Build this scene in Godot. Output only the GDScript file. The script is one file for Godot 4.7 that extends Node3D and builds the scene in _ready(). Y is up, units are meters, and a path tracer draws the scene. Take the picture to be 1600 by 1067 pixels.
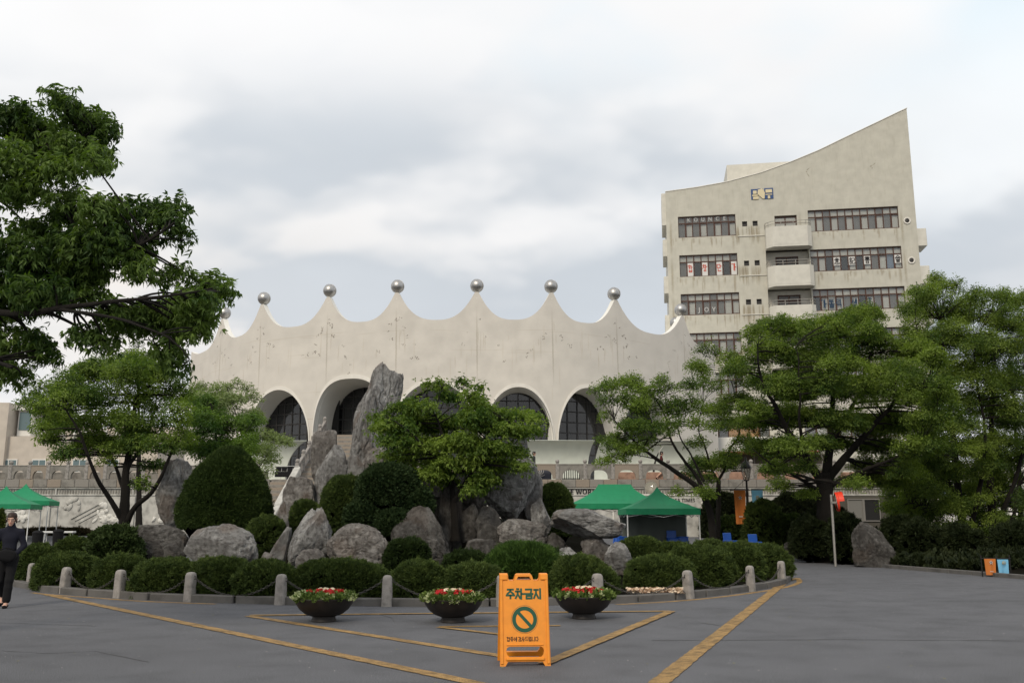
extends Node3D
# A paved forecourt with a planted rock island, a crown-roofed hall behind it and a tall school block beside it.

const FOCAL := 1450.0
const PITCH := 0.19076
const EYE := 1.6

var rng := RandomNumberGenerator.new()
var names := {}
var M := {}
var ico := {}
var na := FastNoiseLite.new()
var nb := FastNoiseLite.new()
var nc := FastNoiseLite.new()


# collects vertices and triangles; quads and triangles are given counter-clockwise as seen from outside
class Shape:
	var v := PackedVector3Array()
	var n := PackedVector3Array()
	var uv := PackedVector2Array()
	var c := PackedColorArray()
	var i := PackedInt32Array()

	func tri(a: Vector3, b: Vector3, d: Vector3) -> void:
		var k := v.size()
		var m := (b - a).cross(d - a).normalized()
		v.append_array([a, b, d])
		n.append_array([m, m, m])
		i.append_array([k, k + 2, k + 1])

	func quad(a: Vector3, b: Vector3, d: Vector3, e: Vector3) -> void:
		var k := v.size()
		var m := (d - a).cross(e - b).normalized()
		v.append_array([a, b, d, e])
		n.append_array([m, m, m, m])
		i.append_array([k, k + 2, k + 1, k, k + 3, k + 2])

	func box(p: Vector3, s: Vector3, b := Basis()) -> void:
		var h := s * 0.5
		var q: Array[Vector3] = []
		for x in [-1, 1]:
			for y in [-1, 1]:
				for z in [-1, 1]:
					q.append(p + b * Vector3(h.x * x, h.y * y, h.z * z))
		quad(q[1], q[5], q[7], q[3])
		quad(q[4], q[0], q[2], q[6])
		quad(q[5], q[4], q[6], q[7])
		quad(q[0], q[1], q[3], q[2])
		quad(q[3], q[7], q[6], q[2])
		quad(q[0], q[4], q[5], q[1])

	# a box whose edges are cut at 45 degrees
	func cbox(p: Vector3, s: Vector3, e: float, b := Basis()) -> void:
		var h := s * 0.5
		var f := func(x: int, y: int, z: int, axis: int) -> Vector3:
			var r := Vector3(x * (h.x - (0.0 if axis == 0 else e)), y * (h.y - (0.0 if axis == 1 else e)), z * (h.z - (0.0 if axis == 2 else e)))
			return p + b * r
		for s1 in [-1, 1]:
			var o := [[1, 1], [-1, 1], [-1, -1], [1, -1]]
			var qx := []
			var qy := []
			var qz := []
			for w in o:
				qx.append(f.call(s1, w[0], w[1], 0))
				qy.append(f.call(w[1], s1, w[0], 1))
				qz.append(f.call(w[0], w[1], s1, 2))
			for qq in [qx, qy, qz]:
				if s1 > 0:
					quad(qq[0], qq[1], qq[2], qq[3])
				else:
					quad(qq[3], qq[2], qq[1], qq[0])
		for s1 in [-1, 1]:
			for s2 in [-1, 1]:
				_edge(f.call(s1, s2, -1, 0), f.call(s1, s2, 1, 0), f.call(s1, s2, 1, 1), f.call(s1, s2, -1, 1), p)
				_edge(f.call(s1, -1, s2, 0), f.call(s1, 1, s2, 0), f.call(s1, 1, s2, 2), f.call(s1, -1, s2, 2), p)
				_edge(f.call(-1, s1, s2, 1), f.call(1, s1, s2, 1), f.call(1, s1, s2, 2), f.call(-1, s1, s2, 2), p)
				for s3 in [-1, 1]:
					var a: Vector3 = f.call(s1, s2, s3, 0)
					var d: Vector3 = f.call(s1, s2, s3, 1)
					var g: Vector3 = f.call(s1, s2, s3, 2)
					if (d - a).cross(g - a).dot(a - p) > 0:
						tri(a, d, g)
					else:
						tri(a, g, d)

	func _edge(a: Vector3, b: Vector3, d: Vector3, e: Vector3, p: Vector3) -> void:
		if (d - a).cross(e - b).dot(a - p) > 0:
			quad(a, b, d, e)
		else:
			quad(e, d, b, a)

	# rows of points joined into a smooth sheet
	func sheet(rows: Array, wrap := false, flip := false) -> void:
		var k := v.size()
		var w: int = rows[0].size()
		for r in rows:
			v.append_array(r)
		var m := PackedVector3Array()
		m.resize(rows.size() * w)
		var cols := w if wrap else w - 1
		for r in rows.size() - 1:
			for q in cols:
				var a := r * w + q
				var b := r * w + (q + 1) % w
				var d := b + w
				var e := a + w
				var fn := (v[k + d] - v[k + a]).cross(v[k + e] - v[k + b])
				if flip:
					fn = -fn
					i.append_array([k + a, k + b, k + d, k + a, k + d, k + e])
				else:
					i.append_array([k + a, k + d, k + b, k + a, k + e, k + d])
				m[a] += fn
				m[b] += fn
				m[d] += fn
				m[e] += fn
		for q in m.size():
			n.append(m[q].normalized())

	func tube(pts: Array, radii: Array, sides := 6) -> void:
		var rows := []
		var up := Vector3(0.31, 0.17, 0.93)
		for k in pts.size():
			var d: Vector3 = (pts[min(k + 1, pts.size() - 1)] - pts[max(k - 1, 0)]).normalized()
			if absf(d.dot(up)) > 0.97:
				up = Vector3(0.93, 0.2, -0.31)
			var x := d.cross(up).normalized()
			var y := x.cross(d)
			up = y
			var row := PackedVector3Array()
			for q in sides:
				var a := TAU * q / sides
				row.append(pts[k] + (x * cos(a) + y * sin(a)) * radii[k])
			rows.append(row)
		var first := PackedVector3Array()
		var last := PackedVector3Array()
		for q in sides:
			first.append(pts[0])
			last.append(pts[pts.size() - 1])
		rows.insert(0, first)
		rows.append(last)
		sheet(rows, true, true)

	func rod(a: Vector3, b: Vector3, r: float, sides := 6) -> void:
		tube([a, b], [r, r], sides)

	# profile of Vector2(radius, height), from bottom to top along the outside
	func lathe(profile: Array, sides := 24, p := Vector3.ZERO) -> void:
		var rows := []
		for q in profile:
			var row := PackedVector3Array()
			for k in sides:
				var a := TAU * k / sides
				row.append(p + Vector3(q.x * cos(a), q.y, -q.x * sin(a)))
			rows.append(row)
		sheet(rows, true)

	func ball(p: Vector3, r: Vector3, rings := 8, sides := 12, b := Basis()) -> void:
		var rows := []
		for k in rings + 1:
			var t := PI * k / rings - PI / 2
			var row := PackedVector3Array()
			for q in sides:
				var a := TAU * q / sides
				row.append(p + b * Vector3(r.x * cos(t) * cos(a), r.y * sin(t), -r.z * cos(t) * sin(a)))
			rows.append(row)
		sheet(rows, true)

	# a wall of thickness t with its outline given as polygon in x and y
	func slab(poly: PackedVector2Array, z0: float, z1: float) -> void:
		var p := poly.duplicate()
		if Geometry2D.is_polygon_clockwise(p):
			p.reverse()
		var t := Geometry2D.triangulate_polygon(p)
		for k in range(0, t.size(), 3):
			var a := p[t[k]]
			var b := p[t[k + 1]]
			var d := p[t[k + 2]]
			if (b - a).cross(d - a) < 0:
				var s := b
				b = d
				d = s
			tri(Vector3(a.x, a.y, z1), Vector3(b.x, b.y, z1), Vector3(d.x, d.y, z1))
			tri(Vector3(a.x, a.y, z0), Vector3(d.x, d.y, z0), Vector3(b.x, b.y, z0))
		for k in p.size():
			var a := p[k]
			var b := p[(k + 1) % p.size()]
			quad(Vector3(a.x, a.y, z1), Vector3(a.x, a.y, z0), Vector3(b.x, b.y, z0), Vector3(b.x, b.y, z1))

	func mesh() -> ArrayMesh:
		var a := []
		a.resize(Mesh.ARRAY_MAX)
		a[Mesh.ARRAY_VERTEX] = v
		if n.size() == v.size():
			a[Mesh.ARRAY_NORMAL] = n
		if uv.size() == v.size():
			a[Mesh.ARRAY_TEX_UV] = uv
		if c.size() == v.size():
			a[Mesh.ARRAY_COLOR] = c
		a[Mesh.ARRAY_INDEX] = i
		var m := ArrayMesh.new()
		m.add_surface_from_arrays(Mesh.PRIMITIVE_TRIANGLES, a)
		return m


func numbered(called: String) -> String:
	var k: int = names.get(called, 0)
	names[called] = k + 1
	return called if k == 0 else "%s_%03d" % [called, k]


func tag(o: Node, label: String, category := "", group := "", kind := "") -> Node:
	o.set_meta("label", label)
	if category:
		o.set_meta("category", category)
	if group:
		o.set_meta("group", group)
	if kind:
		o.set_meta("kind", kind)
	return o


func thing(called: String, label: String, category: String, p := Vector3.ZERO, turn := 0.0, group := "") -> Node3D:
	var o := Node3D.new()
	o.name = numbered(called)
	add_child(o, true)
	o.position = p
	o.rotation.y = turn
	tag(o, label, category, group)
	return o


func put(called: String, m: Mesh, mat: Material, parent: Node3D = null, p := Vector3.ZERO) -> MeshInstance3D:
	var o := MeshInstance3D.new()
	o.mesh = m
	o.material_override = mat
	o.position = p
	if parent == null:
		o.name = numbered(called)
		add_child(o, true)
	else:
		var k := 0
		var full := called
		while parent.has_node(NodePath(full)):
			k += 1
			full = "%s_%03d" % [called, k]
		o.name = full
		parent.add_child(o, true)
	return o


func struct(called: String, label: String, m: Mesh, mat: Material) -> MeshInstance3D:
	var o := put(called, m, mat)
	tag(o, label, "", "", "structure")
	return o


func mm(called: String, m: Mesh, mat: Material, buffer: PackedFloat32Array, parent: Node3D) -> MultiMeshInstance3D:
	var u := MultiMesh.new()
	u.transform_format = MultiMesh.TRANSFORM_3D
	u.use_colors = true
	u.mesh = m
	u.instance_count = buffer.size() / 16
	u.buffer = buffer
	var o := MultiMeshInstance3D.new()
	o.multimesh = u
	o.material_override = mat
	o.name = called
	o.set_meta("kind", "stuff")
	parent.add_child(o, true)
	return o


func add_copy(b: PackedFloat32Array, x: Basis, p: Vector3, c: Color) -> void:
	b.append_array([x.x.x, x.y.x, x.z.x, p.x, x.x.y, x.y.y, x.z.y, p.y, x.x.z, x.y.z, x.z.z, p.z, c.r, c.g, c.b, 1.0])


func facing(up: Vector3, spin: float) -> Basis:
	var u := up.normalized()
	var s := Vector3(0.37, 0.11, 0.92) if absf(u.y) > 0.9 else Vector3.UP
	var x := s.cross(u).normalized()
	var z := x.cross(u)
	return Basis(x, u, z) * Basis(Vector3.UP, spin)


# the place seen at a spot of the photograph's plan, at a chosen distance in front of the viewer
func at(x: float, y: float, d: float) -> Vector3:
	var u := (x - 800.0) / FOCAL
	var w := (533.5 - y) / FOCAL
	var k := d / (cos(PITCH) - w * sin(PITCH))
	return Vector3(u * k, EYE + (w * cos(PITCH) + sin(PITCH)) * k, -d)


func floor_at(x: float, y: float) -> Vector3:
	var u := (x - 800.0) / FOCAL
	var w := (533.5 - y) / FOCAL
	var k := -EYE / (w * cos(PITCH) + sin(PITCH))
	return Vector3(u * k, 0, -(cos(PITCH) - w * sin(PITCH)) * k)


func ground_height(z: float) -> float:
	return 0.77 * smoothstep(38.0, 56.0, -z)


func ramp(a: Color, b: Color, mid := 0.5, c = null) -> Gradient:
	var g := Gradient.new()
	g.set_color(0, a)
	g.set_color(1, b)
	if c != null:
		g.add_point(mid, c)
	return g


func noise_tex(freq: float, octaves: int, g: Gradient, size := 512, kind := FastNoiseLite.TYPE_SIMPLEX_SMOOTH, sd := 1, bump := 0.0) -> NoiseTexture2D:
	var f := FastNoiseLite.new()
	f.noise_type = kind
	f.frequency = freq
	f.fractal_octaves = octaves
	f.seed = sd
	var t := NoiseTexture2D.new()
	t.width = size
	t.height = size
	t.seamless = true
	t.noise = f
	if bump > 0.0:
		t.as_normal_map = true
		t.bump_strength = bump
	else:
		t.color_ramp = g
	return t


func grey(a: float) -> Color:
	return Color(a, a, a)


# albedo is a linear base colour; grain textures multiply it
func mat(called: String, r: float, g: float, b: float, rough := 0.8, extra := {}) -> StandardMaterial3D:
	var m := StandardMaterial3D.new()
	m.resource_name = called
	m.albedo_color = Color(r, g, b).linear_to_srgb()
	m.roughness = rough
	m.metallic_specular = extra.get("spec", 0.4)
	m.metallic = extra.get("metal", 0.0)
	if extra.has("tex"):
		m.albedo_texture = extra.tex
		m.uv1_triplanar = true
		m.uv1_world_triplanar = true
		m.uv1_scale = Vector3.ONE * extra.get("scale", 1.0)
	if extra.has("detail"):
		m.detail_enabled = true
		m.detail_albedo = extra.detail
		m.detail_blend_mode = BaseMaterial3D.BLEND_MODE_MUL
		m.detail_uv_layer = BaseMaterial3D.DETAIL_UV_2
		m.uv2_triplanar = true
		m.uv2_world_triplanar = true
		m.uv2_scale = Vector3.ONE * extra.get("dscale", 1.0)
	if extra.has("height"):
		m.heightmap_enabled = true
		m.heightmap_texture = extra.height
		m.heightmap_scale = extra.get("cm", 1.0)
		if not m.uv1_triplanar:
			m.uv1_triplanar = true
			m.uv1_world_triplanar = true
			m.uv1_scale = Vector3.ONE * extra.get("scale", 1.0)
	if extra.has("back"):
		m.backlight_enabled = true
		m.backlight = extra.back
	m.vertex_color_use_as_albedo = extra.get("vc", false)
	M[called] = m
	return m


func glass(called: String, r: float, g: float, b: float, a: float) -> StandardMaterial3D:
	var m := mat(called, r, g, b, 0.05, {"spec": 0.5})
	m.transparency = BaseMaterial3D.TRANSPARENCY_ALPHA
	m.albedo_color.a = a
	return m


func materials() -> void:
	na.seed = 11
	na.frequency = 1.0
	na.fractal_octaves = 4
	nb.seed = 23
	nb.frequency = 1.0
	nb.fractal_octaves = 2
	nc.seed = 31
	nc.frequency = 1.0
	nc.fractal_type = FastNoiseLite.FRACTAL_RIDGED
	nc.fractal_octaves = 3
	var speck := noise_tex(0.35, 2, ramp(grey(0.55), grey(1.0), 0.5, grey(0.86)), 512, FastNoiseLite.TYPE_SIMPLEX, 3)
	var blotch := noise_tex(0.012, 5, ramp(grey(0.72), grey(1.0), 0.5, grey(0.92)), 512, FastNoiseLite.TYPE_SIMPLEX_SMOOTH, 4)
	var soft := noise_tex(0.008, 4, ramp(grey(0.925), grey(1.0)), 512, FastNoiseLite.TYPE_SIMPLEX_SMOOTH, 5)
	var rough_h := noise_tex(0.05, 5, ramp(grey(0), grey(1)), 512, FastNoiseLite.TYPE_SIMPLEX, 6)
	var fine_h := noise_tex(0.25, 3, ramp(grey(0), grey(1)), 512, FastNoiseLite.TYPE_SIMPLEX, 7)
	var tar := noise_tex(0.2, 3, ramp(grey(0.36), grey(1.0), 0.55, grey(0.76)), 512, FastNoiseLite.TYPE_SIMPLEX, 8)
	var patch := noise_tex(0.014, 5, ramp(grey(0.9), grey(1.0), 0.5, grey(0.97)), 512, FastNoiseLite.TYPE_SIMPLEX, 18)
	mat("asphalt", 0.27, 0.275, 0.292, 0.88, {"tex": tar, "scale": 0.6, "detail": patch, "dscale": 0.13, "height": fine_h, "cm": 0.5, "vc": true, "spec": 0.3})
	mat("paint", 0.86, 0.53, 0.19, 0.75, {"tex": tar, "scale": 0.5, "detail": blotch, "dscale": 0.8, "vc": true})
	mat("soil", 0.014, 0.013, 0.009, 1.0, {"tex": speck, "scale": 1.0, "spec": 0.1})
	mat("kerb", 0.20, 0.19, 0.178, 0.85, {"tex": speck, "scale": 1.6, "detail": blotch, "dscale": 0.4})
	mat("granite_post", 0.50, 0.465, 0.43, 0.8, {"tex": speck, "scale": 2.4, "detail": blotch, "dscale": 0.9})
	mat("rock", 1.0, 1.0, 1.0, 0.85, {"tex": speck, "scale": 1.3, "detail": blotch, "dscale": 0.9, "height": rough_h, "cm": 6.0, "vc": true, "spec": 0.3})
	mat("cream", 0.78, 0.765, 0.715, 0.85, {"tex": soft, "scale": 0.09})
	mat("school", 0.62, 0.60, 0.535, 0.88, {"tex": soft, "scale": 0.3})
	mat("stone_wall", 0.40, 0.375, 0.335, 0.85, {"tex": speck, "scale": 0.8, "detail": blotch, "dscale": 0.3})
	mat("stone_pale", 0.60, 0.585, 0.54, 0.85, {"tex": soft, "scale": 0.3, "detail": blotch, "dscale": 0.25})
	mat("stone_pink", 0.42, 0.26, 0.19, 0.85, {"tex": blotch, "scale": 0.4})
	mat("mint", 0.74, 0.78, 0.70, 0.6, {"tex": soft, "scale": 0.3})
	mat("white_trim", 0.72, 0.69, 0.63, 0.8, {"tex": soft, "scale": 0.3})
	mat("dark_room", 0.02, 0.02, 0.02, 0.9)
	mat("brown_frame", 0.075, 0.035, 0.024, 0.6)
	mat("black_frame", 0.03, 0.028, 0.027, 0.5)
	mat("curtain_pale", 0.62, 0.62, 0.56, 0.9)
	mat("curtain_grey", 0.19, 0.185, 0.17, 0.9)
	mat("curtain_blue", 0.2, 0.27, 0.36, 0.9)
	mat("curtain_orange", 0.62, 0.32, 0.07, 0.9)
	mat("curtain_brown", 0.10, 0.085, 0.065, 0.9)
	mat("paper", 0.6, 0.59, 0.57, 0.9)
	mat("red_ink", 0.5, 0.07, 0.04, 0.9)
	mat("blue_ink", 0.02, 0.05, 0.1, 0.9)
	mat("black_ink", 0.012, 0.012, 0.014, 0.9)
	mat("green_ink", 0.012, 0.075, 0.042, 0.6)
	mat("brown_ink", 0.05, 0.02, 0.008, 0.6)
	mat("orange_plastic", 0.80, 0.27, 0.012, 0.42, {"tex": soft, "scale": 2.0, "spec": 0.5})
	mat("steel", 0.50, 0.49, 0.475, 0.42, {"metal": 1.0, "tex": blotch, "scale": 0.9})
	mat("rail_steel", 0.35, 0.33, 0.3, 0.5, {"metal": 0.6})
	mat("white_steel", 0.62, 0.62, 0.6, 0.45)
	mat("chain", 0.07, 0.066, 0.06, 0.7, {"metal": 0.3})
	mat("green_canvas", 0.012, 0.24, 0.105, 0.65, {"tex": soft, "scale": 0.8, "back": Color(0.1, 0.35, 0.2)})
	mat("bowl", 0.022, 0.017, 0.014, 0.5, {"tex": blotch, "scale": 1.2})
	mat("blue_plastic", 0.012, 0.09, 0.42, 0.4, {"spec": 0.5})
	mat("banner_orange", 0.50, 0.16, 0.035, 0.85)
	mat("banner_blue", 0.17, 0.42, 0.62, 0.85)
	mat("iron", 0.02, 0.019, 0.018, 0.5, {"metal": 0.3})
	mat("rim_red", 0.75, 0.05, 0.02, 0.4)
	mat("mirror", 0.8, 0.8, 0.8, 0.03, {"metal": 1.0})
	mat("far_stone", 0.55, 0.49, 0.42, 0.9, {"tex": soft, "scale": 0.2})
	mat("far_white", 0.68, 0.66, 0.62, 0.85)
	mat("bark", 0.022, 0.018, 0.014, 0.95, {"tex": speck, "scale": 2.0, "height": rough_h, "cm": 3.0})
	mat("leaf", 1, 1, 1, 0.5, {"vc": true, "spec": 0.35, "back": Color(0.9, 0.95, 0.5)})
	mat("needle", 1, 1, 1, 0.6, {"vc": true, "spec": 0.25, "back": Color(0.3, 0.4, 0.2)})
	mat("needle_core", 0.008, 0.012, 0.005, 0.95)
	mat("petal", 1, 1, 1, 0.6, {"vc": true, "back": Color(0.5, 0.4, 0.35)})
	mat("skin", 0.58, 0.35, 0.26, 0.55)
	mat("hair", 0.03, 0.014, 0.009, 0.5)
	mat("hair_dark", 0.01, 0.009, 0.009, 0.5)
	mat("navy", 0.010, 0.011, 0.02, 0.95)
	mat("black_cloth", 0.006, 0.006, 0.007, 0.95)
	mat("grey_cloth", 0.06, 0.065, 0.06, 0.95)
	mat("maroon_cloth", 0.08, 0.015, 0.015, 0.95)
	mat("brick_dark", 0.045, 0.032, 0.028, 0.9, {"tex": blotch, "scale": 0.5})
	mat("seam_tar", 0.085, 0.085, 0.088, 0.9)
	glass("window_glass", 0.10, 0.12, 0.13, 0.16)
	glass("hall_glass", 0.02, 0.022, 0.024, 0.62)
	glass("spectacle_glass", 0.9, 0.9, 0.9, 0.15)
	glass("lamp_glass", 0.5, 0.45, 0.35, 0.35)


func light_and_camera() -> void:
	var cam := Camera3D.new()
	cam.name = "camera"
	cam.position = Vector3(0, EYE, 0)
	cam.rotation.x = PITCH
	cam.fov = rad_to_deg(2.0 * atan(533.5 / FOCAL))
	cam.near = 0.1
	cam.far = 3000.0
	add_child(cam)
	cam.current = true
	var sun := DirectionalLight3D.new()
	sun.name = "sun"
	sun.light_energy = 0.62
	sun.light_angular_distance = 14.0
	sun.light_color = Color(1.0, 0.95, 0.87)
	sun.shadow_enabled = true
	sun.rotation_degrees = Vector3(-38, -22, 0)
	add_child(sun)
	var env := Environment.new()
	env.background_mode = Environment.BG_SKY
	env.tonemap_mode = Environment.TONE_MAPPER_LINEAR
	env.tonemap_exposure = 1.0
	env.sdfgi_enabled = true
	env.ssao_enabled = true
	env.ssil_enabled = true
	var sky := Sky.new()
	var pano := PanoramaSkyMaterial.new()
	pano.panorama = ImageTexture.create_from_image(cloud_sky(1536, 768))
	sky.sky_material = pano
	env.sky = sky
	var we := WorldEnvironment.new()
	we.name = "environment"
	we.environment = env
	add_child(we)


# broken overcast: white layer, blue-grey cloud bellies, a few thin pale blue gaps, warmer towards the horizon
func cloud_sky(w: int, h: int) -> Image:
	var big := FastNoiseLite.new()
	big.seed = 5
	big.frequency = 0.55
	big.fractal_octaves = 5
	big.fractal_gain = 0.5
	var fine := FastNoiseLite.new()
	fine.seed = 9
	fine.frequency = 1.5
	fine.fractal_octaves = 5
	fine.fractal_gain = 0.55
	var data := PackedFloat32Array()
	data.resize(w * h * 3)
	var white := Vector3(0.985, 0.985, 0.99)
	var belly := Vector3(0.585, 0.635, 0.69)
	var warm := Vector3(0.93, 0.875, 0.82)
	var gap := Vector3(0.74, 0.88, 0.97)
	for j in h:
		var e := PI * (0.5 - (j + 0.5) / h)
		var y := sin(e)
		var flat := cos(e)
		for i in w:
			var c := Vector3(0.36, 0.35, 0.33)
			if y > -0.02:
				var az := wrapf(TAU * (i + 0.5) / w, -PI, PI)
				var k := 1.0 / (y + 0.33)
				var x := sin(az) * flat * k
				var z := -cos(az) * flat * k
				var a := big.get_noise_3d(x + 3.1, 0.0, z * 1.25)
				var b := fine.get_noise_3d(x, 1.7, z * 1.5)
				var d := big.get_noise_3d(x + 0.35 * b + 11.0, 2.0, z * 1.25 + 0.35 * b)
				var bank := smoothstep(0.06, 0.16, e) * (1.0 - smoothstep(0.38, 0.53, e))
				var t := smoothstep(-0.22, 0.36, 0.95 * d + 0.75 * b + 0.13 * exp(-pow((az + 0.10) / 0.34, 2.0)) + 0.02)
				t = t * lerpf(0.22, 1.0, bank)
				c = white.lerp(belly, t * 0.92)
				var g := smoothstep(0.12, 0.42, a + 0.3 * b) * (1.0 - bank * 0.7)
				c = c.lerp(gap, g * 0.8 * (1.0 - t))
				var low := exp(-pow((e - 0.22) / 0.10, 2.0)) * (1.0 - smoothstep(-0.4, 0.12, az))
				c = c.lerp(warm, 0.8 * low * (1.0 - 0.85 * t))
				c *= 1.0 + 0.09 * b
			var o := (j * w + i) * 3
			data[o] = c.x
			data[o + 1] = c.y
			data[o + 2] = c.z
	return Image.create_from_data(w, h, false, Image.FORMAT_RGBF, data.to_byte_array())


func island_outline() -> PackedVector2Array:
	var c := Curve2D.new()
	var p := [[-13.2, 27.5], [-12.91, 24.74], [-11.71, 23.12], [-10.3, 21.6], [-8.48, 20.4], [-7.03, 19.55], [-4.46, 18.7], [-2.38, 18.34], [-0.36, 18.35], [1.9, 18.95], [3.65, 20.12], [5.39, 22.1], [6.6, 23.9], [7.5, 26.05], [8.1, 29.5], [7.6, 33.0], [5.2, 35.6], [1.0, 36.6], [-5.0, 36.6], [-9.5, 34.8], [-12.3, 31.5], [-13.2, 27.5]]
	for k in p.size():
		var a: Array = p[k]
		var b: Array = p[(k - 1 + p.size() - 1) % (p.size() - 1)]
		var d: Array = p[(k + 1) % (p.size() - 1)] if k < p.size() - 1 else p[1]
		var t := Vector2(d[0] - b[0], d[1] - b[1]) / 6.0
		c.add_point(Vector2(a[0], a[1]), -t, t)
	c.bake_interval = 0.1
	return c.get_baked_points()


func mound(x: float, d: float) -> float:
	var r := Vector2((x + 2.4) / 10.0, (d - 30.5) / 7.0).length()
	return 0.11 + 1.7 * smoothstep(0.92, 0.2, r) * (0.85 + 0.3 * na.get_noise_2d(x * 0.5, d * 0.5))


func setting() -> void:
	# ground: near cells are small so that worn patches keep their shape, far cells reach the horizon
	var xs := PackedFloat32Array()
	var zs := PackedFloat32Array()
	var k := -26.0
	while k <= 26.0:
		xs.append(k)
		k += 0.4
	for far in [32.0, 45.0, 70.0, 120.0, 300.0, 900.0]:
		xs.append(far)
		xs.insert(0, -far)
	k = -6.0
	while k <= 44.0:
		zs.append(k)
		k += 0.4
	for far in [46, 48, 50, 52, 54, 56, 60, 80, 140, 300, 900, 1600]:
		zs.append(far)
	zs.insert(0, -40.0)
	zs.insert(0, -300.0)
	var g := Shape.new()
	var rows := []
	for z in zs:
		var row := PackedVector3Array()
		for x in xs:
			row.append(Vector3(x, ground_height(-z), -z))
			var worn := 0.92 + 0.10 * na.get_noise_2d(x * 0.22, z * 0.3) + 0.05 * nb.get_noise_2d(x * 0.9, z * 1.6)
			# tyre-polished lane round the island is a little paler, oil spots darker
			if nb.get_noise_2d(x * 1.3 + 90.0, z * 2.1) > 0.52:
				worn *= 0.95
			g.c.append(Color(worn, worn, worn * 1.015))
		rows.append(row)
	g.sheet(rows)
	struct("ground", "grey worn asphalt forecourt and road around the planted rock island", g.mesh(), M.asphalt)

	# soil of the island, heaped up towards the rocks
	var line := island_outline()
	var soil := Shape.new()
	rows = []
	for ring in 15:
		var f := 1.0 - ring / 14.0
		var row := PackedVector3Array()
		for q in range(0, line.size() - 1, 6):
			var p := Vector2(-2.4, 27.5).lerp(line[q], f)
			row.append(Vector3(p.x, mound(p.x, p.y) if ring > 0 else 0.05, -p.y))
		rows.append(row)
	soil.sheet(rows, true, true)
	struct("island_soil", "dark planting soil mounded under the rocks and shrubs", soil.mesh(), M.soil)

	# kerb of separate stones
	var kerb := Node3D.new()
	kerb.name = "kerb"
	add_child(kerb)
	tag(kerb, "curved granite kerb around the planted rock island", "", "", "structure")
	var stones := []
	for q in 3:
		var s := Shape.new()
		s.cbox(Vector3.ZERO, Vector3(0.985, 0.20, 0.20), 0.012 + 0.004 * q)
		stones.append(s.mesh())
	var along := 0.0
	var last := line[0]
	var start := line[0]
	var count := 0
	for q in range(1, line.size()):
		along += line[q].distance_to(last)
		last = line[q]
		if along >= 1.0:
			var mid := (start + last) * 0.5
			var o := put("kerb_stone", stones[count % 3], M.kerb, kerb, Vector3(mid.x, 0.045 + rng.randf_range(-0.004, 0.004), -mid.y))
			o.rotation.y = atan2(last.y - start.y, last.x - start.x) + rng.randf_range(-0.01, 0.01)
			start = last
			along = 0.0
			count += 1

	markings()
	litter()
	# pavement edge on the right side of the road
	var edge := Node3D.new()
	edge.name = "road_edge"
	add_child(edge)
	tag(edge, "low concrete edge along the right side of the road under the trees", "", "", "structure")
	var e0 := [Vector3(11.9, 0, -45), Vector3(12.3, 0, -40.0), Vector3(12.9, 0, -32.6), Vector3(14.2, 0, -26.6), Vector3(16.5, 0, -20.0), Vector3(19.5, 0, -13.5)]
	for q in e0.size() - 1:
		var n := int(e0[q].distance_to(e0[q + 1]) / 1.2) + 1
		for w in n:
			var a: Vector3 = e0[q].lerp(e0[q + 1], float(w) / n)
			var b: Vector3 = e0[q].lerp(e0[q + 1], float(w + 1) / n)
			var s := Shape.new()
			s.cbox(Vector3.ZERO, Vector3(a.distance_to(b) - 0.012, 0.24, 0.18), 0.015)
			var o := put("edge_stone", s.mesh(), M.kerb, edge, (a + b) * 0.5 + Vector3(0.09, 0.0 + ground_height(a.z), 0))
			o.rotation.y = -atan2(b.z - a.z, b.x - a.x)
	var bank := Shape.new()
	rows = []
	for q in e0.size():
		var row := PackedVector3Array()
		for w in 9:
			var h: float = [0.08, 0.10, 0.16, 0.26, 0.3, 0.2, 0.1, 0.0, -0.6][w] * (1.0 + 0.6 * na.get_noise_2d(q * 3.0, w * 2.0))
			row.append(e0[q] + Vector3([0.15, 0.8, 1.8, 3.0, 5.0, 8.0, 12.0, 18.0, 30.0][w], h + ground_height(e0[q].z), 0))
		rows.append(row)
	bank.sheet(rows, false, true)
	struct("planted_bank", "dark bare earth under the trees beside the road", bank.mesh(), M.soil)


# a painted band along points on the ground, slightly ragged at its edges
func band(pts: Array, width: float, lift: float) -> Shape:
	var s := Shape.new()
	var fine: Array[Vector3] = []
	for k in pts.size() - 1:
		var n := maxi(1, int(pts[k].distance_to(pts[k + 1]) / 0.12))
		for q in n:
			fine.append(pts[k].lerp(pts[k + 1], float(q) / n))
	fine.append(pts[-1])
	var rows := []
	for k in fine.size():
		var d := (fine[mini(k + 1, fine.size() - 1)] - fine[maxi(k - 1, 0)]).normalized()
		var side := Vector3(-d.z, 0, d.x)
		var row := PackedVector3Array()
		for q in 5:
			var o := (q / 4.0 - 0.5) * width
			if q == 0 or q == 4:
				o += 0.018 * nb.get_noise_3d(fine[k].x * 6.0, q * 3.0, fine[k].z * 6.0)
			row.append(fine[k] + side * o + Vector3.UP * (lift + ground_height(fine[k].z)))
			var worn := 0.80 + 0.32 * na.get_noise_2d(fine[k].x * 1.7 + q * 0.2, fine[k].z * 1.7)
			if nb.get_noise_2d(fine[k].x * 5.0 + q, fine[k].z * 5.0) > 0.38:
				worn *= 0.62
			s.c.append(Color(worn, worn, worn))
		rows.append(row)
	s.sheet(rows)
	return s


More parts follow.
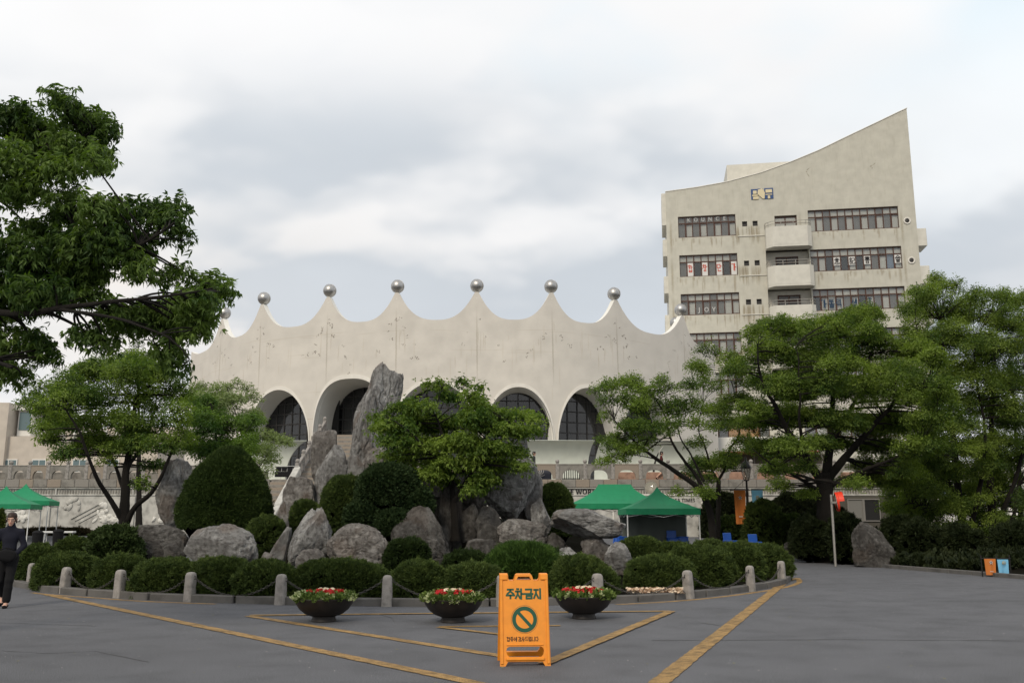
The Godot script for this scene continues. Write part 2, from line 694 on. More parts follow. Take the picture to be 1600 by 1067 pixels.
# pale grit and a few fallen leaves on the asphalt
func litter() -> void:
	var bit := Shape.new()
	bit.tri(Vector3(-1, 0, 0.5), Vector3(0.9, 0.25, 0.6), Vector3(0.1, 0.1, -1))
	bit.tri(Vector3(0.9, 0.25, 0.6), Vector3(1.2, 0.0, -0.5), Vector3(0.1, 0.1, -1))
	var r := RandomNumberGenerator.new()
	r.seed = 91
	var b := PackedFloat32Array()
	for k in 1500:
		var p := Vector3(r.randf_range(-12, 16), 0.017, -r.randf_range(9.0, 26.0))
		var leaf := r.randf() < 0.12
		var s := r.randf_range(0.012, 0.022) if leaf else r.randf_range(0.004, 0.010)
		add_copy(b, Basis(Vector3.UP, r.randf() * TAU) * Basis.from_scale(Vector3.ONE * s), p, Color(0.10, 0.08, 0.03).lerp(Color(0.2, 0.2, 0.06), r.randf()) if leaf else Color(0.5, 0.48, 0.45))
	var m := mm("grit", bit.mesh(), M.petal, b, self)
	tag(m, "pale grit and fallen leaf bits scattered on the asphalt", "grit", "", "stuff")


func markings() -> void:
	# worn seams and cracks of the asphalt
	for q in [[[Vector3(1.9, 0, -13.15), Vector3(4.5, 0, -13.25), Vector3(9.0, 0, -13.0)], 0.035, "long dark seam across the asphalt right of the sign"], [[Vector3(3.0, 0, -15.4), Vector3(3.25, 0, -14.9), Vector3(3.3, 0, -14.5)], 0.022, "short dark crack in the asphalt right of the triangle"], [[Vector3(-2.4, 0, -16.9), Vector3(-2.0, 0, -16.1), Vector3(-1.9, 0, -15.5)], 0.02, "thin dark crack in the asphalt between the flower bowls"], [[Vector3(-9.0, 0, -15.6), Vector3(-6.4, 0, -14.9)], 0.03, "dark seam in the asphalt at the left"], [[Vector3(6.5, 0, -19.5), Vector3(8.2, 0, -19.2), Vector3(9.0, 0, -19.6), Vector3(11.5, 0, -19.3)], 0.03, "wandering crack in the asphalt on the right"], [[Vector3(-6.6, 0, -12.2), Vector3(-5.7, 0, -11.9), Vector3(-5.2, 0, -12.1), Vector3(-4.2, 0, -11.2)], 0.016, "thin crack in the asphalt left of the long yellow line"]]:
		struct("asphalt_seam", q[2], band(q[0], q[1] * 0.8, 0.004).mesh(), M.seam_tar)
	var line := island_outline()
	var inner: Array = []
	var left: Array = []
	for k in range(0, line.size(), 3):
		var p := line[k]
		var d := (line[mini(k + 1, line.size() - 1)] - line[maxi(k - 1, 0)]).normalized()
		var out := p + Vector2(d.y, -d.x) * 0.32
		if out.y < 27.2:
			var q := Vector3(out.x, 0, -out.y)
			if out.x > 2.0:
				inner.append(q)
			elif out.x < -5.6 and out.x > -11.0:
				left.append(q)
	struct("yellow_line", "thin yellow line following the kerb on the right of the island", band(inner, 0.15, 0.004).mesh(), M.paint)
	struct("yellow_line", "thin yellow line following the kerb on the left of the island", band(left, 0.13, 0.004).mesh(), M.paint)
	struct("yellow_line", "long yellow line crossing the asphalt from the left kerb towards the viewer", band([Vector3(-10.2, 0, -21.05), Vector3(-0.4, 0, -9.8), Vector3(2.3, 0, -6.7)], 0.19, 0.008).mesh(), M.paint)
	struct("yellow_line", "yellow line from the right tip of the hedge down to the bottom of the picture", band([Vector3(8.0, 0, -26.9), Vector3(7.4, 0, -25.8), Vector3(1.48, 0, -9.8), Vector3(-0.2, 0, -5.3)], 0.21, 0.008).mesh(), M.paint)
	struct("yellow_line", "yellow far side of the painted triangle behind the flower bowls", band([Vector3(-4.5, 0, -16.5), Vector3(2.85, 0, -17.25)], 0.16, 0.012).mesh(), M.paint)
	struct("yellow_line", "yellow left side of the painted triangle running to the folding sign", band([Vector3(-4.5, 0, -16.42), Vector3(0.2, 0, -11.3)], 0.17, 0.008).mesh(), M.paint)
	struct("yellow_line", "yellow right side of the painted triangle running to the folding sign", band([Vector3(2.85, 0, -17.2), Vector3(0.36, 0, -11.0)], 0.17, 0.016).mesh(), M.paint)
	struct("yellow_line", "short yellow far side of the small inner triangle beside the sign", band([Vector3(-1.12, 0, -14.8), Vector3(0.75, 0, -14.95)], 0.13, 0.008).mesh(), M.paint)
	struct("yellow_line", "short yellow near side of the small inner triangle beside the sign", band([Vector3(-1.12, 0, -14.72), Vector3(0.45, 0, -13.2)], 0.13, 0.012).mesh(), M.paint)


const PLAN := [[-29.0, 82.5], [-24.07, 75.2], [-19.4, 70.0], [-13.76, 67.5], [-8.465, 66.2], [-2.58, 66.0], [2.92, 66.2], [7.88, 68.5], [13.97, 74.0], [17.5, 78.5]]
const FLOOR := 4.02
const PEAK := 18.05
const LOW := 15.95

var plan: Array[Vector2] = []


func plan_setup() -> void:
	for k in PLAN.size() - 1:
		var p := []
		for o in [-1, 0, 1, 2]:
			var q: Array = PLAN[clampi(k + o, 0, PLAN.size() - 1)]
			p.append(Vector2(q[0], q[1]))
		for t in 60:
			plan.append(p[1].cubic_interpolate(p[2], p[0], p[3], t / 60.0) if false else catmull(p, t / 60.0))
	plan.append(Vector2(PLAN[-1][0], PLAN[-1][1]))


func catmull(p: Array, t: float) -> Vector2:
	return 0.5 * (2.0 * p[1] + (p[2] - p[0]) * t + (2.0 * p[0] - 5.0 * p[1] + 4.0 * p[2] - p[3]) * t * t + (3.0 * p[1] - p[0] - 3.0 * p[2] + p[3]) * t * t * t)


# point of the front wall in plan at place x, and its outward direction
func plan_at(x: float) -> Array:
	var lo := 0
	var hi := plan.size() - 1
	while hi - lo > 1:
		var m := (lo + hi) / 2
		if plan[m].x <= x:
			lo = m
		else:
			hi = m
	var f := (x - plan[lo].x) / maxf(plan[hi].x - plan[lo].x, 1e-5)
	var p := plan[lo].lerp(plan[hi], f)
	var d := (plan[mini(hi + 2, plan.size() - 1)] - plan[maxi(lo - 2, 0)]).normalized()
	return [Vector3(p.x, 0, -p.y), Vector3(d.y, 0, d.x) if false else Vector3(d.y, 0, d.x)]


func crown_top(x: float) -> float:
	for k in PLAN.size() - 1:
		var a: float = PLAN[k][0]
		var b: float = PLAN[k + 1][0]
		if x >= a and x <= b:
			var t := (x - a) / (b - a)
			var s := 1.0 - absf(2.0 * t - 1.0)
			var edge: float = PEAK
			if (k == 0 and t < 0.5) or (k == PLAN.size() - 2 and t > 0.5):
				edge = LOW + 0.6
			return LOW + (edge - LOW) * pow(clampf(1.0 - (s - 0.045) / 0.955, 0.0, 1.0), 2.7)
	return LOW


const ARCHES := [[-20.34, -14.68, 11.2, 2.0], [-14.68, -8.88, 11.75, 2.7], [-8.88, -2.21, 11.35, 2.1], [-2.21, 3.13, 11.0, 2.1], [3.13, 7.99, 11.1, 2.1], [7.99, 12.87, 11.1, 2.1]]


func hall_texture() -> ImageTexture:
	var w := 2048
	var h := 640
	var im := Image.create(w, h, false, Image.FORMAT_RGB8)
	im.fill(Color(0.88, 0.872, 0.858))
	var r := RandomNumberGenerator.new()
	r.seed = 77
	var per := w / 46.5
	# faint pour lines
	for q in 60:
		var x := r.randi_range(0, w - 120)
		var y: int = [150, 215, 330, 420][r.randi() % 4] + r.randi_range(-6, 6)
		streak(im, Vector2(x, y), Vector2(x + r.randi_range(40, 160), y + r.randi_range(-3, 3)), 1.2, Color(0.80, 0.77, 0.72), r)
	for k in range(1, PLAN.size() - 1):
		var x: float = (PLAN[k][0] + 29.0) * per
		# seam under each finial with its rain streaks and flaked paint
		streak(im, Vector2(x, 70), Vector2(x + 4, 330), 2.0, Color(0.66, 0.63, 0.58), r)
		for q in 5:
			var o := r.randfn(0.0, 30.0)
			var y0 := 100.0 + absf(o) * 1.4 + r.randf() * 40.0
			streak(im, Vector2(x + o, y0), Vector2(x + o + r.randf_range(-2, 2), y0 + r.randf_range(20, 90)), 1.6, Color(0.77, 0.74, 0.69), r)
		var flakes := [0, 10, 16, 26, 20, 6, 10, 18, 10, 0][k] as int
		for q in flakes:
			var o := r.randfn(0.0, 40.0)
			var y0 := 80.0 + absf(o) * 1.5 + absf(r.randfn(0.0, 40.0))
			var len := r.randf_range(2, 9)
			for t in 4:
				im.fill_rect(Rect2i(int(x + o + r.randfn(0, 2.5)), int(y0 + t * len * 0.3), r.randi_range(1, 3), int(len * 0.4) + 1), Color(0.44, 0.42, 0.40).lerp(Color(0.74, 0.72, 0.69), r.randf()))
	for q in 90:
		var x := r.randf_range(0, w)
		var y := r.randf_range(120, 430)
		streak(im, Vector2(x, y), Vector2(x + r.randf_range(-2, 2), y + r.randf_range(20, 110)), 1.5, Color(0.835, 0.81, 0.765), r)
	for q in 5:
		var p := Vector2(r.randf_range(0, w), r.randf_range(150, 420))
		for t in 5:
			var e := p + Vector2(r.randf_range(-18, 18), r.randf_range(2, 12))
			streak(im, p, e, 1.0, Color(0.62, 0.59, 0.54), r)
			p = e
	return ImageTexture.create_from_image(im)


func streak(im: Image, a: Vector2, b: Vector2, width: float, c: Color, r: RandomNumberGenerator) -> void:
	var n := maxi(2, int(a.distance_to(b)))
	for k in n:
		var p := a.lerp(b, float(k) / n) + Vector2(r.randf_range(-0.6, 0.6), 0)
		var fade := 0.75 * sin(PI * clampf(float(k) / n, 0.03, 0.97))
		for q in range(-int(width), int(width) + 1):
			var x := int(p.x) + q
			var y := int(p.y)
			if x >= 0 and y >= 0 and x < im.get_width() and y < im.get_height():
				im.set_pixel(x, y, im.get_pixel(x, y).lerp(c, fade * (1.0 - absf(q) / (width + 1.0)) * r.randf_range(0.6, 1.0)))


func hall() -> void:
	plan_setup()
	var hall_mat := mat("hall_wall", 0.86, 0.83, 0.785, 0.85, {"detail": (M.cream as StandardMaterial3D).albedo_texture, "dscale": 0.13})
	hall_mat.albedo_texture = hall_texture()
	hall_mat.texture_repeat = true
	var o := thing("crown_hall", "cream crown-shaped hall with scalloped roofline and large arched windows", "hall")
	# columns of the wall: plan place, bottom
	var cols := []
	var x := -29.0
	for a in ARCHES:
		var l: float = a[0] + 0.16
		var r: float = a[1] - 0.16
		while x < l - 0.05:
			cols.append([x, FLOOR])
			x += 0.11
		cols.append([l, FLOOR])
		for k in 49:
			var u := -cos(PI * k / 48.0)
			cols.append([(l + r) / 2 + (r - l) / 2 * u, arch_y(a, u)])
		cols.append([r, FLOOR])
		x = r + 0.08
	while x <= 17.5:
		cols.append([x, FLOOR])
		x += 0.11
	var s := Shape.new()
	var back := Shape.new()
	var rows := []
	var brows := []
	for k in 11:
		rows.append(PackedVector3Array())
		brows.append(PackedVector3Array())
	for c in cols:
		var p: Array = plan_at(c[0])
		var top := crown_top(c[0])
		for k in 11:
			var f := k / 10.0
			var y: float = lerpf(c[1], top, f)
			rows[k].append(p[0] + Vector3.UP * y)
			brows[k].append(p[0] - p[1] * 0.42 + Vector3.UP * y)
	s.sheet(rows)
	for r in rows:
		for p in r:
			s.uv.append(Vector2((p.x + 29.0) / 46.5, (18.5 - p.y) / 14.5))
	put("wall", s.mesh(), hall_mat, o)
	back.sheet(brows, false, true)
	var rim := [rows[10], brows[10]]
	back.sheet(rim)
	put("wall_back", back.mesh(), M.cream, o)
	# soffits, rims and glazing of each arch
	for a in ARCHES:
		var l: float = a[0] + 0.16
		var r: float = a[1] - 0.16
		var depth := 3.4 if a[3] > 2.5 else 1.9
		var front := PackedVector3Array()
		var lip := PackedVector3Array()
		var lipo := PackedVector3Array()
		var lipb := PackedVector3Array()
		var mid: Array = plan_at((l + r) / 2)
		var inner := []
		for q in 4:
			inner.append(PackedVector3Array())
		for k in 51:
			var u := -cos(PI * clampf((k - 1) / 48.0, 0.0, 1.0))
			var y := arch_y(a, u) if k > 0 and k < 50 else FLOOR
			var p: Array = plan_at((l + r) / 2 + (r - l) / 2 * u)
			var e := Vector3(0, y, 0)
			front.append(p[0] + e)
			var grow := 1.0 + 0.09
			var yo := 7.1 + (y - 7.1) * 1.055 if y > 7.1 else y
			var po: Array = plan_at((l + r) / 2 + (r - l) / 2 * u * 1.03)
			lip.append(p[0] + e + p[1] * 0.09)
			lipo.append(po[0] + Vector3(0, yo + 0.05, 0) + p[1] * 0.07)
			lipb.append(po[0] + Vector3(0, yo + 0.05, 0) - p[1] * 0.01)
			for q in 4:
				inner[q].append(p[0] + e - mid[1] * depth * q / 3.0 + Vector3(0, -0.06 * q * smoothstep(7.0, 9.0, y), 0))
		var sf := Shape.new()
		sf.sheet(inner)
		put("arch_soffit", sf.mesh(), M.cream, o)
		var lp := Shape.new()
		lp.sheet([inner[0], lip])
		lp.sheet([lip, lipo])
		lp.sheet([lipo, lipb])
		put("arch_rim", lp.mesh(), M.white_trim, o)
		glazing(o, a, l, r, depth, mid)
	# finials
	for k in range(1, PLAN.size() - 1):
		var p: Array = plan_at(PLAN[k][0])
		finial(o, p[0] - p[1] * 0.2, p[1])
	# spire of the far side, seen past the right end
	var sp := Vector3(14.3, 0, -79.2)
	var st := Shape.new()
	st.lathe([Vector2(1.6, LOW - 2.0), Vector2(0.9, LOW), Vector2(0.45, LOW + 0.9), Vector2(0.22, PEAK - 0.5), Vector2(0.16, PEAK)], 16, sp)
	put("rear_spire", st.mesh(), M.cream, o)
	finial(o, sp, Vector3(0, 0, 1))
	# roof disc and rear drum so that the hall is closed from behind
	var dr := Shape.new()
	var ring := PackedVector3Array()
	var ring_low := PackedVector3Array()
	var centre := PackedVector3Array()
	for k in 41:
		var xx := lerpf(-28.9, 17.4, k / 40.0)
		var p: Array = plan_at(xx)
		ring.append(p[0] - p[1] * 0.5 + Vector3.UP * 14.6)
		centre.append(Vector3(xx, 14.9, -84))
		ring_low.append(Vector3(xx, FLOOR, -84))
	dr.sheet([ring, centre])
	dr.sheet([centre, ring_low])
	put("roof", dr.mesh(), M.cream, o)
	canopies()
	terrace()


func arch_y(a: Array, u: float) -> float:
	return 7.1 + (a[2] - 7.1) * pow(maxf(0.0, 1.0 - pow(absf(u), a[3])), 1.0 / a[3] if a[3] > 2.5 else 0.52)


func finial(o: Node3D, p: Vector3, out: Vector3) -> void:
	var s := Shape.new()
	s.ball(p + Vector3.UP * (PEAK + 0.5), Vector3.ONE * 0.5, 16, 24)
	var f := put("steel_ball", s.mesh(), M.steel, o)
	# raised seams between the pressed metal gores
	var g := Shape.new()
	for k in 6:
		var pts := []
		for q in 17:
			var t := PI * q / 16.0 - PI / 2
			pts.append(p + Vector3.UP * (PEAK + 0.5) + Vector3(cos(t) * cos(k * PI / 3 + 0.3), sin(t), cos(t) * sin(k * PI / 3 + 0.3)) * 0.502)
		var rr := []
		for q in 17:
			rr.append(0.009)
		g.tube(pts, rr, 4)
	put("seam", g.mesh(), M.steel, f)
	var n := Shape.new()
	n.lathe([Vector2(0.21, PEAK - 0.5), Vector2(0.17, PEAK - 0.2), Vector2(0.15, PEAK + 0.02)], 14, p)
	put("finial_neck", n.mesh(), M.cream, o)


func glazing(o: Node3D, a: Array, l: float, r: float, depth: float, mid: Array) -> void:
	var pl: Array = plan_at(l)
	var pr: Array = plan_at(r)
	var p0: Vector3 = pl[0] - mid[1] * (depth - 0.25)
	var p1: Vector3 = pr[0] - mid[1] * (depth - 0.25)
	var along := (p1 - p0).normalized()
	var width := p0.distance_to(p1)
	var b := Basis(along, Vector3.UP, along.cross(Vector3.UP))
	var base: Vector3 = p0 + Vector3.UP * FLOOR
	var w := Node3D.new()
	w.name = "window" if not o.has_node("window") else "window_%03d" % (int(o.get_meta("windows", 0)))
	o.set_meta("windows", int(o.get_meta("windows", 0)) + 1)
	w.transform = Transform3D(b, base)
	o.add_child(w, true)
	var top: float = a[2] - FLOOR
	var f := Shape.new()
	var cols := int(round(width / 0.80))
	var rows := int(round(top / 0.82))
	var cw := width / cols
	var ch := top / rows
	for k in range(0, cols + 1):
		f.box(Vector3(k * cw, top / 2, 0), Vector3(0.085, top, 0.10))
	for k in range(0, rows + 1):
		f.box(Vector3(width / 2, k * ch, 0.003), Vector3(width, 0.075, 0.085))
	put("mullions", f.mesh(), M.black_frame, w)
	var unit := BoxMesh.new()
	unit.size = Vector3(cw - 0.09, ch - 0.08, 0.012)
	for k in cols:
		for q in rows:
			if (q + 0.1) * ch + FLOOR > a[2] or ch * (q + 1) < 2.2:
				continue
			var u := ((k + 0.5) / cols) * 2.0 - 1.0
			if q * ch + FLOOR > arch_y(a, u) + 0.5:
				continue
			var g := put("pane", unit, M.hall_glass, w, Vector3((k + 0.5) * cw, (q + 0.5) * ch, -0.01))
			g.rotation.y = rng.randf_range(-0.006, 0.006)
	var low := Shape.new()
	low.box(Vector3(width / 2, 1.1, -0.01), Vector3(width, 2.2, 0.012))
	put("lower_glass", low.mesh(), M.hall_glass, w)
	var c := Shape.new()
	var n := 40
	for k in n:
		if int(k / 6.0) % 3 == 1 and a[3] > 2.5:
			continue
		c.box(Vector3(width * (k + 0.5) / n, top * 0.34, -0.45 - 0.05 * (k % 2)), Vector3(width / n, top * 0.68, 0.03))
	put("curtain", c.mesh(), M.curtain_brown, w)
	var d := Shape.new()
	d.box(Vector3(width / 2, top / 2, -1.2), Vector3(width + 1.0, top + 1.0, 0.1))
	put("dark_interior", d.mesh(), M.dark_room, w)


# curved white shells that shade the lower windows
func canopies() -> void:
	var list := [
		[447, 375, 478, 362, "pale curved canopy shell left of the hall stairs"],
		[827, 917, 823, 930, "pale curved canopy shell behind the man on the terrace"],
		[928, 1018, 942, 1046, "pale curved canopy shell in the middle of the right terrace, partly behind branches"],
		[1022, 1092, 1046, 1117, "rightmost pale curved canopy shell with its end curling outwards"]]
	for q in list:
		var l0: float = min(q[0], q[1])
		var r0: float = max(q[0], q[1])
		var l1: float = min(q[2], q[3])
		var r1: float = max(q[2], q[3])
		var rows := []
		var brows := []
		for k in 15:
			var f := k / 14.0
			var row := PackedVector3Array()
			var brow := PackedVector3Array()
			var flare := pow(f, 2.4)
			for w in 21:
				var t := w / 20.0
				var d := 61.2 - 1.3 * flare + 1.2 * (absf(lerpf(l0, r0, t) - 700.0) / 400.0)
				var p := at(lerpf(lerpf(l0, r0, t), lerpf(l1, r1, t), flare), 700, d)
				p.y = FLOOR + (6.72 - FLOOR) * (1.0 - pow(1.0 - f, 1.25) * 1.0)
				row.append(p)
				brow.append(p + Vector3(0, 0.03 * f, -0.16))
			rows.append(row)
			brows.append(brow)
		var s := Shape.new()
		s.sheet(rows)
		s.sheet(brows, false, true)
		s.sheet([rows[14], brows[14]])
		var c1 := []
		var c2 := []
		for k in 15:
			c1.append(PackedVector3Array([brows[k][0], rows[k][0]]))
			c2.append(PackedVector3Array([rows[k][20], brows[k][20]]))
		s.sheet(c1)
		s.sheet(c2)
		var o := put("canopy", s.mesh(), M.mint)
		tag(o, q[4], "canopy", "curved canopy shells on the terrace")


func terrace() -> void:
	var x0 := -46.0
	var x1 := 22.7
	var z := -56.0
	var fl := Shape.new()
	# deck behind the balustrade, with the slot of the stairs left open in front
	fl.box(Vector3((x0 + x1) / 2, FLOOR - 0.15, -75.0), Vector3(x1 - x0, 0.3, 37.0))
	struct("terrace_deck", "paved terrace deck in front of the crown hall", fl.mesh(), M.stone_wall)
	var w := thing("terrace_wall", "long pale stone terrace wall with carved reliefs, block course and lettered frieze", "wall", Vector3(0, 0, z))
	var s := Shape.new()
	s.box(Vector3((x0 - 14.4) / 2, 1.5, -0.25), Vector3(-14.4 - x0, 3.2, 0.5))
	put("wall_face", s.mesh(), M.stone_pale, w)
	s = Shape.new()
	s.box(Vector3((x1 - 9.2) / 2, 1.5, -0.25), Vector3(x1 + 9.2, 3.2, 0.5))
	put("wall_face", s.mesh(), M.stone_pale, w)
	s = Shape.new()
	for side in [[x0, -14.4], [-9.2, x1]]:
		var cx: float = (side[0] + side[1]) / 2
		var wd: float = side[1] - side[0]
		s.box(Vector3(cx, 3.28, -0.28), Vector3(wd, 0.40, 0.5))
		s.cbox(Vector3(cx, 3.50, 0.0), Vector3(wd, 0.07, 0.16), 0.015)
		s.cbox(Vector3(cx, 3.10, 0.0), Vector3(wd, 0.07, 0.14), 0.015)
		var k: float = side[0] + 0.4
		while k < side[1]:
			s.box(Vector3(k, 3.3, 0.0), Vector3(0.10, 0.34, 0.10))
			k += 4.6
	put("frieze", s.mesh(), M.stone_pale, w)
	# fluted dark infill of the frieze
	s = Shape.new()
	var k2 := x0 + 0.6
	while k2 < x1:
		if (k2 < -14.6 or k2 > -9.0) and not (k2 > 3.2 and k2 < 5.4):
			s.box(Vector3(k2, 3.29, -0.02), Vector3(0.09, 0.22, 0.05))
		k2 += 0.16
	put("frieze_flutes", s.mesh(), M.stone_wall, w)
	var t := lettering("THE WORLD", 0.30, 0.012, true)
	put("frieze_lettering", t, M.black_ink, w, Vector3(4.1, 3.29, 0.0))
	# course of stone blocks
	var blocks := []
	for q in 4:
		s = Shape.new()
		s.cbox(Vector3.ZERO, Vector3(0.815, 0.47, 0.5), 0.018)
		blocks.append(s.mesh())
	k2 = x0 + 0.42
	var bm := [M.stone_wall, mat("stone_wall_warm", 0.40, 0.335, 0.27, 0.85, {"tex": (M.stone_wall as StandardMaterial3D).albedo_texture, "scale": 0.8}), mat("stone_wall_cool", 0.36, 0.335, 0.30, 0.85, {"tex": (M.stone_wall as StandardMaterial3D).albedo_texture, "scale": 0.9})]
	while k2 < x1:
		if k2 < -14.6 or k2 > -9.0:
			put("block", blocks[rng.randi() % 4], bm[rng.randi() % 3], w, Vector3(k2, 3.78, -0.12 + rng.randf_range(-0.006, 0.006)))
		k2 += 0.83
	relief(w)
	balustrade(x0, -14.6, 1.14, 0.80, z, "stone balustrade with round-topped openings on the terrace left of the stairs")
	balustrade(-8.9, x1, 1.66, 0.88, z, "stone balustrade with ball-topped posts on the terrace right of the stairs")
	# low planter wall seen through the balustrade openings
	for side in [[x0, -15.0, M.stone_wall, "low grey planter wall behind the left balustrade"], [6.0, x1, M.stone_pink, "low pinkish planter wall behind the right balustrade"]]:
		s = Shape.new()
		s.cbox(Vector3((side[0] + side[1]) / 2, FLOOR + 0.25, z - 1.4), Vector3(side[1] - side[0], 0.5, 0.3), 0.03)
		var o := put("planter_wall", s.mesh(), side[2])
		tag(o, side[3], "planter wall")
	stairs()


func relief(w: Node3D) -> void:
	# carved figures, a carved tower and carved foliage on the left wall face
	var pale := mat("relief_stone", 0.64, 0.625, 0.58, 0.85)
	var spots := [[-29.3, 0.7, 1.2, 2.3, 26, 1], [-26.3, 1.4, 1.2, 1.4, 12, 2], [-24.0, 0.7, 1.6, 1.9, 34, 3], [-20.8, 0.7, 1.6, 0.9, 10, 4]]
	for q in spots:
		var s := Shape.new()
		var r := RandomNumberGenerator.new()
		r.seed = q[5]
		for k in q[4]:
			var c := Vector3(q[0] + r.randfn(0, 0.28) * q[2], q[1] + 0.9 + r.randf() * r.randf() * (q[3] - 0.7), 0.02)
			s.ball(c, Vector3(r.randf_range(0.08, 0.24), r.randf_range(0.06, 0.2), r.randf_range(0.03, 0.09)), 5, 7, Basis(Vector3(0, 0, 1), r.randf() * 3.0))
		put("relief_carving", s.mesh(), pale if q[5] != 2 else M.stone_pale, w)
	for q in [[-25.3, 2.2, 0.4, 2.0]]:
		var s := Shape.new()
		var b := Basis(Vector3(0, 0, 1), 0.5)
		for k in 3:
			s.box(Vector3(q[0], q[1], 0.03) + b * Vector3(0, -0.22 * k, 0), Vector3(q[3] - 0.3 * k, 0.09, 0.07 - 0.015 * k), b)
		put("relief_roof_band", s.mesh(), M.stone_pale, w)
	for q in [-31.5, -27.6, -22.6, -19.0]:
		var s := Shape.new()
		s.cbox(Vector3(q, 1.9, 0.03), Vector3(0.35, 2.2, 0.12), 0.02)
		put("pilaster", s.mesh(), M.stone_pale, w)


func balustrade(x0: float, x1: float, step: float, high: float, z: float, label: String) -> void:
	var o := thing("balustrade", label, "balustrade", Vector3(0, FLOOR, z))
	var n := int((x1 - x0) / step)
	var post := Shape.new()
	post.cbox(Vector3(0, high / 2 + 0.03, 0), Vector3(0.22, high + 0.06, 0.24), 0.02)
	post.cbox(Vector3(0, high + 0.075, 0), Vector3(0.16, 0.03, 0.16), 0.008)
	var pm := post.mesh()
	var ball := Shape.new()
	ball.ball(Vector3(0, high + 0.19, 0), Vector3(0.125, 0.12, 0.125), 8, 14)
	var bm := ball.mesh()
	var wd := step - 0.23
	var op := wd * 0.74
	var oh := high * 0.60
	var poly := PackedVector2Array([Vector2(-wd / 2, 0.03), Vector2(-op / 2, 0.03)])
	for k in 13:
		var a := PI - PI * k / 12.0
		poly.append(Vector2(signf(cos(a)) * pow(absf(cos(a)), 0.75) * op / 2, 0.031 + oh * pow(sin(a), 0.72)))
	poly.append_array([Vector2(op / 2, 0.03), Vector2(wd / 2, 0.03), Vector2(wd / 2, high), Vector2(-wd / 2, high)])
	var ps := Shape.new()
	ps.slab(poly, -0.09, 0.09)
	ps.cbox(Vector3(0, high + 0.012, 0), Vector3(wd, 0.05, 0.23), 0.012)
	var panel := ps.mesh()
	for k in n + 1:
		var p := put("post", pm, M.granite_post, o, Vector3(x0 + k * step, 0, 0))
		put("ball", bm, M.granite_post, p)
		if k < n:
			put("panel", panel, M.stone_wall if k % 3 else M["stone_wall_warm"], o, Vector3(x0 + (k + 0.5) * step, 0, 0))


func stairs() -> void:
	var o := thing("hall_stairs", "wide stone stairs climbing from the forecourt to the arched hall entrance", "stairs")
	var lower := 0.55
	for k in 20:
		var s := Shape.new()
		var y := lower + (FLOOR - lower) * (k + 1) / 20.0
		var zz := -49.2 - 0.35 * k
		s.cbox(Vector3(-11.8, y / 2, zz - 0.6), Vector3(5.1, y, 1.2), 0.012)
		put("step", s.mesh(), M.stone_wall if k % 2 else M["stone_wall_warm"], o)
	for k in 21:
		var s := Shape.new()
		var y := FLOOR + 3.45 * (k + 1) / 21.0
		var zz := -57.4 - 0.36 * k
		s.cbox(Vector3(-11.5, (y + FLOOR) / 2 - 0.1, zz - 0.5), Vector3(3.3, y - FLOOR + 0.2, 1.0), 0.012)
		put("step", s.mesh(), M.stone_wall if k % 2 else M["stone_wall_warm"], o)
	var s2 := Shape.new()
	s2.box(Vector3(-11.8, FLOOR + 1.7, -67.5), Vector3(4.6, 3.45, 4.6))
	put("landing", s2.mesh(), M.stone_wall, o)
	# solid coping beside the lower flight
	for xx in [-12.75, -9.25]:
		s2 = Shape.new()
		var a := Vector3(xx, 0.9, -48.6)
		var b := Vector3(xx, FLOOR + 0.5, -55.6)
		var d := (b - a).normalized()
		s2.cbox((a + b) / 2, Vector3(0.38, 0.5, a.distance_to(b)), 0.03, Basis(Vector3.RIGHT, Vector3.RIGHT.cross(d) * -1.0, -d) if false else Basis(Vector3.RIGHT, asin(d.y)))
		put("coping", s2.mesh(), M.stone_pale, o)
	# balustrades of the upper flight
	for xx in [-13.15, -9.85]:
		var a := Vector3(xx, FLOOR, -57.2)
		var b := Vector3(xx, FLOOR + 3.45, -65.0)
		var d := (b - a).normalized()
		var tilt := Basis(Vector3.RIGHT, asin(d.y))
		for k in 6:
			var p := a.lerp(b, k / 5.0)
			var q := Shape.new()
			q.cbox(Vector3(0, 0.5, 0), Vector3(0.24, 1.1, 0.24), 0.02)
			q.ball(Vector3(0, 1.17, 0), Vector3(0.13, 0.14, 0.13), 8, 12)
			put("newel", q.mesh(), M.granite_post, o, p)
			if k < 5:
				var m := a.lerp(b, (k + 0.5) / 5.0)
				var r := Shape.new()
				var ln := a.distance_to(b) / 5.0 - 0.2
				r.cbox(Vector3(0, 0.9, 0), Vector3(0.17, 0.13, ln), 0.02, tilt)
				r.cbox(Vector3(0, 0.16, 0), Vector3(0.17, 0.16, ln), 0.02, tilt)
				for w in 3:
					r.cbox(Vector3(0, 0.5, 0) + tilt * Vector3(0, 0, (w - 1) * ln * 0.36), Vector3(0.12, 0.66, 0.22), 0.01)
				put("rail_panel", r.mesh(), M.granite_post, o, m)


func lettering(text: String, high: float, thick: float, bold := false) -> Mesh:
	var t := TextMesh.new()
	var f := SystemFont.new()
	f.font_names = PackedStringArray(["Droid Sans"])
	f.font_weight = 700 if bold else 400
	t.font = f
	t.text = text
	t.font_size = 64
	t.pixel_size = high / 46.0
	t.depth = thick
	return t


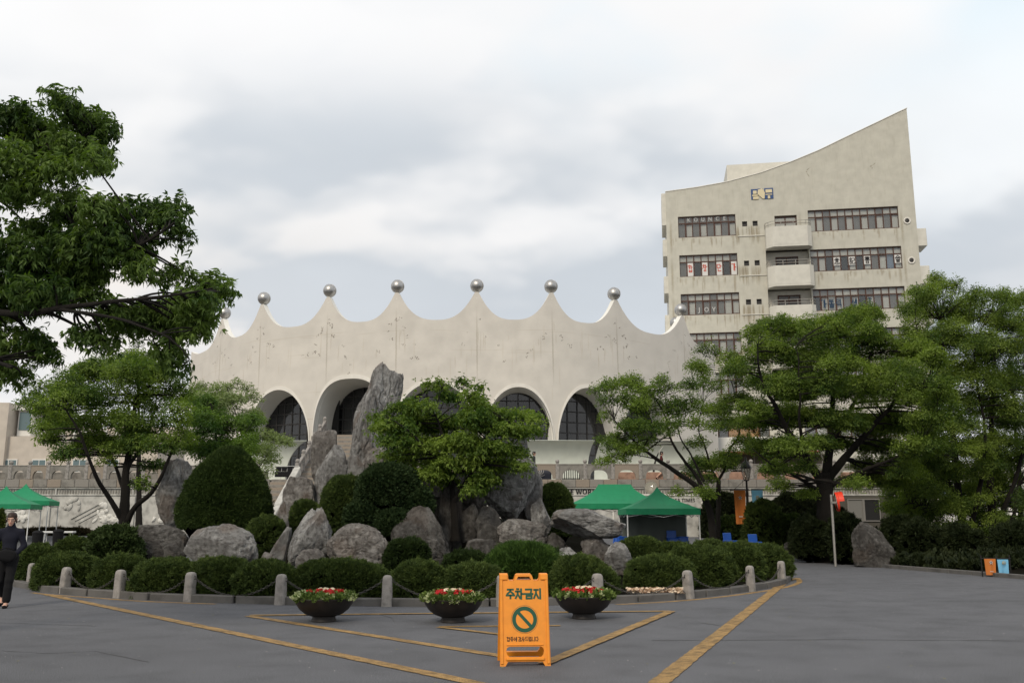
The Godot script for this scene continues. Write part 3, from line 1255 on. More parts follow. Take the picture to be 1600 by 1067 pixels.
# strokes of written signs in a unit square, y up; "o" entries are rings
const JAMO := {
	"g": [[0, 0.95, 0.95, 0.95, 0.85, 0.0]], "n": [[0.05, 1, 0.05, 0.05, 1, 0.05]], "d": [[1, 0.95, 0.05, 0.95, 0.05, 0.05, 1, 0.05]],
	"r": [[0, 0.97, 0.95, 0.97, 0.95, 0.52, 0.05, 0.52, 0.05, 0.03, 1, 0.03]], "m": [[0.05, 0.95, 0.95, 0.95, 0.95, 0.05, 0.05, 0.05, 0.05, 0.95]],
	"b": [[0.05, 1, 0.05, 0.05, 0.95, 0.05, 0.95, 1], [0.05, 0.55, 0.95, 0.55]], "s": [[0.5, 1, 0.45, 0.6, 0.0, 0.0], [0.48, 0.62, 1.0, 0.0]],
	"j": [[0.05, 0.95, 0.95, 0.95], [0.5, 0.95, 0.45, 0.55, 0.0, 0.0], [0.48, 0.58, 1.0, 0.0]],
	"c": [[0.3, 1.05, 0.7, 1.05], [0.02, 0.78, 0.98, 0.78], [0.5, 0.78, 0.45, 0.45, 0.0, 0.0], [0.48, 0.48, 1.0, 0.0]],
	"t": [[1, 0.95, 0.05, 0.95, 0.05, 0.05, 1, 0.05], [0.05, 0.5, 0.9, 0.5]], "o": [["o", 0.5, 0.5, 0.45]],
	"h": [[0.3, 1.05, 0.7, 1.05], [0.0, 0.8, 1.0, 0.8], ["o", 0.5, 0.32, 0.3]], "k": [[0, 0.95, 0.95, 0.95, 0.85, 0.0], [0.05, 0.5, 0.9, 0.5]],
	"A": [[0.3, 1.1, 0.3, -0.05], [0.3, 0.52, 0.95, 0.52]], "I": [[0.5, 1.1, 0.5, -0.05]], "E": [[0.85, 1.1, 0.85, -0.05], [0.5, 1.05, 0.5, 0.0], [0.1, 0.55, 0.5, 0.55]],
	"Y": [[0.75, 1.1, 0.75, -0.05], [0.2, 0.72, 0.75, 0.72], [0.2, 0.4, 0.75, 0.4]], "X": [[0.3, 1.05, 0.3, 0.0], [0.3, 0.55, 0.75, 0.55], [0.75, 1.1, 0.75, -0.05]],
	"U": [[0, 0.8, 1, 0.8], [0.5, 0.8, 0.5, 0.0]], "O": [[0, 0.2, 1, 0.2], [0.5, 0.2, 0.5, 0.95]], "W": [[0, 0.5, 1, 0.5]]}
const HANJA := {
	"hoe": [[0.5, 1.0, 0.0, 0.62], [0.5, 1.0, 1.0, 0.62], [0.3, 0.7, 0.7, 0.7], [0.15, 0.58, 0.85, 0.58, 0.85, 0.34, 0.15, 0.34, 0.15, 0.58], [0.5, 0.58, 0.5, 0.34], [0.25, 0.26, 0.75, 0.26, 0.75, 0.0, 0.25, 0.0, 0.25, 0.26], [0.25, 0.13, 0.75, 0.13]],
	"seo": [[0.2, 0.95, 0.8, 0.95, 0.8, 0.75], [0.0, 0.85, 1.0, 0.85], [0.2, 0.75, 0.8, 0.75], [0.15, 0.64, 0.85, 0.64], [0.0, 0.52, 1.0, 0.52], [0.5, 1.0, 0.5, 0.45], [0.25, 0.38, 0.75, 0.38, 0.75, 0.0, 0.25, 0.0, 0.25, 0.38], [0.25, 0.19, 0.75, 0.19]],
	"ui": [[0.5, 1.0, 0.5, 0.9], [0.2, 0.88, 0.8, 0.88], [0.35, 0.84, 0.4, 0.74], [0.65, 0.84, 0.6, 0.74], [0.05, 0.72, 0.95, 0.72], [0.28, 0.64, 0.72, 0.64, 0.72, 0.36, 0.28, 0.36, 0.28, 0.64], [0.28, 0.5, 0.72, 0.5], [0.2, 0.26, 0.35, 0.02, 0.72, 0.02, 0.8, 0.16], [0.05, 0.22, 0.1, 0.04], [0.5, 0.26, 0.55, 0.14], [0.88, 0.26, 0.98, 0.08]],
	"gi": [[0.15, 0.95, 0.35, 0.9], [0.0, 0.78, 0.45, 0.78], [0.08, 0.64, 0.38, 0.64], [0.08, 0.5, 0.38, 0.5], [0.08, 0.36, 0.38, 0.36, 0.38, 0.05, 0.08, 0.05, 0.08, 0.36], [0.52, 0.85, 0.95, 0.85, 0.95, 0.5, 0.55, 0.5, 0.55, 0.04, 1.0, 0.04, 1.0, 0.2]]}


func stroke(s: Shape, st: Array, o: Vector2, w: float, h: float, thick: float, z: float, tall: float) -> void:
	var step := z
	if st[0] is String:
		var r := Vector2(st[3] * w, st[3] * h)
		var c := o + Vector2(st[1] * w, st[2] * h)
		for k in 20:
			var a := TAU * k / 20.0
			var b := TAU * (k + 1) / 20.0
			var p := [Vector2(cos(a), sin(a)), Vector2(cos(b), sin(b))]
			var q := []
			for e in p:
				q.append(c + Vector2(e.x * (r.x + thick / 2 - thick * 0.5), e.y * (r.y + thick / 2 - thick * 0.5)))
				q.append(c + Vector2(e.x * (r.x - thick), e.y * (r.y - thick)))
			s.quad(Vector3(q[1].x, q[1].y, step + tall), Vector3(q[0].x, q[0].y, step + tall), Vector3(q[2].x, q[2].y, step + tall), Vector3(q[3].x, q[3].y, step + tall))
		return
	for k in range(0, st.size() - 2, 2):
		var a := o + Vector2(st[k] * w, st[k + 1] * h)
		var b := o + Vector2(st[k + 2] * w, st[k + 3] * h)
		var d := (b - a).normalized()
		a -= d * thick * 0.35
		b += d * thick * 0.35
		var m := (a + b) * 0.5
		s.box(Vector3(m.x, m.y, step + tall * 0.5 + 0.0004 * tall * k), Vector3(a.distance_to(b), thick, tall * (1.0 + 0.05 * (k / 2))), Basis(Vector3(0, 0, 1), d.angle()))


# one syllable: letters given as first, vowel and an optional last one
func syllable(s: Shape, spelt: String, o: Vector2, w: float, h: float, thick: float, z: float, tall: float) -> void:
	var v := spelt[1]
	var last := spelt.length() > 2
	var y0 := 0.42 if last else 0.0
	var i: Array
	var u: Array
	if v in ["U", "O", "W"]:
		i = [0.12, 0.66 if last else 0.5, 0.76, 0.34 if last else 0.5]
		u = [0.0, 0.38 if last else 0.02, 1.0, 0.24 if last else 0.42]
		if v == "W" and not last:
			u = [0.0, 0.0, 1.0, 0.3]
	else:
		i = [0.0, y0 + 0.04, 0.56, 0.94 - y0]
		u = [0.56, y0 + 0.02, 0.44, 0.92 - y0]
	for st in JAMO[spelt[0]]:
		stroke(s, st, o + Vector2(i[0] * w, i[1] * h), i[2] * w, i[3] * h, thick, z, tall)
	for st in JAMO[v]:
		stroke(s, st, o + Vector2(u[0] * w, u[1] * h), u[2] * w, u[3] * h, thick, z + 0.1 * tall, tall)
	if last:
		for st in JAMO[spelt[2]]:
			stroke(s, st, o + Vector2(0.18 * w, 0.0), 0.7 * w, (0.30 if v in ["U", "O", "W"] else 0.33) * h, thick, z + 0.2 * tall, tall)


func korean(line: String, x: float, y: float, w: float, h: float, gap: float, thick: float, z: float, tall: float) -> Shape:
	var s := Shape.new()
	for word in line.split(" "):
		if word == "_":
			x += gap * 2.5
			continue
		syllable(s, word, Vector2(x, y), w, h, thick, z, tall)
		x += w + gap
	return s


# wall of the x-y plane with rectangular openings; top gives the upper edge
func pierced(s: Shape, x0: float, x1: float, y0: float, holes: Array, top: Callable, z: float) -> void:
	var xs := [x0, x1]
	var ys := [y0]
	for h in holes:
		xs.append_array([h.position.x, h.end.x])
		ys.append_array([h.position.y, h.end.y])
	for k in 40:
		xs.append(lerpf(x0, x1, k / 40.0))
	xs.sort()
	ys.sort()
	var yt: float = ys[-1]
	for a in xs.size() - 1:
		if xs[a + 1] - xs[a] < 1e-4:
			continue
		for b in ys.size() - 1:
			if ys[b + 1] - ys[b] < 1e-4:
				continue
			var m := Vector2((xs[a] + xs[a + 1]) / 2, (ys[b] + ys[b + 1]) / 2)
			if holes.any(func(h): return h.has_point(m)):
				continue
			s.quad(Vector3(xs[a], ys[b], z), Vector3(xs[a + 1], ys[b], z), Vector3(xs[a + 1], ys[b + 1], z), Vector3(xs[a], ys[b + 1], z))
		s.quad(Vector3(xs[a], yt, z), Vector3(xs[a + 1], yt, z), Vector3(xs[a + 1], top.call(xs[a + 1]), z), Vector3(xs[a], top.call(xs[a]), z))


func reveal(s: Shape, h: Rect2, z: float, d: float) -> void:
	var a := h.position
	var b := h.end
	s.quad(Vector3(a.x, a.y, z), Vector3(b.x, a.y, z), Vector3(b.x, a.y, z - d), Vector3(a.x, a.y, z - d))
	s.quad(Vector3(a.x, b.y, z - d), Vector3(b.x, b.y, z - d), Vector3(b.x, b.y, z), Vector3(a.x, b.y, z))
	s.quad(Vector3(a.x, a.y, z - d), Vector3(a.x, b.y, z - d), Vector3(a.x, b.y, z), Vector3(a.x, a.y, z))
	s.quad(Vector3(b.x, a.y, z), Vector3(b.x, b.y, z), Vector3(b.x, b.y, z - d), Vector3(b.x, a.y, z - d))


# a ribbon window: frame > panes and curtains; tones gives one letter for each lower pane (c pale curtain, g grey, d dark, b blue, o orange)
func ribbon(o: Node3D, h: Rect2, cols: int, tones: String, up_tone := "c") -> MeshInstance3D:
	var f := Shape.new()
	var z := -0.20
	var x0 := h.position.x
	var y0 := h.position.y
	var w := h.size.x
	var t := h.size.y
	var sill := t * 0.68
	for k in cols + 1:
		f.cbox(Vector3(x0 + w * k / cols, y0 + t / 2, z), Vector3(0.085, t, 0.09), 0.01)
	for yy in [0.04, sill, t - 0.05]:
		f.box(Vector3(x0 + w / 2, y0 + yy, z + 0.004), Vector3(w, 0.085, 0.085))
	# sliding sashes have an inner frame in every second bay
	for k in cols:
		if k % 2 == 1:
			f.box(Vector3(x0 + w * (k + 0.5) / cols, y0 + sill - 0.09, z - 0.03), Vector3(w / cols, 0.06, 0.04))
			f.box(Vector3(x0 + w * (k + 0.5) / cols, y0 + 0.10, z - 0.03), Vector3(w / cols, 0.06, 0.04))
			f.box(Vector3(x0 + w * k / cols + 0.08, y0 + sill / 2, z - 0.03), Vector3(0.06, sill, 0.04))
	var fr := put("window", f.mesh(), M.brown_frame, o)
	var low := BoxMesh.new()
	low.size = Vector3(w / cols - 0.086, sill - 0.13, 0.012)
	var high := BoxMesh.new()
	high.size = Vector3(w / cols - 0.086, t - sill - 0.13, 0.012)
	for k in cols:
		var c := x0 + w * (k + 0.5) / cols
		var a := put("pane", low, M.window_glass, fr, Vector3(c, y0 + sill / 2, z - 0.025))
		a.rotation.y = rng.randf_range(-0.012, 0.012)
		put("pane", high, M.window_glass, fr, Vector3(c, y0 + (t + sill) / 2, z - 0.02))
		var tone := tones[k % tones.length()]
		var m = {"c": M.curtain_pale, "g": M.curtain_grey, "b": M.curtain_blue, "o": M.curtain_orange}.get(tone)
		if m != null:
			var s := Shape.new()
			for q in 5:
				s.box(Vector3(c + (q - 2) * w / cols / 5.0, y0 + sill / 2, z - 0.16 - 0.02 * (q % 2)), Vector3(w / cols / 5.0, sill, 0.02))
			put("curtain", s.mesh(), m, fr)
		var m2 = {"c": M.curtain_pale, "g": M.curtain_grey}.get(up_tone[k % up_tone.length()])
		if m2 != null:
			var s := Shape.new()
			s.box(Vector3(c, y0 + (t + sill) / 2, z - 0.15), Vector3(w / cols, t - sill, 0.02))
			put("blind", s.mesh(), m2, fr)
	return fr


func gable(x: float) -> float:
	var p := [[-0.2, 32.3], [2.9, 32.58], [5.7, 32.95], [8.96, 33.7], [11.74, 34.6], [14.28, 35.57], [16.65, 36.65], [19.58, 37.95], [22.36, 39.2]]
	for k in p.size() - 1:
		if x <= p[k + 1][0]:
			return lerpf(p[k][1], p[k + 1][1], clampf((x - p[k][0]) / (p[k + 1][0] - p[k][0]), 0, 1))
	return 39.2


func school_texture() -> ImageTexture:
	# 24 m by 40 m of wall: stains that ran down from sills and slab edges
	var w := 768
	var h := 1280
	var im := Image.create(w, h, false, Image.FORMAT_RGB8)
	im.fill(Color(0.88, 0.873, 0.855))
	var r := RandomNumberGenerator.new()
	r.seed = 5
	var px := 32.0
	for q in 2600:
		var p := Vector2(r.randf_range(0, w), r.randf_range(0, h))
		streak(im, p, p + Vector2(0, r.randf_range(8, 40)), 1.4, Color(0.845, 0.835, 0.81), r)
	for row in [27.7, 23.9, 20.2, 16.5]:
		for side in [[1.1, 6.4], [12.9, 20.9]]:
			for q in 26:
				var x: float = r.randf_range(side[0] - 0.3, side[1] + 0.3)
				if r.randf() < 0.3:
					x = side[0] + (side[1] - side[0]) * roundf(r.randf() * 6.0) / 6.0
				var len := r.randf() * r.randf() * 1.9 + 0.15
				streak(im, Vector2(x * px, (40.0 - row) * px), Vector2(x * px, (40.0 - row + len) * px), r.randf_range(1, 4), Color(0.64, 0.59, 0.53).lerp(Color(0.76, 0.73, 0.68), r.randf()), r)
		for q in 26:
			var x := r.randf_range(6.7, 9.0)
			streak(im, Vector2(x * px, (40.0 - row - 0.9) * px), Vector2(x * px, (40.0 - row + r.randf() * 1.2) * px), 2.0, Color(0.66, 0.62, 0.56), r)
		for x in [0.9, 6.6, 12.7, 21.1, 21.6]:
			streak(im, Vector2(x * px, (40.0 - row - 2.0) * px), Vector2(x * px, (40.0 - row + 1.8) * px), 4.0, Color(0.68, 0.64, 0.58), r)
	for q in 4:
		var p := Vector2(r.randf_range(0, w), r.randf_range(100, 400))
		for t in 4:
			var e := p + Vector2(r.randf_range(-10, 10), r.randf_range(2, 14))
			streak(im, p, e, 1.0, Color(0.5, 0.46, 0.4), r)
			p = e
	return ImageTexture.create_from_image(im)


func school() -> void:
	var o := thing("school_block", "tall beige school block with ribbon windows and a roof sweeping up to the right", "building", Vector3(14.6, 0, -84), -deg_to_rad(9))
	var face := mat("school_face", 0.70, 0.69, 0.62, 0.88, {"detail": (M.school as StandardMaterial3D).albedo_texture, "dscale": 0.2})
	face.albedo_texture = school_texture()
	var rows := [[27.7, 29.78], [23.9, 26.0], [20.22, 22.26], [16.5, 18.54], [12.75, 14.8]]
	var holes := []
	for r in rows:
		holes.append(Rect2(1.1, r[0], 5.3, r[1] - r[0]))
		holes.append(Rect2(12.93, r[0], 7.95, r[1] - r[0]))
		holes.append(Rect2(6.98, r[0] + 0.82, 0.46, 0.5))
		holes.append(Rect2(7.93, r[0] + 0.82, 0.46, 0.5))
	holes.append(Rect2(9.93, 27.3, 2.0, 2.1))
	for y in [23.3, 19.6, 15.9, 12.1]:
		holes.append(Rect2(8.98, y, 3.85, 2.95))
	holes.append(Rect2(1.3, 8.8, 7.2, 1.8))
	holes.append(Rect2(11.5, 8.8, 8.0, 1.8))
	var s := Shape.new()
	pierced(s, 0.0, 22.36, 0.0, holes, gable, 0.0)
	for h in holes:
		reveal(s, h, 0.0, 0.75 if h.size.x > 3.8 and h.size.x < 3.9 else 0.3)
	for p in s.v:
		s.uv.append(Vector2((p.x + 0.5) / 24.0, (40.0 - p.y) / 40.0))
	put("front_wall", s.mesh(), face, o)
	# sides, back and roof
	s = Shape.new()
	s.quad(Vector3(22.36, 0, 0), Vector3(22.36, 0, -13), Vector3(22.36, 39.2, -13), Vector3(22.36, 39.2, 0))
	s.quad(Vector3(0, 0, -13), Vector3(0, 0, 0), Vector3(0, 32.3, 0), Vector3(0, 32.3, -13))
	for k in 30:
		var a := 22.36 * k / 30.0
		var b := 22.36 * (k + 1) / 30.0
		s.quad(Vector3(a, gable(a), 0), Vector3(b, gable(b), 0), Vector3(b, gable(b), -13), Vector3(a, gable(a), -13))
		s.quad(Vector3(b, 0, -13), Vector3(a, 0, -13), Vector3(a, gable(a), -13), Vector3(b, gable(b), -13))
	put("side_walls", s.mesh(), M.school, o)
	# thin metal flashing along the sweeping roof edge
	s = Shape.new()
	var pts := []
	var rad := []
	for k in 31:
		var a := 22.4 * k / 30.0
		pts.append(Vector3(a, gable(a) + 0.02, 0.02))
		rad.append(0.05)
	s.tube(pts, rad, 5)
	put("roof_flashing", s.mesh(), M.white_trim, o)
	s = Shape.new()
	s.box(Vector3(11.0, 34.95, -7.0), Vector3(9.7, 2.5, 6.0))
	put("penthouse", s.mesh(), M.school, o)
	# slab ends that stand out on both sides
	for y in [29.05, 26.0, 22.4, 18.7]:
		s = Shape.new()
		s.cbox(Vector3(-0.14, y + (1.6 if y > 29.0 else 0.85), -2.2), Vector3(0.5, 3.2 if y > 29.0 else 1.65, 4.0), 0.03)
		put("slab_end", s.mesh(), M.school, o)
	for y in [25.95, 22.45, 18.75, 15.0]:
		s = Shape.new()
		s.cbox(Vector3(22.75, y + 0.82, -1.2), Vector3(0.84, 1.65, 2.2), 0.03)
		put("slab_end", s.mesh(), M.school, o)
	var tl := ["gcgcgcgc", "gcdcgcdc", "gcggggcc", "gcgcgcgc", "cgcgccgc"]
	var tr := ["ccgcgcgcgcgc", "gcdcdcdcgcbc", "dcccgcdcgcgc", "gcgcgbgcgcgc", "gcgcgcggcgcc"]
	var lw := []
	var rw := []
	for k in rows.size():
		lw.append(ribbon(o, holes[k * 4], 8, tl[k], "gggggggg" if k == 0 else ("cccccccg" if k != 2 else "gcccgccc")))
		rw.append(ribbon(o, holes[k * 4 + 1], 12, tr[k], "ccgccccccgcc" if k != 2 else "gggcccggcccc"))
		for q in [2, 3]:
			var h: Rect2 = holes[k * 4 + q]
			s = Shape.new()
			var c := h.get_center()
			s.box(Vector3(c.x, c.y, -0.22), Vector3(0.46, 0.5, 0.02))
			for e in [-0.2, 0.2]:
				s.box(Vector3(c.x + e, c.y, -0.18), Vector3(0.05, 0.5, 0.05))
				s.box(Vector3(c.x, c.y + e * 1.1, -0.183), Vector3(0.46, 0.05, 0.05))
			put("small_window", s.mesh(), M.black_frame, o)
		s = Shape.new()
		s.cbox(Vector3(7.75, rows[k][0] - 0.12, 0.02), Vector3(2.4, 0.09, 0.12), 0.015)
		put("ledge", s.mesh(), M.brown_frame if k == 9 else M.school, o)
	# rooms behind the glass
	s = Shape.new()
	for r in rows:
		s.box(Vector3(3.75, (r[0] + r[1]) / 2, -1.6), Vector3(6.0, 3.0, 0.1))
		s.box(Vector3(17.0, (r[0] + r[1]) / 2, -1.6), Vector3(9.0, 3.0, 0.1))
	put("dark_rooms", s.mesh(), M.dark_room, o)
	window_signs(o, lw, rw)
	balconies(o)
	for v in [[21.57, 28.32], [21.66, 24.59]]:
		s = Shape.new()
		s.lathe([Vector2(0.30, -0.02), Vector2(0.33, 0.06), Vector2(0.29, 0.10), Vector2(0.20, 0.07), Vector2(0.19, -0.05)], 20)
		var g := put("vent", s.mesh(), M.white_trim, o, Vector3(v[0], v[1], 0.0))
		g.rotation.x = PI / 2
		s = Shape.new()
		s.lathe([Vector2(0.2, 0.0), Vector2(0.12, 0.03), Vector2(0.0, 0.035)], 16)
		put("vent_grille", s.mesh(), M.black_frame, g)
	emblem(o)
	# ground floors behind the trees
	ribbon(o, Rect2(1.3, 8.8, 7.2, 1.8), 8, "cgcgooog", "gggggggg")
	ribbon(o, Rect2(11.5, 8.8, 8.0, 1.8), 8, "gcgcgggc", "gggggggg")
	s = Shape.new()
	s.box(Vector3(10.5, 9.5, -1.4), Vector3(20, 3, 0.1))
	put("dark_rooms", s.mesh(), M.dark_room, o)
	s = Shape.new()
	s.cbox(Vector3(6.4, 8.1, 1.2), Vector3(11.6, 1.25, 2.5), 0.04)
	put("entrance_canopy", s.mesh(), M.cream, o)
	s = Shape.new()
	s.cbox(Vector3(6.4, 7.42, 1.2), Vector3(11.7, 0.10, 2.62), 0.02)
	put("canopy_edge", s.mesh(), mat("red_edge", 0.25, 0.07, 0.045, 0.7), o)
	s = Shape.new()
	s.box(Vector3(7.0, 5.7, 0.12), Vector3(12.4, 3.3, 0.06))
	put("shopfront_glass", s.mesh(), M.curtain_brown, o)
	for k in 9:
		s = Shape.new()
		s.box(Vector3(1.2 + 1.45 * k, 5.7, 0.22), Vector3(0.12, 3.3, 0.14))
		put("shopfront_post", s.mesh(), M.stone_wall, o)


func window_signs(o: Node3D, lw: Array, rw: Array) -> void:
	var s: Shape
	var step := 5.3 / 8
	# pale letters in the upper panes of the top left window
	for k in 6:
		var t := lettering("KOUNCE"[k], 0.36, 0.01)
		put("letter", t, M.paper, lw[0], Vector3(1.1 + step * (k + 1.5), 29.45, -0.17))
	# red letters on paper sheets in the second window
	var words := ["hAb", "cAng", "dAn", "gA"]
	words[1] = "cAo"
	for k in 4:
		var x := 1.1 + step * (k * 2 + 1) + 0.06
		s = Shape.new()
		s.box(Vector3(x + 0.27, 24.62, -0.19), Vector3(0.50, 1.3, 0.01))
		var p := put("paper_sheet", s.mesh(), M.paper, lw[1])
		s = Shape.new()
		syllable(s, words[k], Vector2(x + 0.06, 24.38), 0.40, 0.66, 0.062, -0.175, 0.01)
		put("letter", s.mesh(), M.red_ink, p)
	for k in 3:
		put("letter", lettering("JOY"[k], 0.42, 0.01), M.paper, lw[2], Vector3(1.1 + step * (k + 2.5), 20.75, -0.17))
	# brush-written signs in the right windows
	step = 7.95 / 12
	var spots := [[3, "ui"], [5, "gi"], [7, "seo"], [11, "hoe"]]
	for q in spots:
		var x: float = 12.93 + step * (q[0] as int) + 0.05
		s = Shape.new()
		s.box(Vector3(x + 0.28, 24.85, -0.19), Vector3(0.56, 0.78, 0.01))
		var p := put("paper_sheet", s.mesh(), M.paper, rw[1])
		s = Shape.new()
		for st in HANJA[q[1]]:
			stroke(s, st, Vector2(x + 0.06, 24.55), 0.46, 0.62, 0.055, -0.178, 0.01)
		put("letter", s.mesh(), M.black_ink, p)
	var blue := [[1, "gA"], [2, "tOr"], [3, "rIg"], [5, "sXo"], [7, "hOI"]]
	blue[4][1] = "hO"
	for q in blue:
		var x: float = 12.93 + step * (q[0] as int) + 0.06
		s = Shape.new()
		syllable(s, q[1], Vector2(x, 20.55), 0.46, 0.74, 0.075, -0.17, 0.01)
		put("letter", s.mesh(), M.blue_ink, rw[2])


func balconies(o: Node3D) -> void:
	for k in 4:
		var y: float = [26.25, 22.55, 18.85, 15.1][k]
		var s := Shape.new()
		var poly := PackedVector2Array([Vector2(8.98, 0.06), Vector2(8.98, 0.75), Vector2(9.5, 1.3), Vector2(12.6, 1.3), Vector2(13.0, 0.9), Vector2(13.0, 0.06)])
		# parapet: floor slab plus upright sheets
		var sl := Shape.new()
		sl.slab(poly, -0.18, 0.0)
		var up := Transform3D(Basis(Vector3(1, 0, 0), Vector3(0, 0, 1), Vector3(0, 1, 0)), Vector3(0, y, 0))
		for q in sl.v.size():
			sl.v[q] = Vector3(sl.v[q].x, y + sl.v[q].z + 0.0, sl.v[q].y)
		var n2 := Shape.new()
		for q in range(0, sl.i.size(), 3):
			n2.tri(sl.v[sl.i[q]], sl.v[sl.i[q + 1]], sl.v[sl.i[q + 2]])
		var b := put("balcony", n2.mesh(), M.school, o)
		s = Shape.new()
		for q in poly.size() - 1:
			var a := poly[q]
			var c := poly[q + 1]
			var d := (c - a).normalized()
			var m := (a + c) / 2 - Vector2(-d.y, d.x) * 0.07
			s.box(Vector3(m.x, y + 0.86, m.y), Vector3(a.distance_to(c) + 0.0, 1.76, 0.14), Basis(Vector3.UP, -d.angle()))
		put("parapet", s.mesh(), M.school, b)
		s = Shape.new()
		for h in [1.98, 2.24]:
			for q in poly.size() - 1:
				s.rod(Vector3(poly[q].x, y + h, poly[q].y - 0.07), Vector3(poly[q + 1].x, y + h, poly[q + 1].y - 0.07), 0.028, 5)
		for x in [9.2, 10.3, 11.4, 12.5]:
			s.rod(Vector3(x, y + 1.7, 1.2 if x > 9.4 else 0.9), Vector3(x, y + 2.24, 1.2 if x > 9.4 else 0.9), 0.03, 5)
		put("railing", s.mesh(), M.rail_steel, b)
		# door behind
		var back := -0.3 if k == 0 else -0.74
		s = Shape.new()
		s.box(Vector3(10.9, y + 1.75, back), Vector3(3.9, 3.6, 0.02))
		if k > 0:
			put("recess_wall", s.mesh(), M.school, o)
		var top: float = [29.36, 25.6, 21.95, 18.2][k]
		s = Shape.new()
		for x in [9.95, 10.9, 11.88]:
			s.box(Vector3(x, (y + top) / 2, back + 0.06), Vector3(0.1, top - y, 0.08))
		for yy in [top - 0.05, top - 0.55]:
			s.box(Vector3(10.92, yy, back + 0.064), Vector3(2.0, 0.1, 0.08))
		var d2 := put("door", s.mesh(), M.brown_frame, o)
		s = Shape.new()
		s.box(Vector3(10.9, (y + top) / 2, back + 0.03), Vector3(1.95, top - y, 0.012))
		put("door_glass", s.mesh(), M.hall_glass if k > 0 else M.window_glass, d2)
		s = Shape.new()
		s.box(Vector3(10.9, (y + top) / 2, back - 0.0 + 0.012), Vector3(1.97, top - y, 0.008))
		put("door_dark", s.mesh(), M.dark_room if k > 0 else M.curtain_pale, d2)


# weathered emblem: blue plates with cream letter shapes
func emblem(o: Node3D) -> void:
	var s := Shape.new()
	for q in [[0, 0.52, 0.62, 0.5], [0, 0.0, 0.16, 0.5], [1.22, 0.0, 0.8, 1.06], [0.62, 0.7, 0.5, 0.34]]:
		s.cbox(Vector3(7.92 + q[0] + q[2] / 2.0, 31.08 + q[1] + q[3] / 2.0, 0.03), Vector3(q[2], q[3], 0.06), 0.01)
	var e := put("emblem", s.mesh(), mat("emblem_blue", 0.035, 0.075, 0.19, 0.6), o)
	s = Shape.new()
	var z := 0.07
	for q in [[0.16, 0.0, 0.52, 0.26], [0.1, 0.3, 0.5, 0.16], [0.18, 0.52, 0.34, 0.34], [1.32, 0.58, 0.6, 0.34], [1.3, 0.36, 0.62, 0.1], [1.5, 0.0, 0.22, 0.3]]:
		s.cbox(Vector3(7.92 + q[0] + q[2] / 2.0, 31.08 + q[1] + q[3] / 2.0, z), Vector3(q[2], q[3], 0.05), 0.02)
		z += 0.003
	s.slab(PackedVector2Array([Vector2(8.55, 32.0), Vector2(8.95, 32.12), Vector2(9.18, 31.7), Vector2(9.12, 31.1), Vector2(8.95, 31.12), Vector2(8.5, 31.6)]), 0.05, 0.11)
	put("emblem_letters", s.mesh(), mat("emblem_cream", 0.62, 0.54, 0.36, 0.8), e)


func far_buildings() -> void:
	var o := thing("stone_building", "pinkish stone building with stepped roofs beyond the left terrace", "building", Vector3(0, 0, -92))
	var s := Shape.new()
	s.box(Vector3(-46.0, 4.9, -6), Vector3(22.0, 9.8, 12))
	s.box(Vector3(-38.0, 10.4, -8), Vector3(8.0, 1.5, 8))
	s.box(Vector3(-47.6, 10.6, -7), Vector3(5.0, 2.0, 8))
	put("wall", s.mesh(), M.far_stone, o)
	s = Shape.new()
	s.box(Vector3(-54.4, 6.5, -4), Vector3(9.0, 13.2, 9))
	put("tower", s.mesh(), M.far_stone, o)
	s = Shape.new()
	s.cbox(Vector3(-48.6, 12.6, -2), Vector3(2.4, 0.3, 3), 0.05)
	s.box(Vector3(-48.9, 11.2, -2.4), Vector3(1.4, 2.6, 3))
	put("corner_bay", s.mesh(), M.far_white, o)
	s = Shape.new()
	s.box(Vector3(-48.9, 11.4, -0.86), Vector3(1.1, 1.8, 0.06))
	put("bay_window", s.mesh(), mat("far_glass", 0.12, 0.17, 0.18, 0.15), o)
	for k in 12:
		s = Shape.new()
		s.box(Vector3(-46.5 + 1.05 * k, 9.9 + (0.25 if k % 4 < 2 else 0.0), 0.12), Vector3(0.2, 1.9 if k % 4 < 2 else 1.0, 0.2))
		put("roof_pillar", s.mesh(), M.far_white, o)
	s = Shape.new()
	s.box(Vector3(-41.0, 9.9, 0.1), Vector3(12.0, 0.10, 0.1))
	s.box(Vector3(-41.0, 9.3, 0.1), Vector3(12.0, 0.10, 0.1))
	put("roof_rail", s.mesh(), M.rail_steel, o)
	for q in [[-49.6, 6.9, 1.7, 1.3], [-46.6, 6.9, 1.4, 1.3], [-42.6, 6.9, 1.4, 1.3], [-39.4, 6.9, 1.4, 1.3]]:
		s = Shape.new()
		s.box(Vector3(q[0], q[1], 0.05), Vector3(q[2], q[3], 0.12))
		var w := put("window", s.mesh(), M.far_white, o)
		s = Shape.new()
		for e in [-1, 1]:
			s.box(Vector3(q[0] + e * q[2] * 0.235, q[1], 0.10), Vector3(q[2] * 0.42, q[3] - 0.2, 0.05))
		put("pane", s.mesh(), M.far_glass, w)
	# pale building seen through the trees on the right
	o = thing("pale_building", "pale building glimpsed through the trees at the far right", "building", Vector3(52, 0, -100))
	s = Shape.new()
	s.box(Vector3(0, 3.5, 0), Vector3(34, 8, 8))
	put("wall", s.mesh(), M.far_white, o)
	for k in 9:
		s = Shape.new()
		s.box(Vector3(-15 + 3.6 * k, 4.2, 4.02), Vector3(1.6, 1.6, 0.08))
		put("window", s.mesh(), M.far_glass, o)


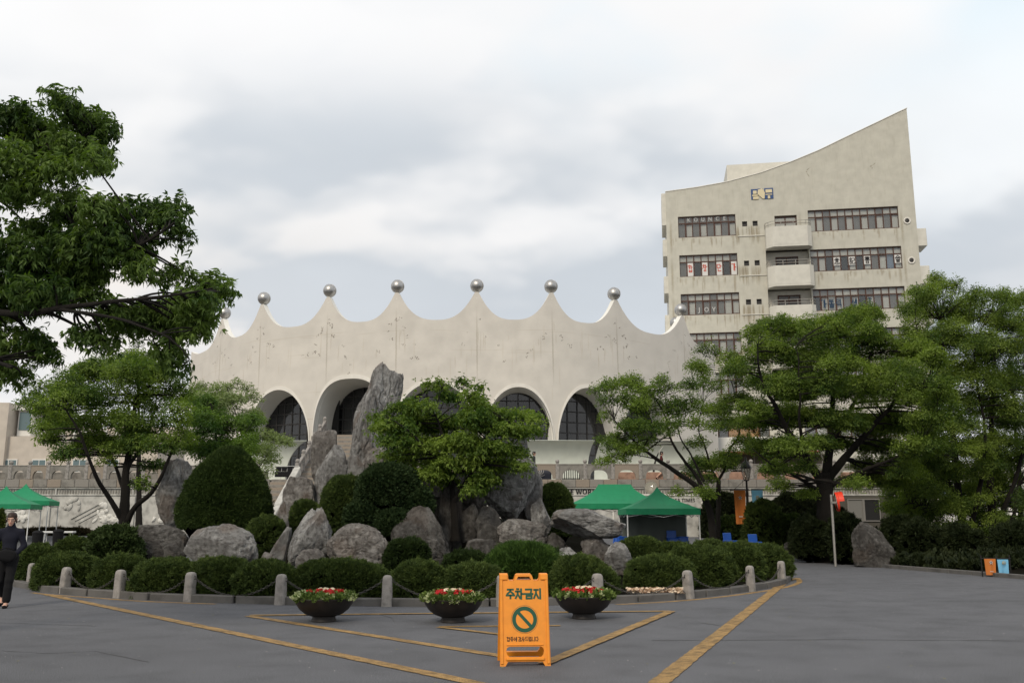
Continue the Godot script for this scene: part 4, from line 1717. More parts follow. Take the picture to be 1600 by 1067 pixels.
func sphere_mesh(level: int) -> Array:
	if ico.has(level):
		return ico[level]
	if level == 0:
		var t := (1.0 + sqrt(5.0)) / 2.0
		var v := PackedVector3Array()
		for p in [[-1, t, 0], [1, t, 0], [-1, -t, 0], [1, -t, 0], [0, -1, t], [0, 1, t], [0, -1, -t], [0, 1, -t], [t, 0, -1], [t, 0, 1], [-t, 0, -1], [-t, 0, 1]]:
			v.append(Vector3(p[0], p[1], p[2]).normalized())
		var f := PackedInt32Array([0, 11, 5, 0, 5, 1, 0, 1, 7, 0, 7, 10, 0, 10, 11, 1, 5, 9, 5, 11, 4, 11, 10, 2, 10, 7, 6, 7, 1, 8, 3, 9, 4, 3, 4, 2, 3, 2, 6, 3, 6, 8, 3, 8, 9, 4, 9, 5, 2, 4, 11, 6, 2, 10, 8, 6, 7, 9, 8, 1])
		ico[0] = [v, f]
		return ico[0]
	var s := sphere_mesh(level - 1)
	var v2: PackedVector3Array = s[0].duplicate()
	var f2 := PackedInt32Array()
	var seen := {}
	var src: PackedInt32Array = s[1]
	for k in range(0, src.size(), 3):
		var m := []
		for e in 3:
			var a := src[k + e]
			var b := src[k + (e + 1) % 3]
			var key := mini(a, b) * 100000 + maxi(a, b)
			if not seen.has(key):
				seen[key] = v2.size()
				v2.append((v2[a] + v2[b]).normalized())
			m.append(seen[key])
		f2.append_array([src[k], m[0], m[2], src[k + 1], m[1], m[0], src[k + 2], m[2], m[1], m[0], m[1], m[2]])
	ico[level] = [v2, f2]
	return ico[level]


# a boulder filling the box between the given corners; tone: 0 pale grey, 1 brown-grey, 2 dark; o may hold taper, lean, cuts, deep, square
func boulder(label: String, x0: float, x1: float, y0: float, y1: float, d: float, sd: int, tone := 0, o := {}) -> MeshInstance3D:
	var lo := at(x0, y1, d)
	var hi := at(x1, y0, d)
	return boulder_at(label, Vector3(lo.x, lo.y, 0), Vector3(hi.x, hi.y, 0), d, sd, tone, o)


func boulder_at(label: String, lo: Vector3, hi: Vector3, d: float, sd: int, tone := 0, o := {}) -> MeshInstance3D:
	var r := RandomNumberGenerator.new()
	r.seed = sd * 7919 + 13
	var size := maxf(hi.x - lo.x, hi.y - lo.y)
	var level: int = o.get("level", 5 if size > 1.1 else 4)
	var s := sphere_mesh(level)
	var src: PackedVector3Array = s[0]
	var planes := []
	var n: int = o.get("cuts", 14)
	for k in n:
		var nn := Vector3(r.randfn(), r.randfn(), r.randfn()).normalized()
		planes.append([nn, r.randf_range(0.62, 0.92)])
	var out := PackedVector3Array()
	out.resize(src.size())
	var off := Vector3(r.randf() * 50, r.randf() * 50, r.randf() * 50)
	var p: float = o.get("square", 2.4)
	var crack: float = o.get("crack", 0.05)
	var mn := Vector3.ONE * 9
	var mx := -mn
	var taper: float = o.get("taper", 1.0)
	var lean: float = o.get("lean", 0.0)
	var waist: float = o.get("waist", 0.0)
	var prof: Array = o.get("profile", [])
	for k in src.size():
		var q := src[k]
		var rad := pow(pow(absf(q.x), p) + pow(absf(q.y), p) + pow(absf(q.z), p), -1.0 / p)
		for pl in planes:
			var t: float = q.dot(pl[0])
			if t > 0.05:
				var lim: float = pl[1] / t
				if lim < rad + 0.03:
					var h := clampf(0.5 + 0.5 * (rad - lim) / 0.03, 0.0, 1.0)
					rad = lerpf(rad, lim, h) - 0.03 * h * (1.0 - h)
		var u := q * 1.1 + off
		rad *= 1.0 + 0.13 * na.get_noise_3dv(u)
		var ridge := absf(nb.get_noise_3dv(u * 1.9 + Vector3(9, 0, 0)))
		rad -= crack * (1.0 - smoothstep(0.0, 0.09, ridge))
		rad += 0.025 * na.get_noise_3dv(u * 5.0) + 0.034 * nc.get_noise_3dv(u * 2.4)
		var w := q * rad
		var f := clampf(w.y * 0.5 + 0.5, 0.0, 1.0)
		var g := lerpf(1.0, taper, f) * (1.0 - waist * sin(PI * f))
		w.x = w.x * g + lean * (f - 0.5) * 2.0
		w.z *= lerpf(1.0, g, 0.6)
		if prof.size() > 0:
			for e in prof.size() - 1:
				if f <= prof[e + 1][0] or e == prof.size() - 2:
					var t := clampf((f - prof[e][0]) / (prof[e + 1][0] - prof[e][0]), 0.0, 1.0)
					var xa := lerpf(prof[e][1], prof[e + 1][1], t)
					var xb := lerpf(prof[e][2], prof[e + 1][2], t)
					w.x = xa + (xb - xa) * (q.x * rad / maxf(absf(sqrt(maxf(1e-4, 1.0 - q.y * q.y))), 0.2) * 0.5 + 0.5)
					w.z *= clampf(xb - xa, 0.3, 1.0)
					break
		out[k] = w
		mn = mn.min(w)
		mx = mx.max(w)
	var deep: float = o.get("deep", 0.75) * minf(hi.x - lo.x, maxf(hi.y - lo.y, 0.6 * (hi.x - lo.x)))
	var sh := Shape.new()
	sh.v = out
	sh.i = s[1]
	var base := Vector3((lo.x + hi.x) / 2, lo.y, -d)
	var nr := PackedVector3Array()
	nr.resize(out.size())
	for k in out.size():
		var w := (out[k] - mn) / (mx - mn)
		out[k] = Vector3((w.x - 0.5) * (hi.x - lo.x), w.y * (hi.y - lo.y), (w.z - 0.5) * deep)
	sh.v = out
	for k in range(0, sh.i.size(), 3):
		var a := sh.i[k]
		var b := sh.i[k + 1]
		var c := sh.i[k + 2]
		var m := (out[c] - out[a]).cross(out[b] - out[a])
		nr[a] += m
		nr[b] += m
		nr[c] += m
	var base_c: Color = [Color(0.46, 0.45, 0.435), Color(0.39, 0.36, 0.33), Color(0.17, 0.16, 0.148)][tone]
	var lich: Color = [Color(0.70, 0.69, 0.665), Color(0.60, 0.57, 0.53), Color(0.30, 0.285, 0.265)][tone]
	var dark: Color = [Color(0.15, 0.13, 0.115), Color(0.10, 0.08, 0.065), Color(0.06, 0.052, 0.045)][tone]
	var flip := nr.size() > 0 and nr[0].dot(out[0] - Vector3(0, (hi.y - lo.y) / 2, 0)) < 0
	if flip:
		var ii := sh.i.duplicate()
		for k in range(0, ii.size(), 3):
			var a := ii[k]
			ii[k] = ii[k + 1]
			ii[k + 1] = a
		sh.i = ii
	for k in out.size():
		sh.n.append((-nr[k] if flip else nr[k]).normalized())
		var w := out[k] + base
		var a := na.get_noise_3dv(w * 1.3)
		var b := na.get_noise_3dv(w * 4.2 + Vector3(5, 5, 5))
		var st := nb.get_noise_3d(w.x * 5.5, w.y * 0.7, w.z * 5.5)
		var c := base_c.lerp(lich, smoothstep(-0.05, 0.42, a + 0.5 * b))
		c = c.lerp(dark, 0.42 * smoothstep(0.10, 0.5, st - 0.3 * b))
		c = c.lerp(dark, 0.6 * smoothstep(0.12, 0.5, na.get_noise_3dv(w * 9.0)))
		c = c.lerp(lich * 1.12, 0.6 * smoothstep(0.18, 0.5, na.get_noise_3dv(w * 7.0 + Vector3(0, 30, 0))))
		c = c.lerp(Color(0.34, 0.25, 0.19) * (1.0 if tone < 2 else 0.5), 0.4 * smoothstep(0.2, 0.5, nb.get_noise_3dv(w * 0.9 + Vector3(40, 0, 0))))
		sh.c.append(c)
	var m := put("boulder", sh.mesh(), M.rock, null, base)
	m.rotation.y = 0.0
	tag(m, label, "boulder", "boulders of the rock island")
	return m


func rocks() -> void:
	boulder("tall upright slab of grey rock left of the big conical shrub", 241, 306, 715, 842, 30, 1, 0, {"taper": 0.8, "square": 3.0, "cuts": 14, "deep": 0.9})
	boulder("long flat-topped dark slab lying under the left maple trunk", 188, 296, 819, 882, 25.5, 2, 2, {"square": 3.4, "cuts": 8})
	boulder("big pale grey dome-shaped boulder above the left part of the front hedge", 287, 406, 818, 902, 22.6, 3, 0, {"cuts": 7, "square": 2.2, "crack": 0.02})
	boulder("small upright grey stone with a rounded head, left of the conifer mound", 430, 453, 783, 850, 24.5, 4, 1, {"taper": 0.7, "level": 4})
	boulder("slender curved grey stone leaning like a neck beside the pale dome boulder", 410, 456, 822, 895, 22.8, 5, 0, {"taper": 0.35, "lean": 0.55, "level": 4, "waist": 0.25})
	boulder("light upright boulder with a rounded top in front of the clipped shrubs", 446, 520, 792, 900, 22.2, 6, 0, {"taper": 0.55, "lean": 0.18, "cuts": 8})
	boulder("small pinkish stone at the foot of the light upright boulder", 460, 510, 857, 900, 21.4, 7, 1, {"level": 4})
	boulder("round brownish boulder with a cracked face above the middle of the hedge", 506, 612, 817, 905, 21.8, 8, 1, {"cuts": 8, "square": 2.2, "crack": 0.09, "taper": 0.75})
	boulder("broad pale boulder with a domed top left of the rock peak", 486, 550, 694, 802, 27.0, 59, 0, {"cuts": 6, "taper": 0.85, "square": 2.5, "crack": 0.03})
	boulder("pale pointed boulder leaning against the foot of the rock peak", 532, 580, 699, 790, 27.0, 10, 0, {"taper": 0.4, "cuts": 9})
	boulder("weathered grey boulder against the stair balustrade, left of the rock peak", 484, 530, 671, 760, 28.6, 11, 1, {"square": 4.0, "cuts": 5, "crack": 0.03})
	boulder("rough brown rock standing beside the lower stair coping", 437, 493, 744, 835, 26.8, 12, 1, {"square": 3.0, "taper": 0.85})
	boulder("towering pointed rock peak rising above all the others", 538, 636, 566, 790, 29.5, 13, 0, {"profile": [[0.0, 0.0, 1.0], [0.55, 0.0, 1.02], [0.66, 0.03, 1.04], [0.76, 0.16, 1.06], [0.86, 0.27, 1.06], [0.94, 0.36, 0.98], [1.0, 0.48, 0.80]], "cuts": 12, "square": 4.0, "deep": 1.1, "crack": 0.08, "level": 6})
	boulder("reddish brown rock wedged under the right side of the peak", 556, 616, 698, 770, 28.4, 14, 1, {"cuts": 12})
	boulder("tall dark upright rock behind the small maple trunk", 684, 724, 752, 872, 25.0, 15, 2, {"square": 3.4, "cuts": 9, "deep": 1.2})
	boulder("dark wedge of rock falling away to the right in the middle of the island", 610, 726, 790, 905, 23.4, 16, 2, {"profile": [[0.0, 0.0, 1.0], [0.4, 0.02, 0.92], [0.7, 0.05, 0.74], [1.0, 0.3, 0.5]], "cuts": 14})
	boulder("great grey streaked boulder right of the small maple, largest of the right half", 752, 840, 712, 818, 26.0, 17, 0, {"square": 3.2, "cuts": 12, "taper": 1.12, "crack": 0.07, "level": 6})
	boulder("slim oval stone propped beside the great streaked boulder", 829, 862, 778, 845, 24.8, 18, 0, {"taper": 0.6, "lean": -0.15})
	boulder("smooth boulder lying on its side under the great streaked boulder", 776, 856, 810, 868, 24.0, 19, 1, {"cuts": 6, "square": 2.2})
	boulder("dark flat-faced stone behind the bright green dome shrub", 722, 794, 841, 895, 23.2, 20, 2, {"square": 3.5})
	boulder("flat capstone resting on two stones, like a table", 860, 976, 794, 842, 23.8, 21, 0, {"square": 5.0, "cuts": 5, "deep": 1.3, "crack": 0.03})
	boulder("dark support stone under the left end of the capstone", 846, 890, 832, 885, 24.1, 22, 2, {})
	boulder("brown support stone under the right end of the capstone", 908, 954, 834, 888, 23.6, 23, 1, {"taper": 0.7})
	boulder("pale slanting slab in front of the capstone", 868, 974, 854, 935, 21.2, 24, 0, {"square": 2.6, "taper": 0.5, "lean": -0.4, "cuts": 8})
	boulder("angular grey stone at the right foot of the capstone", 944, 992, 846, 900, 22.8, 25, 0, {"taper": 0.6, "lean": -0.2})
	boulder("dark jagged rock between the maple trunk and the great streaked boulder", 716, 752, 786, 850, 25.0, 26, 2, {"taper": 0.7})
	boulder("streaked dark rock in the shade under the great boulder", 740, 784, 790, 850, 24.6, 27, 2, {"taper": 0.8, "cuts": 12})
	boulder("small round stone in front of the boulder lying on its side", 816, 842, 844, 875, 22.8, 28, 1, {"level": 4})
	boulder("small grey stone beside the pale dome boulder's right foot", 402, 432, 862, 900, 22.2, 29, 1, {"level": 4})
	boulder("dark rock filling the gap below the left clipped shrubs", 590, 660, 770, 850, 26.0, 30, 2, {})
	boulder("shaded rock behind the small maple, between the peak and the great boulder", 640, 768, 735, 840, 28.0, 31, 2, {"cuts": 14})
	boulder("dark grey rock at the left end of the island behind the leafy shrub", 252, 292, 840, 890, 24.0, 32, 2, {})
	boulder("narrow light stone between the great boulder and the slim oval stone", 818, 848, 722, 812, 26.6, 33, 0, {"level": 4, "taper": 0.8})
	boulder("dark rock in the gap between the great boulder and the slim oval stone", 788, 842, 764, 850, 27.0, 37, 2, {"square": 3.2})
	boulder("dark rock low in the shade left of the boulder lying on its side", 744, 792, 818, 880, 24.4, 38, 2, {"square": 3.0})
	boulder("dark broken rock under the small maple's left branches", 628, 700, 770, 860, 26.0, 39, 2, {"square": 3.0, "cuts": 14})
	# bank on the right of the road
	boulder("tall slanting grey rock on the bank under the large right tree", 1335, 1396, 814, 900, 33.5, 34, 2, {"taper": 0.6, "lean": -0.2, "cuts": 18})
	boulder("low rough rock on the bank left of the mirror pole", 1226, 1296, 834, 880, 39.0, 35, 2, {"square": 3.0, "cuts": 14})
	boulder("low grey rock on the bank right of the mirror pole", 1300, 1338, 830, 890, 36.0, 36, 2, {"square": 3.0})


func sprig(sd: int, blades: int, long: float, wide: float, spread: float) -> ArrayMesh:
	var r := RandomNumberGenerator.new()
	r.seed = sd
	var s := Shape.new()
	for k in blades:
		var a := r.randf() * TAU
		var e := r.randf_range(0.0, spread)
		var d := Vector3(cos(a) * sin(e), cos(e), sin(a) * sin(e))
		var o := Vector3(r.randfn(0, 0.3), r.randf_range(-0.3, 0.1), r.randfn(0, 0.3)) * long
		var side := d.cross(Vector3(r.randfn(), r.randfn(), r.randfn())).normalized() * wide * 0.5
		var l := long * r.randf_range(0.6, 1.1)
		s.v.append_array([o - side * 0.6, o + d * l * 0.5 + side, o + d * l])
		s.v.append_array([o + side * 0.6, o + d * l * 0.5 - side, o + d * l])
		var q := s.v.size()
		s.i.append_array([q - 6, q - 5, q - 4, q - 3, q - 2, q - 1])
	return s.mesh()


var sprigs := []


# a direction stretched on to a rounded box
func full(q: Vector3, p: float) -> Vector3:
	return q * pow(pow(absf(q.x), p) + pow(absf(q.y), p) + pow(absf(q.z), p), -1.0 / p)


# clipped evergreen: dark inner body and a skin of needle sprigs; lobes are [x, y, z offset, rx, ry, rz] in metres from its base
func shrub(label: String, lobes: Array, base: Vector3, sd: int, o := {}) -> Node3D:
	var t := thing(o.get("called", "clipped_shrub"), label, "shrub", base, 0.0, o.get("group", "clipped evergreen shrubs of the rock island"))
	var r := RandomNumberGenerator.new()
	r.seed = sd
	var core := Shape.new()
	var buf := PackedFloat32Array()
	var s := sphere_mesh(3)
	var lump: float = o.get("lump", 0.13)
	var off := Vector3(r.randf() * 90, r.randf() * 90, r.randf() * 90)
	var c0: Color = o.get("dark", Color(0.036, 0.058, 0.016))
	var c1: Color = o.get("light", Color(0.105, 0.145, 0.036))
	var size: float = o.get("sprig", 0.85)
	var pw: float = o.get("power", 2.35)
	var tap: float = o.get("taper", 1.0)
	for l in lobes:
		var c := Vector3(l[0], l[1], l[2])
		var rad := Vector3(l[3], l[4], l[5])
		var k0 := core.v.size()
		var f: float = 2.2 / maxf(rad.x, 0.4)
		for q in s[0]:
			var w: Vector3 = full(q, pw) * rad
			w.x *= lerpf(1.0, tap, clampf(w.y / rad.y * 0.5 + 0.5, 0.0, 1.0))
			w.z *= lerpf(1.0, tap, clampf(w.y / rad.y * 0.5 + 0.5, 0.0, 1.0))
			var g := 1.0 + lump * na.get_noise_3dv(w * f + off) * 1.4 - 0.05
			core.v.append(c + w * g - q * 0.03)
			core.n.append((q / rad).normalized())
		for q in s[1]:
			core.i.append(k0 + q)
		var area := 4.0 * PI * pow((pow(rad.x * rad.y, 1.6) + pow(rad.x * rad.z, 1.6) + pow(rad.y * rad.z, 1.6)) / 3.0, 1.0 / 1.6)
		var n := int(area * 0.72 * o.get("density", 620.0) / (size * size))
		for k in n:
			var q := Vector3(r.randfn(), r.randfn(), r.randfn()).normalized()
			if q.y < -0.55:
				q.y = -q.y
			var w := full(q, pw) * rad
			w.x *= lerpf(1.0, tap, clampf(w.y / rad.y * 0.5 + 0.5, 0.0, 1.0))
			w.z *= lerpf(1.0, tap, clampf(w.y / rad.y * 0.5 + 0.5, 0.0, 1.0))
			var nn := na.get_noise_3dv(w * f + off)
			var g := 1.0 + lump * nn * 1.4
			var p := c + w * g
			var up := ((q / rad).normalized() + Vector3(r.randfn(), r.randfn() + 0.35, r.randfn()) * 0.32).normalized()
			var hid := false
			for l2 in lobes:
				if l2 != l and ((p - Vector3(l2[0], l2[1], l2[2])) / Vector3(l2[3], l2[4], l2[5])).length() < 0.9:
					hid = true
					break
			if hid:
				continue
			var tint := clampf(r.randfn(0.36, 0.22) + 0.45 * nb.get_noise_3dv(p * 3.0 + off), 0.0, 1.0)
			add_copy(buf, facing(up, r.randf() * TAU) * Basis.from_scale(Vector3.ONE * size * r.randf_range(0.75, 1.3)), p - up * 0.03, c0.lerp(c1, tint))
	for k in int(buf.size() / 16 * 0.025):
		var q := (r.randi() % (buf.size() / 16)) * 16
		var up := Vector3(buf[q + 1], buf[q + 5], buf[q + 9]).normalized()
		var p := Vector3(buf[q + 3], buf[q + 7], buf[q + 11])
		if up.y > -0.1:
			add_copy(buf, facing(up + Vector3(r.randfn(), r.randfn(), r.randfn()) * 0.25, r.randf() * TAU) * Basis.from_scale(Vector3(0.7, 1.3, 0.7) * size), p + up * r.randf_range(0.02, 0.10) * size, c0.lerp(c1, r.randf_range(0.5, 1.3)))
	put("inner_branches", core.mesh(), M.needle_core, t)
	mm("foliage", sprigs[o.get("kind", 0)], M.needle, buf, t)
	return t


# shrub seen within these edges of the plan view; flat base on the ground
func dome(label: String, x0: float, x1: float, y0: float, y1: float, d: float, sd: int, o := {}) -> Node3D:
	var a := at(x0, y1, d)
	var b := at(x1, y0, d)
	var w := (b.x - a.x) / 2
	var h := b.y - a.y
	var lobes := []
	var r := RandomNumberGenerator.new()
	r.seed = sd + 500
	var n: int = o.get("lobes", 1)
	var rz: float = w * o.get("deep", 0.85)
	if n == 1:
		lobes.append([0, h * 0.46, 0, w, h * 0.54, rz])
	else:
		lobes.append([0, h * 0.42, 0, w * 0.9, h * 0.56, rz])
		for k in n:
			var e := (k + 0.5) / n * 2.0 - 1.0
			lobes.append([e * w * 0.62, h * r.randf_range(0.3, 0.52), r.randf_range(-0.1, 0.45) * rz, w * r.randf_range(0.36, 0.48), h * r.randf_range(0.38, 0.46), rz * 0.6])
	return shrub(label, lobes, Vector3((a.x + b.x) / 2, a.y, -d), sd, o)


func shrubs() -> void:
	sprigs = [sprig(1, 16, 0.085, 0.017, 1.1), sprig(2, 10, 0.11, 0.05, 1.25), sprig(3, 18, 0.15, 0.016, 0.8)]
	# front hedge, from left to right
	dome("leftmost clipped shrub of the front hedge, beside the walking person", 22, 96, 850, 915, 24.2, 1, {"lobes": 2})
	dome("second clipped shrub of the front hedge from the left, behind the first bollards", 50, 165, 864, 926, 22.6, 2, {"lobes": 2})
	dome("clipped shrub of the front hedge between the second and third bollards", 138, 238, 868, 936, 21.3, 3, {"lobes": 2})
	dome("clipped shrub of the front hedge left of the fourth bollard, under the dark slab", 198, 318, 873, 940, 20.5, 4, {"lobes": 2})
	dome("clipped shrub of the front hedge in front of the pale dome boulder", 288, 402, 871, 942, 20.0, 5, {"lobes": 3})
	dome("clipped shrub of the front hedge behind the fifth bollard", 358, 472, 877, 945, 19.5, 6, {"lobes": 2})
	dome("wide clipped shrub of the front hedge behind the left flower bowl", 448, 618, 874, 946, 19.5, 7, {"lobes": 4, "deep": 0.5})
	dome("clipped shrub of the front hedge right of the middle bollard", 606, 704, 876, 946, 19.3, 8, {"lobes": 2})
	dome("clipped shrub of the front hedge behind the middle flower bowl", 684, 792, 880, 947, 19.3, 9, {"lobes": 3})
	dome("bright green dome shrub rising behind the folding sign", 760, 876, 852, 940, 20.6, 10, {"kind": 2, "dark": Color(0.03, 0.062, 0.014), "light": Color(0.085, 0.15, 0.03), "lump": 0.06})
	dome("low clipped shrub in front of the pale slanting slab", 856, 956, 868, 938, 19.9, 11, {"lobes": 2})
	dome("small round clipped shrub beside the bollard near the right flower bowl", 900, 966, 888, 938, 19.6, 12, {})
	dome("clipped shrub at the left of the right hedge group", 972, 1090, 868, 930, 21.4, 13, {"lobes": 3, "deep": 0.7})
	dome("largest clipped shrub of the right hedge group", 1034, 1152, 852, 926, 22.6, 14, {"lobes": 3, "deep": 0.75})
	dome("clipped shrub of the right hedge group behind the slanted bollard", 1108, 1196, 848, 918, 24.4, 15, {"lobes": 2})
	dome("clipped shrub at the right tip of the hedge by the yellow line", 1150, 1238, 850, 912, 26.2, 16, {"lobes": 2})
	dome("round clipped shrub right of the capstone, below the tents", 964, 1034, 840, 895, 26.0, 17, {})
	dome("low clipped shrub between the tents and the right hedge group", 1022, 1085, 848, 892, 29.0, 18, {})
	dome("low clipped shrub behind the largest shrub of the right hedge group", 1078, 1146, 845, 892, 28.5, 19, {})
	dome("low dark clipped shrub behind the left end of the hedge", 78, 152, 841, 900, 27.0, 20, {})
	# shrubs among the rocks
	var k := dome("big conical evergreen shrub left of the stairs", 256, 448, 700, 850, 28.0, 21, {"lump": 0.06, "power": 2.0, "taper": 0.5, "sprig": 0.9, "dark": Color(0.025, 0.045, 0.012), "light": Color(0.065, 0.10, 0.024)})
	k.scale = Vector3.ONE
	dome("low green shrub between the conical evergreen and the upright stones", 384, 448, 808, 880, 24.2, 22, {})
	dome("dark clipped shrub left of the cloud-pruned shrub, below the pale boulders", 494, 584, 742, 850, 24.6, 23, {"lobes": 2, "lump": 0.06})
	var c := at(610, 800, 24.0)
	shrub("cloud-pruned evergreen with several rounded heads in the middle of the island", [[-0.05, 0.75, 0, 0.85, 0.66, 0.7], [-0.65, 0.05, 0.2, 0.5, 0.42, 0.5], [0.68, 0.35, 0.1, 0.42, 0.5, 0.5], [0.25, -0.15, 0.3, 0.75, 0.45, 0.55], [0.72, -0.3, 0.1, 0.42, 0.4, 0.45]], Vector3(c.x, c.y - 0.2, c.z), 24, {"kind": 1, "power": 2.0, "lump": 0.06, "dark": Color(0.02, 0.038, 0.014), "light": Color(0.05, 0.078, 0.028)})
	dome("small dark shrub behind the light upright boulder", 450, 500, 783, 850, 25.0, 25, {})
	dome("round dark shrub right of the great streaked boulder", 836, 896, 756, 850, 27.5, 26, {"lump": 0.05})
	dome("leafy dark shrub with loose branches left of the dark slab", 132, 222, 826, 900, 24.6, 27, {"kind": 1, "lump": 0.3, "lobes": 3, "called": "leafy_shrub", "light": Color(0.07, 0.10, 0.035)})
	# hedge and rocks fill the foot of the heap
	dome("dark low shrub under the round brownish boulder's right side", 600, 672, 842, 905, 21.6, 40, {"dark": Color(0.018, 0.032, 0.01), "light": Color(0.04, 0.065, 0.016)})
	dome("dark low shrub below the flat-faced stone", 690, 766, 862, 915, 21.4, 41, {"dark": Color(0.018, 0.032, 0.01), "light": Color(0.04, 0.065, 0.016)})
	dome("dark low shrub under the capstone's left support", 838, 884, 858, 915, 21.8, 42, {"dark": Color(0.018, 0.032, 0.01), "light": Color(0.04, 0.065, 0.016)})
	# along the wall and the right bank
	var g := "dark shrubs beyond the road"
	dome("tall rounded dark shrub right of the blue banner", 1164, 1220, 784, 872, 43.0, 31, {"group": g, "sprig": 1.7, "deep": 0.9})
	dome("dark rounded shrub in the shade left of the mirror pole", 1212, 1262, 806, 868, 43.0, 32, {"group": g, "sprig": 1.7})
	dome("dark shrub behind the orange banner's pole", 1118, 1166, 812, 868, 44.0, 33, {"group": g, "sprig": 1.7, "kind": 1, "lump": 0.25})
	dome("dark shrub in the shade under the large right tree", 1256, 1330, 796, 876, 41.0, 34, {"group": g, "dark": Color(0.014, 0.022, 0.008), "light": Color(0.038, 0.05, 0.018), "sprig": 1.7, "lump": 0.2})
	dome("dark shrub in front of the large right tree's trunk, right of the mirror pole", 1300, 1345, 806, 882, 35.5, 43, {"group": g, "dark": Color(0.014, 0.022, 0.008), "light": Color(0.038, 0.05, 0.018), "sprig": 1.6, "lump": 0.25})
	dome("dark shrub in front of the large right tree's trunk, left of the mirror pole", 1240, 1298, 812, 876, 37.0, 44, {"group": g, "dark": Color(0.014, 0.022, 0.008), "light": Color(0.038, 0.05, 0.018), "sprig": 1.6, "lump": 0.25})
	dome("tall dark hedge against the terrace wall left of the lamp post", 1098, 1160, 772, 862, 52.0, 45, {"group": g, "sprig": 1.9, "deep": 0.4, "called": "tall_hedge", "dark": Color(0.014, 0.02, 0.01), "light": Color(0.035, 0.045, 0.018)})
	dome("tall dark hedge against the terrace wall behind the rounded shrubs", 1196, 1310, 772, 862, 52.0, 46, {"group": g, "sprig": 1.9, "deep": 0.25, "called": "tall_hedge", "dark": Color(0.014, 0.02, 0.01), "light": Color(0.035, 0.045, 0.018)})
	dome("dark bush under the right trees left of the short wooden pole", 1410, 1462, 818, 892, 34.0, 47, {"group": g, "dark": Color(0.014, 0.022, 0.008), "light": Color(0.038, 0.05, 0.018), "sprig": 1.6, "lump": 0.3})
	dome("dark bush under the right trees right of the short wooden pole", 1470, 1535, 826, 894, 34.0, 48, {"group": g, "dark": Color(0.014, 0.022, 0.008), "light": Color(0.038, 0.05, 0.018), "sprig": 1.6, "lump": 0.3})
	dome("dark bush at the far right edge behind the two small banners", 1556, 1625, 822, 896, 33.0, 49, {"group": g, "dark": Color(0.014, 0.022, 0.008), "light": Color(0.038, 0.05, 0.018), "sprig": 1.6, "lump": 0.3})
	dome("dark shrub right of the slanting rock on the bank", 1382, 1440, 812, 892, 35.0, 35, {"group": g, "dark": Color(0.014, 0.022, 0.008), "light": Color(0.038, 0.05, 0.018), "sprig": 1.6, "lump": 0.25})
	dome("low dark hedge along the foot of the left terrace wall", 22, 150, 826, 840, 54.5, 36, {"group": g, "sprig": 1.8, "deep": 0.12, "called": "low_hedge", "dark": Color(0.03, 0.03, 0.014), "light": Color(0.07, 0.05, 0.03)})
	dome("low dark hedge along the foot of the left wall behind the maple trunk", 144, 252, 825, 840, 54.5, 37, {"group": g, "sprig": 1.8, "deep": 0.12, "called": "low_hedge", "dark": Color(0.03, 0.03, 0.014), "light": Color(0.07, 0.05, 0.03)})
	dome("yellow-green shrub at the left edge behind the walking person", -14, 8, 798, 880, 30.0, 38, {"group": g, "sprig": 1.3, "dark": Color(0.06, 0.085, 0.02), "light": Color(0.13, 0.15, 0.03)})


